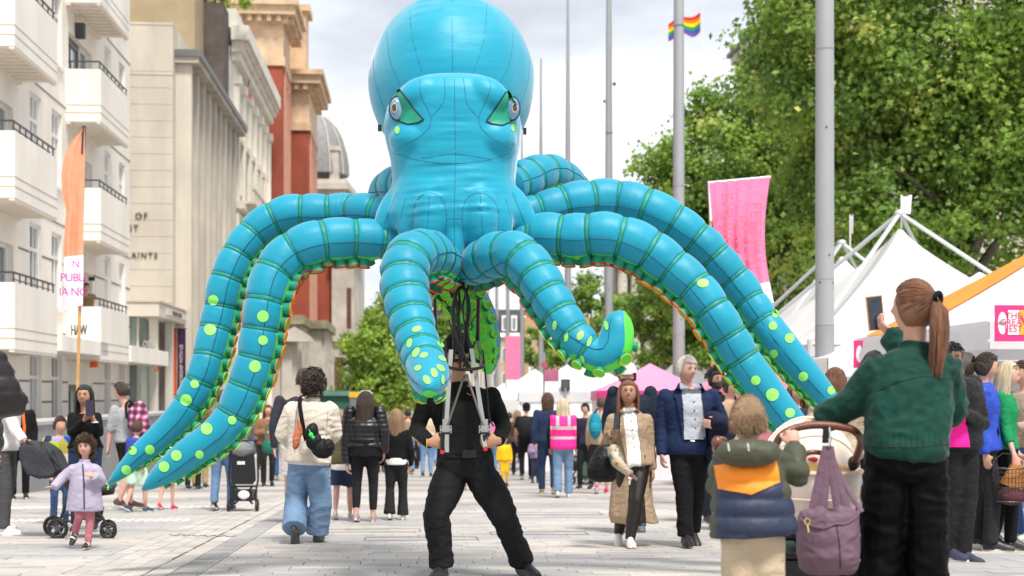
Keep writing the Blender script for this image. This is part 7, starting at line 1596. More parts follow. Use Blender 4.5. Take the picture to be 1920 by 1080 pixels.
mb = MB(); pxball(mb, 258, 785, 19.6, 20, 34, 18, .1); pxball(mb, 264, 800, 19.5, 17, 22, 16); me = remesh(mb, .012, 3); wrinkle(me, .012, 8, 2, 1); mesh_obj('bag_body', me, plaid(), bpk)
strap(bpk, [P(250, 758, 19.5), P(243, 752, 19.6), P(236, 760, 19.55), P(238, 785, 19.5)], .018, BLKF); b = MB(); b.ball(P(252, 762, 19.62), (.10, .08, .07), 10); obj('lid', b, BLKF, bpk, True)
J = std(256, 19.0, 1.20, 2.6, .5); J['hs'] = 1.2
T = person('young boy in a blue jacket and mint shorts walking behind the tentacle tip', J, 'pink', ('short', 'brown'), 'c', dict(m=fabric('#3a4a9c', 'blue_jacket'), ease=.035), dict(m=fabric('#bfe0c8', 'mint_shorts'), len=.45, r=(.12, .12, .1, .1, .1), name='shorts'), (mat('shoe_navy', (.04, .07, .11), .6), soleW), vox=.014, seed=13)
J = std(312, 19.6, 1.05, 2.9, .4); J['hs'] = 1.25
person('toddler in a mint dress and pink shoes half hidden by the tentacle tips', J, 'pink', ('bob', 'sandy'), 'c', dict(m=fabric('#b8dcc8', 'mint_dress'), ease=.03, t0=-.16, sleeve=.3), dict(m=MATS['fabric_#b8dcc8'] if 'fabric_#b8dcc8' in MATS else fabric('#b8dcc8', 'mint_dress'), len=.3, r=(.12, .12, .1, .1, .1), name='skirt'), (mat('shoe_pink', '#c92a5e', .6), soleW), vox=.016, seed=14)
# ---------------------------------------------------------------- woman with phone in black sweater
J = std(160, 15.2, 1.66, .1); pj(J, 15.2, head=(158, 742, 0), neck=(160, 775, .02), shL=(135, 782, .02), shR=(182, 782, .02), elL=(133, 812, -.06), elR=(187, 812, -.06), wrL=(158, 788, -.32), wrR=(178, 790, -.32)); J['face'] = V((.05, -1, .05))
T = person('woman in a black sweater photographing with both hands on her phone', J, 'tan', ('long', 'black'), 'f', dict(m=knit, ease=.022, t0=.0, wr=.008), dict(m=DENIMD, r=(.1, .09, .07, .065, .06)), (shoeB, soleW), vox=.010, face=True, hands=dict(L=dict(d=V((.6, -.2, 1)), palm=V((.5, -.3, 0)), curl=.9), R=dict(d=V((-.6, -.2, 1)), palm=V((-.5, -.3, 0)), curl=.9)), seed=15, brow='black', det=1.2)
phone('dark purple smartphone held up by the woman in the black sweater', P(168, 765, 14.8), 1, (V((1, 0, 0)), V((0, 1, 0)), V((0, 0, 1))), case='#2e2440', k=1.1)
b = MB(); b.tube([J['wrR'] + V((.03 * math.cos(t), .02 * math.sin(t), -.01)) for t in [i * .5 for i in range(14)]], .008, 6); obj('watch', b, mat('watch_white', (.7, .68, .66), .4), T, True)
# ---------------------------------------------------------------- running girl in lilac
lil = mat('lilac_nylon', '#a59cb2', .6, .06, 5, .3, 16); J = std(156, 12.7, 1.04, -.1); J['hs'] = 1.32
pj(J, 12.7, head=(160, 838, 0), neck=(159, 868, .01), pelvis=(156, 935, 0), shL=(139, 878, 0), shR=(178, 878, 0), elL=(118, 895, -.03), wrL=(101, 914, -.10), elR=(190, 903, .0), wrR=(175, 893, -.14), hipL=(147, 938, 0), hipR=(167, 938, 0), knL=(149, 968, -.06), knR=(169, 975, -.02), anL=(140, 998, .05), anR=(165, 1018, -.02))
J['face'] = V((.02, -1, .0)); J['toeL'] = V((-.15, -.7, -.75)); J['toeR'] = V((0, -1, 0))
R_ = [(-.55, .195, .16), (-.3, .185, .15), (0, .165, .135), (.3, .15, .125), (.6, .155, .12), (.86, .15, .10), (.95, .11, .08), (1.02, .055, .055)]
def frock(mb, J):
    mb.loft([[P(159, py, 12.7) + V((rx * math.cos(f), (rx * .78) * math.sin(f), 0)) for f in [2 * PI * i / 24 for i in range(24)]] for py, rx in ((958, .165), (945, .16), (920, .145), (895, .125))])
T = person('laughing little girl in a lilac raincoat and pink leggings running forward', J, 'pink', ('curlychild', 'brown'), 'c', dict(m=lil, ease=.03, t0=-.05, wr=.010, name='raincoat', puff=.016, extra=frock, collar=1), dict(m=fabric('#b9727c', 'pink_leggings'), ease=.004, r=(.085, .08, .068, .06, .052), wr=.003, name='leggings'), (mat('shoe_black_strap', (.02, .02, .022), .5), mat('sole_sand', (.55, .45, .33), .6)), vox=.008, face=True, faceopts=dict(smile=True), hands=dict(L=dict(d=V((-1, -.2, .05)), palm=V((0, -.3, -1)), curl=.2, spread=.5, s=1.05), R=dict(d=V((-.8, -.4, .3)), palm=V((-.2, .8, -.5)), curl=.6)), seed=16, brow='brown', det=1.2)
obj('zip', line_px(J['bv'], [(155, 870), (157, 900), (158, 954)], .006, .004, 5, 6), mat('zip_navy', (.02, .025, .06), .6), T, True)
obj('hem_seam', line_px(J['bv'], [(138, 950), (160, 955), (178, 950)], .002, .001), mat('lilac_seam', '#7b7288', .7), T)
for k in 'LR':
    for q in (.05, .11): 
        a = J['an' + k]; t = J['toe' + k].normalized(); b = MB(); r = t.cross(V((0, 0, 1))).normalized(); u = r.cross(t); s_ = J['s']; c = a + t * q * s_ - u * .03 * s_; b.tube([c + r * .042 * s_ * math.cos(f) + u * (.055 * math.sin(f)) * s_ for f in [i * PI / 8 for i in range(9)]], [(.003, .008)] * 9, 6); obj('shoe_strap', b, shoeW, T, True)
# ---------------------------------------------------------------- right-hand group
pinkt_ = fabric('#f0259a', 'hot_pink_tee', var=.05)
def hv(par, J): pass
J = std(1795, 11.6, 1.80, .5, 0, 'one'); pj(J, 11.6, head=(1783, 672, 0), neck=(1792, 708, 0), wrL=(1786, 775, -.3), elL=(1768, 800, .0), elR=(1842, 795, .0), wrR=(1800, 772, -.30), anL=(1778, 1033, 0), anR=(1806, 1040, -.05), knL=(1785, 930, 0), knR=(1815, 930, 0)); J['w'] = 1.06
T = person('man in an open black jacket over a hot pink tee shirt, holding leaflets', J, 'brown', ('short', 'black'), 'm', dict(m=fabric('#131315', 'black_shell', rough=.5), ease=.04, t0=-.10, wr=.012, collar=1, name='jacket'), dict(m=fabric('#1b1b1d', 'slim_trousers'), r=(.105, .095, .078, .068, .062), wr=.010), (mat('trainer_navy', (.035, .04, .07), .6), soleW), vox=.010, seed=21, face=True, brow='black')
patch_on(T, J['bv'], [(1792, 700), (1801, 712), (1806, 760), (1812, 800), (1818, 838), (1780, 838), (1778, 790), (1782, 730)], pinkt_, 'tee', .014)
for i, (c_, y_) in enumerate((('#e87820', 726), ('#e8e8ee', 731), ('#3a8fc8', 736), ('#e8e8ee', 741))): patch_on(T, J['bv'], [(1783, y_), (1802, y_ + 2), (1803, y_ + 6), (1783, y_ + 4)], mat('tee_print_' + c_, c_, .8, 0), 'print', .019)
lt_ = thing('leaflets', 'small stack of white and teal leaflets in the pink shirted man\'s hand', 'leaflet', P(1790, 768, 11.2))
for i in range(4): b = MB(); b.obox(P(1789 + i, 768 - i * 1.5, 11.18 + .01 * i), V((.05, .01, .012)), V((0, .004, 0)), V((-.01, 0, .045))); obj('leaflet', b, mat('paper_%d' % (i % 2), ('#e9e7ea', '#2f8ea8')[i % 2], .7, .03), lt_)
J = std(1812, 14.6, 1.73, 2.0); pj(J, 14.6, head=(1813, 684, 0)); J['face'] = V((-.8, .5, 0)); person('grey haired man turned away behind the black jacket', J, 'pink', ('short', 'grey'), 'm', dict(m=fabric('#1f2024', 'dark_coat'), ease=.03), dict(m=fabric('#3a3b40', 'grey_trousers')), (shoeB, soleW), vox=.014, seed=22)
J = std(1846, 12.6, 1.74, 1.25, .2); J['face'] = V((.97, -.25, -.15))
T = person('dark haired woman in profile wearing a bright blue hooded jacket', J, 'fair', ('ponytail', 'dkbrown'), 'f', dict(m=fabric('#2b49b0', 'royal_blue', rough=.55), ease=.04, t0=-.08, collar=1, hood=1), dict(m=fabric('#26272b', 'slate_trousers'), r=(.1, .09, .075, .07, .07)), (shoeB, soleW), vox=.011, seed=23, face=True, brow='dkbrown')
b = MB(J['M']); b.tube([V((-.08, -.03, .085)), V((-.06, -.075, .105)), V((.06, -.075, .105)), V((.08, -.03, .085))], .007, 6); obj('sunglasses', b, eyem, T, True)
kg = fabric('#15834f', 'kelly_green_knit', var=.08); J = std(1882, 12.7, 1.70, 1.15, .25); pj(J, 12.7, head=(1890, 703, 0), neck=(1882, 738, 0), elL=(1884, 800, -.15), wrL=(1902, 855, -.28)); J['face'] = V((.95, -.3, -.12))
T = person('blonde woman in a kelly green jumper carrying a wire basket', J, 'pink', ('long', 'pale_blond'), 'f', dict(m=kg, ease=.018, t0=-.02, sleeve=.78, wr=.010, name='jumper'), dict(m=BLKF, ease=.008, r=(.098, .088, .068, .062, .056), wr=.008), (mat('loafer', (.03, .03, .03), .4), mat('sole_tan', (.30, .24, .17), .6)), vox=.010, seed=24, face=True, brow='blond', hands=dict(L=dict(d=V((.2, -.1, -1)), curl=.9)))
b = MB(J['M']); b.tube([V((-.082, -.03, .08)), V((-.06, -.08, .10)), V((.06, -.08, .10)), V((.082, -.03, .08))], .007, 6); obj('sunglasses', b, eyem, T, True)
strap(T, [P(1858, 745, 12.55), P(1862, 790, 12.5), P(1872, 812, 12.45), P(1856, 850, 12.5)], .010, BLKF, 'bag_strap')
bk = thing('wire_basket', 'black wire mesh shopping basket in the green jumper woman\'s hand', 'basket', P(1893, 950, 12.4)); kk = 12.4 / FP; wr_ = mat('wire_black', (.03, .03, .033), .4, 0)
def brg(py, rx, n=30): return [P(1894, py, 12.4) + V((rx * kk * math.cos(f), rx * .62 * kk * math.sin(f), 0)) for f in [2 * PI * i / n for i in range(n + 1)]]
b = MB(); b.tube(brg(878, 34), .007, 6); obj('rim', b, wr_, bk); b = MB(); b.tube(brg(940, 27), .006, 6); obj('rim', b, wr_, bk)
b = MB()
for j in range(6): b.tube(brg(886 + j * 9, 33 - j * 1.1), .0025, 4)
A_, B_ = brg(878, 34, 30), brg(940, 27, 30)
for j in range(30): b.tube([A_[j], B_[j]], .0025, 4)
obj('mesh_side', b, wr_, bk)
b = MB(); b.tube([P(1862, 880, 12.4), P(1864, 862, 12.4), P(1880, 850, 12.42), P(1905, 852, 12.42), P(1922, 862, 12.4), P(1926, 880, 12.4)], .005, 6); obj('handle', b, wr_, bk)
mb = MB(); pxball(mb, 1895, 928, 12.4, 27, 20, 20); b = remesh(mb, .01, 2); wrinkle(b, .015, 9, 2); mesh_obj('cloth_contents', b, fabric('#5a3438', 'maroon_cloth'), bk)
b = MB(); b.obox(P(1905, 895, 12.38), V((.085, 0, -.035)), V((0, .03, 0)), V((.05, 0, .085))); obj('card_box', b, mat('kraft_card', '#b87838', .7, .08), bk)
J = std(1922, 13.6, 1.72, -1.2, 0, 'one'); person('person in a beige jacket and blue jeans cut off by the right edge', J, 'fair', ('short', 'brown'), 'm', dict(m=fabric('#a89583', 'stone_jacket'), ease=.04), dict(m=fabric('#3f5f95', 'mid_jeans')), (mat('shoe_greywhite', (.45, .45, .45), .6), soleW), vox=.014, seed=25)
# people behind the pram
knit2 = fabric('#b5a48d', 'oat_cardigan', var=.1); J = std(1572, 12.2, 1.62, PI - .2); pj(J, 12.2, head=(1566, 714, 0), elL=(1618, 820, .0), wrL=(1604, 868, -.15))
person('woman with loose auburn hair and an oat cardigan, back turned behind the pram', J, 'fair', ('long', 'chestnut'), 'f', dict(m=knit2, ease=.045, t0=-.12, wr=.014, puff=.012, sleeve=.85, name='cardigan'), dict(m=BLKF, r=(.1, .09, .075, .07, .07)), (shoeB, soleW), vox=.011, seed=26, det=1.2)
J = std(1634, 13.4, 1.80, 1.0); J['face'] = V((.8, .3, 0)); person('dark haired man in black looking away, beyond the outstretched green sleeve', J, 'tan', ('short', 'black'), 'm', dict(m=fabric('#16181f', 'ink_jacket'), ease=.03, collar=1), dict(m=BLKF), (shoeB, soleW), vox=.014, seed=27)
J = std(1342, 16.6, 1.80, .15); J['face'] = V((.35, -1, -.05)); person('young bearded man with a mop of curly black hair behind the blazer man', J, 'tan', ('curlytop', 'black'), 'm', dict(m=fabric('#121418', 'black_hoodie'), ease=.035, collar=1), dict(m=fabric('#1f232b', 'dark_trousers')), (shoeB, soleW), vox=.013, seed=28, face=True, faceopts=dict(beard='black'), brow='black')
J = std(1369, 15.2, 1.66, .5, .2); J['face'] = V((.6, -.85, -.05)); person('woman with glasses and tied back brown hair between the blazer man and the boy', J, 'pink', ('bun', 'dkbrown'), 'f', dict(m=fabric('#a88f76', 'tan_top'), ease=.025), dict(m=DENIM, r=(.1, .09, .075, .07, .07)), (mat('shoe_cream', (.6, .55, .45), .6), soleW), vox=.012, seed=29, face=True, faceopts=dict(glasses=True), brow='dkbrown')
J = std(1492, 14.4, 1.56, .3); J['face'] = V((.2, -1, .1)); person('woman with a brown fringe framed between the two crossing tentacles', J, 'pink', ('long', 'brown'), 'f', dict(m=fabric('#2a3142', 'slate_blue_top'), ease=.03), dict(m=BLKF), (shoeB, soleW), vox=.013, seed=30, face=True, brow='brown')
J = std(1514, 15.8, 1.62, .2); T = person('person in a black beanie and orange collar half hidden by the tentacle', J, 'tan', ('crop', 'black'), 'm', dict(m=fabric('#1b1b1e', 'black_parka'), ease=.04, collar=1), dict(m=BLKF), (shoeB, soleW), vox=.014, seed=31, face=True); capm(T, J['M'], fabric('#101012', 'beanie'), False, 1.06, name='beanie')
# ---------------------------------------------------------------- left edge group
J = std(-50, 8.1, 1.82, 1.9, 0, 'front'); pj(J, 8.1, shR=(-22, 672, -.12), elR=(12, 742, -.1), wrR=(-26, 728, -.2)); J['face'] = V((1, .2, 0))
person('person in a dark brown puffer coat cut off by the left edge', J, 'fair', ('short', 'dkbrown'), 'm', dict(m=mat('puffer_brown', '#1c1416', .45, .1, 5, .2, 20), ease=.05, t0=-.12, quilt=.085, puff=.030, collar=1), dict(m=fabric('#2b2a2c', 'soft_charcoal')), (shoeB, soleW), vox=.012, seed=32, hands=dict(R=None, L=None))
J = std(6, 14.6, 1.72, 1.5, .2); pj(J, 14.6, shR=(12, 765, -.15), elR=(28, 805, -.2), wrR=(44, 826, -.25)); J['toeL'] = V((1, -.2, 0)); J['toeR'] = V((1, -.2, 0))
person('person in a white shirt jacket pushing the grey pushchair at the left edge', J, 'fair', ('short', 'brown'), 'm', dict(m=fabric('#dcd8d6', 'white_overshirt'), ease=.035, t0=-.1), dict(m=fabric('#4a4a4d', 'mid_grey_trousers')), (shoeW, soleW), vox=.011, seed=33, hands=dict(R=dict(d=V((1, 0, -.1)), palm=V((0, 0, -1)), curl=.8)))
J = std(36, 23, 1.74, .4); T = person('man in black with an orange lanyard standing by the grey wall', J, 'tan', ('short', 'black'), 'm', dict(m=BLKF, ease=.03), dict(m=BLKF), (shoeB, soleW), vox=.016, seed=34)
patch_on(T, J['bv'], [(40, 770), (45, 772), (48, 800), (46, 828), (42, 826), (43, 800)], mat('lanyard_orange', '#f0641e', .6), 'lanyard', .014)
def multim():
    m = mat('patterned_fleece', '#884422', .8, 0); t = m.node_tree; v = t.nodes.new('ShaderNodeTexVoronoi'); v.inputs['Scale'].default_value = 9; h = t.nodes.new('ShaderNodeHueSaturation'); h.inputs['Saturation'].default_value = 1.1; h.inputs['Value'].default_value = .55
    co = t.nodes.new('ShaderNodeTexCoord'); t.links.new(co.outputs['Object'], v.inputs[0]); t.links.new(v.outputs['Color'], h.inputs['Color']); t.links.new(h.outputs[0], t.nodes['Principled BSDF'].inputs['Base Color']); return m
J = std(112, 16.4, 1.22, .6); J['hs'] = 1.2; person('child in a multicoloured fleece behind the woman photographing', J, 'fair', ('short', 'brown'), 'c', dict(m=multim(), ease=.05, puff=.02), dict(m=fabric('#34507a', 'mid_blue_trousers')), (shoeB, soleW), vox=.015, seed=35)
J = std(146, 38.6, 1.7, .3, 0, 'phone'); dz = 2.32 - J['o'].z; dx = P(150, 740, 38).x - J['o'].x
for k_, v_ in J.items():
    if isinstance(v_, V) and k_ not in ('face', 'fwd', 'right', 'toeL', 'toeR', 'upL', 'upR', 'headup'): J[k_] = v_ + V((dx, 0, dz))
pj(J, 38.4, wrR=(170, 532, -.35), elR=(160, 556, -.1)); T = person('person on a balcony reaching out with a camera behind the orange banner', J, 'fair', ('short', 'dkbrown'), 'm', dict(m=fabric('#8a7048', 'khaki_shirt'), ease=.03, sleeve=.6), dict(m=BLKF), (shoeB, soleW), vox=.02, seed=36, det=.4)
cmr = thing('camera', 'small black camera held out over the balcony railing', 'camera', P(172, 523, 38.0)); b = MB(); b.obox(P(172, 523, 38), (.075, 0, 0), (0, .04, 0), (0, 0, .05)); obj('camera_body', b, blk, cmr); b = MB(); b.cyl(P(172, 523, 37.96), P(172, 523, 37.86), .035, n=12); obj('lens', b, blk, cmr, True)
# ---------------------------------------------------------------- pushchairs
def wheel_at(par, c, r, wd=.02, ax=V((1, 0, 0))):
    u = V((0, 0, 1)); v = ax.cross(u); b = MB(); b.tube([c + (u * math.sin(t) + v * math.cos(t)) * r * .88 for t in [i * 2 * PI / 24 for i in range(25)]], wd, 8); o = obj('wheel', b, pblk, par, True)
    b = MB(); b.cyl(c - ax * .02, c + ax * .02, r * .25, n=10)
    for q in range(5): t = q * 1.257 + .3; b.tube([c, c + (u * math.sin(t) + v * math.cos(t)) * r * .84], .010, 6)
    obj('spokes', b, mat('spoke_grey', (.055, .055, .06), .5), o, True)
ps = thing('pushchair', 'grey pushchair with a folded back hood behind the lilac raincoat', 'pushchair', GX(150, 14.3)); Yq = 14.3
for dy in (-.22, .22):
    Yy = Yq + dy
    for pts, r in (([(52, 828), (86, 850), (112, 876), (122, 886)], .014), ([(120, 884), (150, 925), (180, 955), (202, 985)], .015), ([(122, 890), (128, 925), (118, 960), (108, 985)], .013), ([(120, 965), (165, 968), (195, 975)], .010)):
        b = MB(); b.tube([V(p) for p in spline([tuple(P(a, c_, Yy)) for a, c_ in pts], 5)], r, 8); obj('frame_tube', b, pblk, ps, True)
    wheel_at(ps, GX(203, Yy) + V((0, 0, .075)), .08, .018, V((0, 1, 0))); wheel_at(ps, GX(108 if dy < 0 else 100, Yy) + V((0, 0, .095)), .10, .020, V((0, 1, 0)))
b = MB(); b.tube([P(52, 828, Yq - .22), P(50, 826, Yq), P(52, 828, Yq + .22)], .016, 8); obj('handlebar', b, pblk, ps, True)
hg = fabric('#3b3b40', 'hood_grey', var=.1); c = P(100, 872, Yq); kk = Yq / FP
mb = MB(); poly = [(46, 838), (58, 829), (80, 830), (102, 846), (119, 880), (112, 892), (88, 896), (64, 888), (50, 866)]
R = []
for dy, sc_ in ((-.24, .86), (-.21, 1), (-.07, 1.04), (.07, 1.04), (.21, 1), (.24, .86)): R.append([P(110 + (x_ - 110) * sc_, 878 + (y_ - 878) * sc_, Yq) + V((0, dy, 0)) for x_, y_ in poly])
mb.loft(R); me = remesh(mb, .014, 3); wrinkle(me, .02, 6, 2, .7); mesh_obj('hood', me, hg, ps)
for x_, y_ in ((78, 829), (100, 844)): b = MB(); b.tube([P(116, 882, Yq - .25), P(x_, y_, Yq - .235), P(x_, y_ - 3, Yq), P(x_, y_, Yq + .235)], .006, 6); obj('hood_rib', b, pblk, ps)
mb = MB(); lin_limb(mb, [P(118, 880, Yq), P(134, 908, Yq), P(165, 920, Yq), P(214, 918, Yq)], [.05, .08, .07, .05]); me = remesh(mb, .012, 2); mesh_obj('seat', me, pblk, ps)
b = MB(); b.loft([[P(x_, y_, Yq + s_ * .2) for x_, y_ in ((146, 945), (196, 950), (190, 978), (150, 975))] for s_ in (-1, 1)]); obj('basket', b, pblk, ps)
b = MB(); b.tube([P(103, 930, Yq - .25), P(100, 960, Yq - .25)], [(.012, .003)] * 2, 6); obj('dangling_strap', b, mat('strap_navy', (.02, .03, .10), .7), ps)
mb = MB(); lin_limb(mb, [P(186, 912, Yq), P(206, 918, Yq), P(216, 905, Yq - .02)], [.04, .04, .03]); me = remesh(mb, .01, 2); T = thing('seated_child', 'legs of a child in grey socks resting on the grey pushchair seat', 'person', P(190, 915, Yq)); mesh_obj('legs', me, fabric('#44505c', 'sock_grey'), T); b = MB(); b.tube([P(203, 917, Yq - .01), P(206, 917, Yq - .01)], .043, 10); obj('sock_band', b, limem, T, True)
pc = thing('pushchair', 'black backed pushchair seen from behind beside the man in pale jeans', 'pushchair', GX(457, 19.3)); Yq = 19.3; kk = Yq / FP
mb = MB(); pxball(mb, 457, 842, Yq + .1, 26, 19, 30); me = remesh(mb, .012, 2); mesh_obj('hood', me, fabric('#77787c', 'light_hood'), pc)
b = MB(); b.loft([[P(x_, y_, Yq - .05 + d) for x_, y_ in ((437, 852), (477, 852), (480, 900), (474, 908), (439, 908), (433, 900))] for d in (0, .12)]); obj('back_panel', b, pblk, pc)
b = MB(); b.obox(P(452, 868, Yq - .06), (.05, 0, 0), (0, .004, 0), (0, 0, .02)); obj('label_patch', b, whitef, pc)
for pts in ([(431, 850), (429, 900), (436, 930), (428, 950)], [(483, 850), (484, 900), (478, 930), (482, 950)], [(432, 912), (482, 912)], [(436, 935), (478, 935)], [(440, 912), (474, 945)], [(474, 912), (440, 945)], [(432, 850), (440, 826), (476, 826), (484, 850)]):
    b = MB(); b.tube([P(a, c_, Yq - .02) for a, c_ in pts], .013, 8); obj('frame_tube', b, pblk, pc, True)
b = MB(); b.obox(P(457, 928, Yq + .1), (.15, 0, 0), (0, .2, 0), (0, 0, .07)); obj('basket', b, pblk, pc); b = MB(); b.ball(P(457, 928, Yq - .12), (.08, .03, .06), 10); obj('bag_in_basket', b, whitef, pc, True)
for x_ in (429, 482):
    for dy in (-.1, .45): wheel_at(pc, GX(x_, Yq + dy) + V((0, 0, .07)), .075, .018)
pd_ = thing('pushchair', 'distant dark pushchair between the pink vest and the black handbag', 'pushchair', GX(1085, 30)); b = MB(); pp = lambda x_, y_: P(x_, y_, 30); b.tube([pp(1062, 850), pp(1075, 872), pp(1098, 898)], .02, 6); b.tube([pp(1090, 866), pp(1070, 898)], .02, 6); obj('frame_tube', b, pblk, pd_, True); mb = MB(); mb.ball(pp(1077, 868), (.2, .2, .17), 12); obj('seat', mb, pblk, pd_, True)
for x_ in (1070, 1098): wheel_at(pd_, GX(x_, 30) + V((0, 0, .1)), .10, .025, V((0, 1, 0)))
# ---------------------------------------------------------------- middle distance
J = std(1056, 23.6, 1.64, PI, .25)
def vestp(c):
    z = (c.z - gz(23.6)) ; 
    if abs(c.x - GX(1056, 23.6).x) > .215: return 1
    if .97 < z < 1.02 or 1.13 < z < 1.18: return 2
    if z > 1.18 and .07 < abs(c.x - GX(1056, 23.6).x) < .12: return 2
    return 0
person('steward with long platinum hair in a hot pink reflective vest', J, 'fair', ('longwavy', 'pale_blond'), 'f', dict(m=[mat('vest_pink', '#f01f8c', .6, .06), BLKF, mat('reflective', (.50, .47, .46), .4, .05)], ease=.045, t0=-.14, paint=vestp, wr=.004, name='vest'), dict(m=DENIM, r=(.1, .092, .078, .075, .078)), (shoeW, soleW), vox=.011, seed=41, det=1.2)
CG = {}
def crowd(px, Y, H, hd, gait, tc, bc, hair, label, kind='m', skin='fair', arms=None, vox=.022, det=.45, shoes=(shoeB, soleW), sleeve=1, ease=.03, seed=None, hs=None, **kw):
    J = std(px, Y, H, hd, gait, arms); 
    if H < 1.3: J['hs'] = 1.22; kind = 'c'
    if hs: J['hs'] = hs
    T = person(label, J, skin, hair, kind, dict(m=fabric(tc), ease=ease, sleeve=sleeve, wr=.006, t0=kw.get('t0', -.06)), dict(m=fabric(bc), wr=.006, len=kw.get('len', 1.0)), shoes, vox=vox, det=det, seed=seed or int(px * 7 + Y), group='people walking in the crowd beyond the octopus' if Y > 28 else None)
    return T, J
boot = (mat('boot_tan', '#8a7140'), soleW)
crowd(1027, 25, 1.78, PI, -.3, '#22304c', '#24344f', ('bob', 'brown'), 'person in a navy coat and tan boots walking left of the pink vest', vox=.015, det=1, shoes=boot)
T, J = crowd(987, 33.5, 1.80, PI, .3, '#131315', '#101012', ('crop', 'black'), 'man in black with a black rucksack and dark cap right of the puppeteer', sleeve=.4); capm(T, J['M'], BLKF, False, 1.05)
q = thing('backpack', 'black rucksack on the man in the dark cap', 'backpack', P(984, 800, 33.2)); mb = MB(); mb.ball(P(984, 800, 33.25), (.19, .13, .27), 12); obj('bag_body', mb, fabric('#202124', 'rucksack'), q, True)
crowd(1003, 31, 1.04, .3, 0, '#8c7a9c', '#2a2f45', ('short', 'dkbrown'), 'toddler in a dusty purple jacket facing the camera by the pink vest', arms='front')
crowd(970, 37, 1.7, PI, -.3, '#4a4038', '#15151a', ('longwavy', 'sandy'), 'woman with fair hair in black beside the rucksack man', 'f')
crowd(946, 29, 1.02, .2, .2, '#e8b51a', '#e0ac18', ('short', 'dkbrown'), 'small child in a bright yellow raincoat beside the puppeteer\'s elbow')
crowd(878, 27, .9, PI, .5, '#6a5a48', '#a08f74', ('short', 'brown'), 'tiny child in camouflage trousers seen between the puppeteer\'s legs')
T, J = crowd(1128, 25.2, 1.70, PI, .5, '#b5a284', '#2a2c33', ('short', 'brown'), 'person in a beige top and pink shoes behind the black handbag', shoes=(mat('shoe_pink', '#c92a5e'), soleW), len=.45)
q = thing('backpack', 'teal rucksack behind the beige coat woman', 'backpack', P(1112, 790, 24.9)); mb = MB(); mb.ball(P(1116, 798, 24.95), (.12, .12, .24), 14); mb.ball(P(1116, 806, 24.85), (.10, .08, .13), 12); me = remesh(mb, .015, 2); wrinkle(me, .015, 8, 2, 1); mesh_obj('bag_body', me, fabric('#1c8299', 'teal_nylon'), q); strap(q, [P(1114, 775, 24.9), P(1122, 766, 25.0), P(1126, 775, 25.1)], .015, BLKF)
crowd(1098, 27.5, 1.66, -.4, .2, '#2b2540', '#1a1a20', ('short', 'black'), 'woman in dark violet walking behind the pink vest', 'f')
crowd(418, 19.4, 1.64, PI, .35, '#6e4c33', '#5f7c9e', ('short', 'brown'), 'man in a brown jacket and pale jeans beside the black backed pushchair', vox=.015, shoes=(shoeB, soleW))
T, J = crowd(502, 29, 1.66, .3, .3, '#8a6248', '#2c2a2b', ('long', 'brown'), 'woman in a fluffy brown coat with a green handbag', 'f', vox=.016, det=1, ease=.06, arms='front')
q = thing('handbag', 'teal green handbag on the brown coated woman', 'handbag', P(507, 835, 28.6)); mb = MB(); mb.ball(P(507, 838, 28.6), (.19, .08, .15), 14); me = remesh(mb, .02, 2); mesh_obj('bag_body', me, fabric('#1f6a5c', 'green_leather', rough=.45), q); strap(q, [P(498, 830, 28.6), P(500, 800, 28.65), P(512, 800, 28.65), P(516, 830, 28.6)], .02, MATS['green_leather'])
crowd(528, 33, 1.66, PI, .4, '#15161c', '#31507e', ('longwavy', 'sandy'), 'woman in a long black coat and jeans walking away at left', 'f', t0=-.3, ease=.05)
crowd(375, 28, 1.75, PI, 0, '#3c4a3a', '#a08a66', ('short', 'grey'), 'man in beige trousers glimpsed between the two left tentacles')
crowd(362, 27, 1.7, PI, 0, '#2a3340', '#1c1e22', ('short', 'brown'), 'person in dark trousers and pale shoes under the left tentacles')
cols_t = ['#4c5262', '#5c6678', '#d8d4cf', '#7c2f3c', '#2f4a78', '#c8b8a0', '#384a3c', '#e07aa8', '#1f2126', '#8a8f98', '#b03a3a', '#4a3a5c', '#dcd8d4', '#8f7f6c']
cols_b = ['#1c1d22', '#3a4d70', '#6a6d74', '#8f8068', '#2d3038', '#6f8fb5', '#1c1c20']
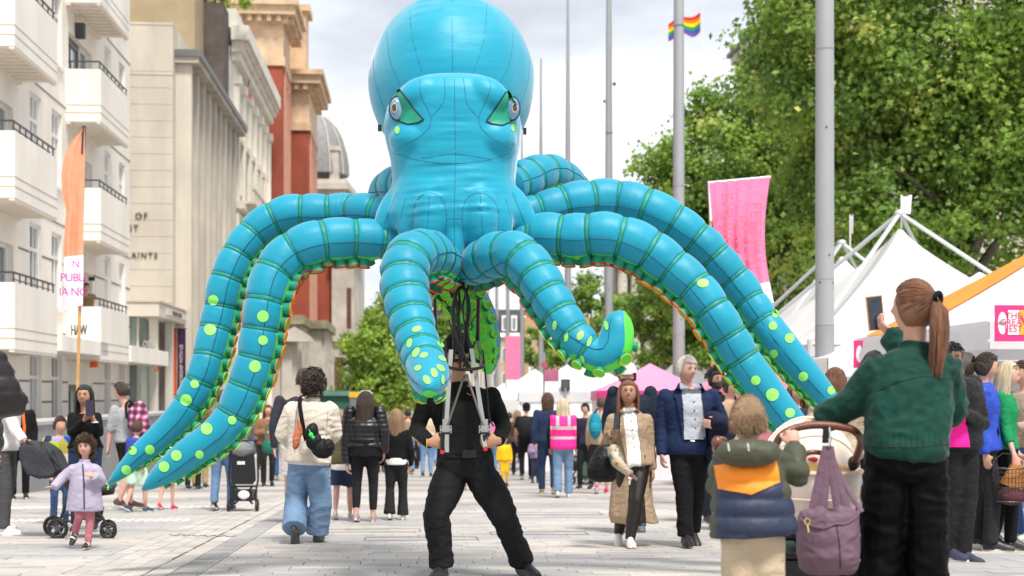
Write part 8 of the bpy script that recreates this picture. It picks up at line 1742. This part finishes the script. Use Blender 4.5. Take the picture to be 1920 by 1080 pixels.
hairs = [('short', 'dkbrown'), ('long', 'brown'), ('short', 'black'), ('longwavy', 'sandy'), ('short', 'grey'), ('ponytail', 'chestnut'), ('bob', 'blond'), ('short', 'sandy')]
cn = {'#4c5262': 'slate', '#5c6678': 'steel blue', '#d8d4cf': 'off white', '#7c2f3c': 'wine red', '#2f4a78': 'blue', '#c8b8a0': 'sand coloured', '#384a3c': 'dark green', '#e07aa8': 'pink', '#1f2126': 'black', '#8a8f98': 'grey', '#b03a3a': 'red', '#4a3a5c': 'purple', '#dcd8d4': 'white', '#8f7f6c': 'taupe'}
spots_ = [(455, 38), (478, 44), (545, 40), (512, 52), (560, 56), (601, 36), (612, 48), (637, 42), (652, 55), (640, 70), (716, 40), (728, 52), (705, 60), (765, 38), (752, 48), (780, 45), (790, 58), (772, 66), (742, 75), (800, 36), (822, 50), (936, 40), (925, 52), (955, 48), (968, 58), (945, 66), (1010, 46), (998, 56), (1018, 62), (1040, 50), (920, 75), (905, 60), (1075, 44), (1090, 52), (1150, 38), (1236, 34), (1250, 42), (1215, 36), (980, 74), (665, 48), (588, 62), (690, 75), (810, 78), (530, 70), (574, 46), (735, 64)]
rc = random.Random(5)
for i, (px, Y) in enumerate(spots_):
    away = rc.random() < .6; tc, bc = cols_t[i % 14], rc.choice(cols_b); hr = hairs[rc.randrange(8)]; fem = hr[0] not in ('short',)
    near = ('left of the curly haired walker' if px < 560 else 'behind the curly haired walker' if px < 650 else 'behind the woman in the puffer' if px < 760 else 'beside the puppeteer\'s left arm' if px < 850 else 'just right of the puppeteer' if px < 1000 else 'near the pink vest' if px < 1110 else 'behind the beige coat and blazer')
    lab = '%s %s in %s %s, %s' % ('nearer' if Y < 45 else 'distant' if Y < 60 else 'farthest', 'woman' if fem else 'man', cn[tc], 'walking away' if away else 'approaching', near)
    crowd(px, Y, rc.uniform(1.58, 1.84), (PI if away else 0) + rc.uniform(-.4, .4), rc.choice([-.35, .35, .2, 0]), tc, bc, hr, lab, 'f' if fem else 'm', vox=.034, det=.12, seed=i + 60)

bpy.data.scenes.remove(TS)
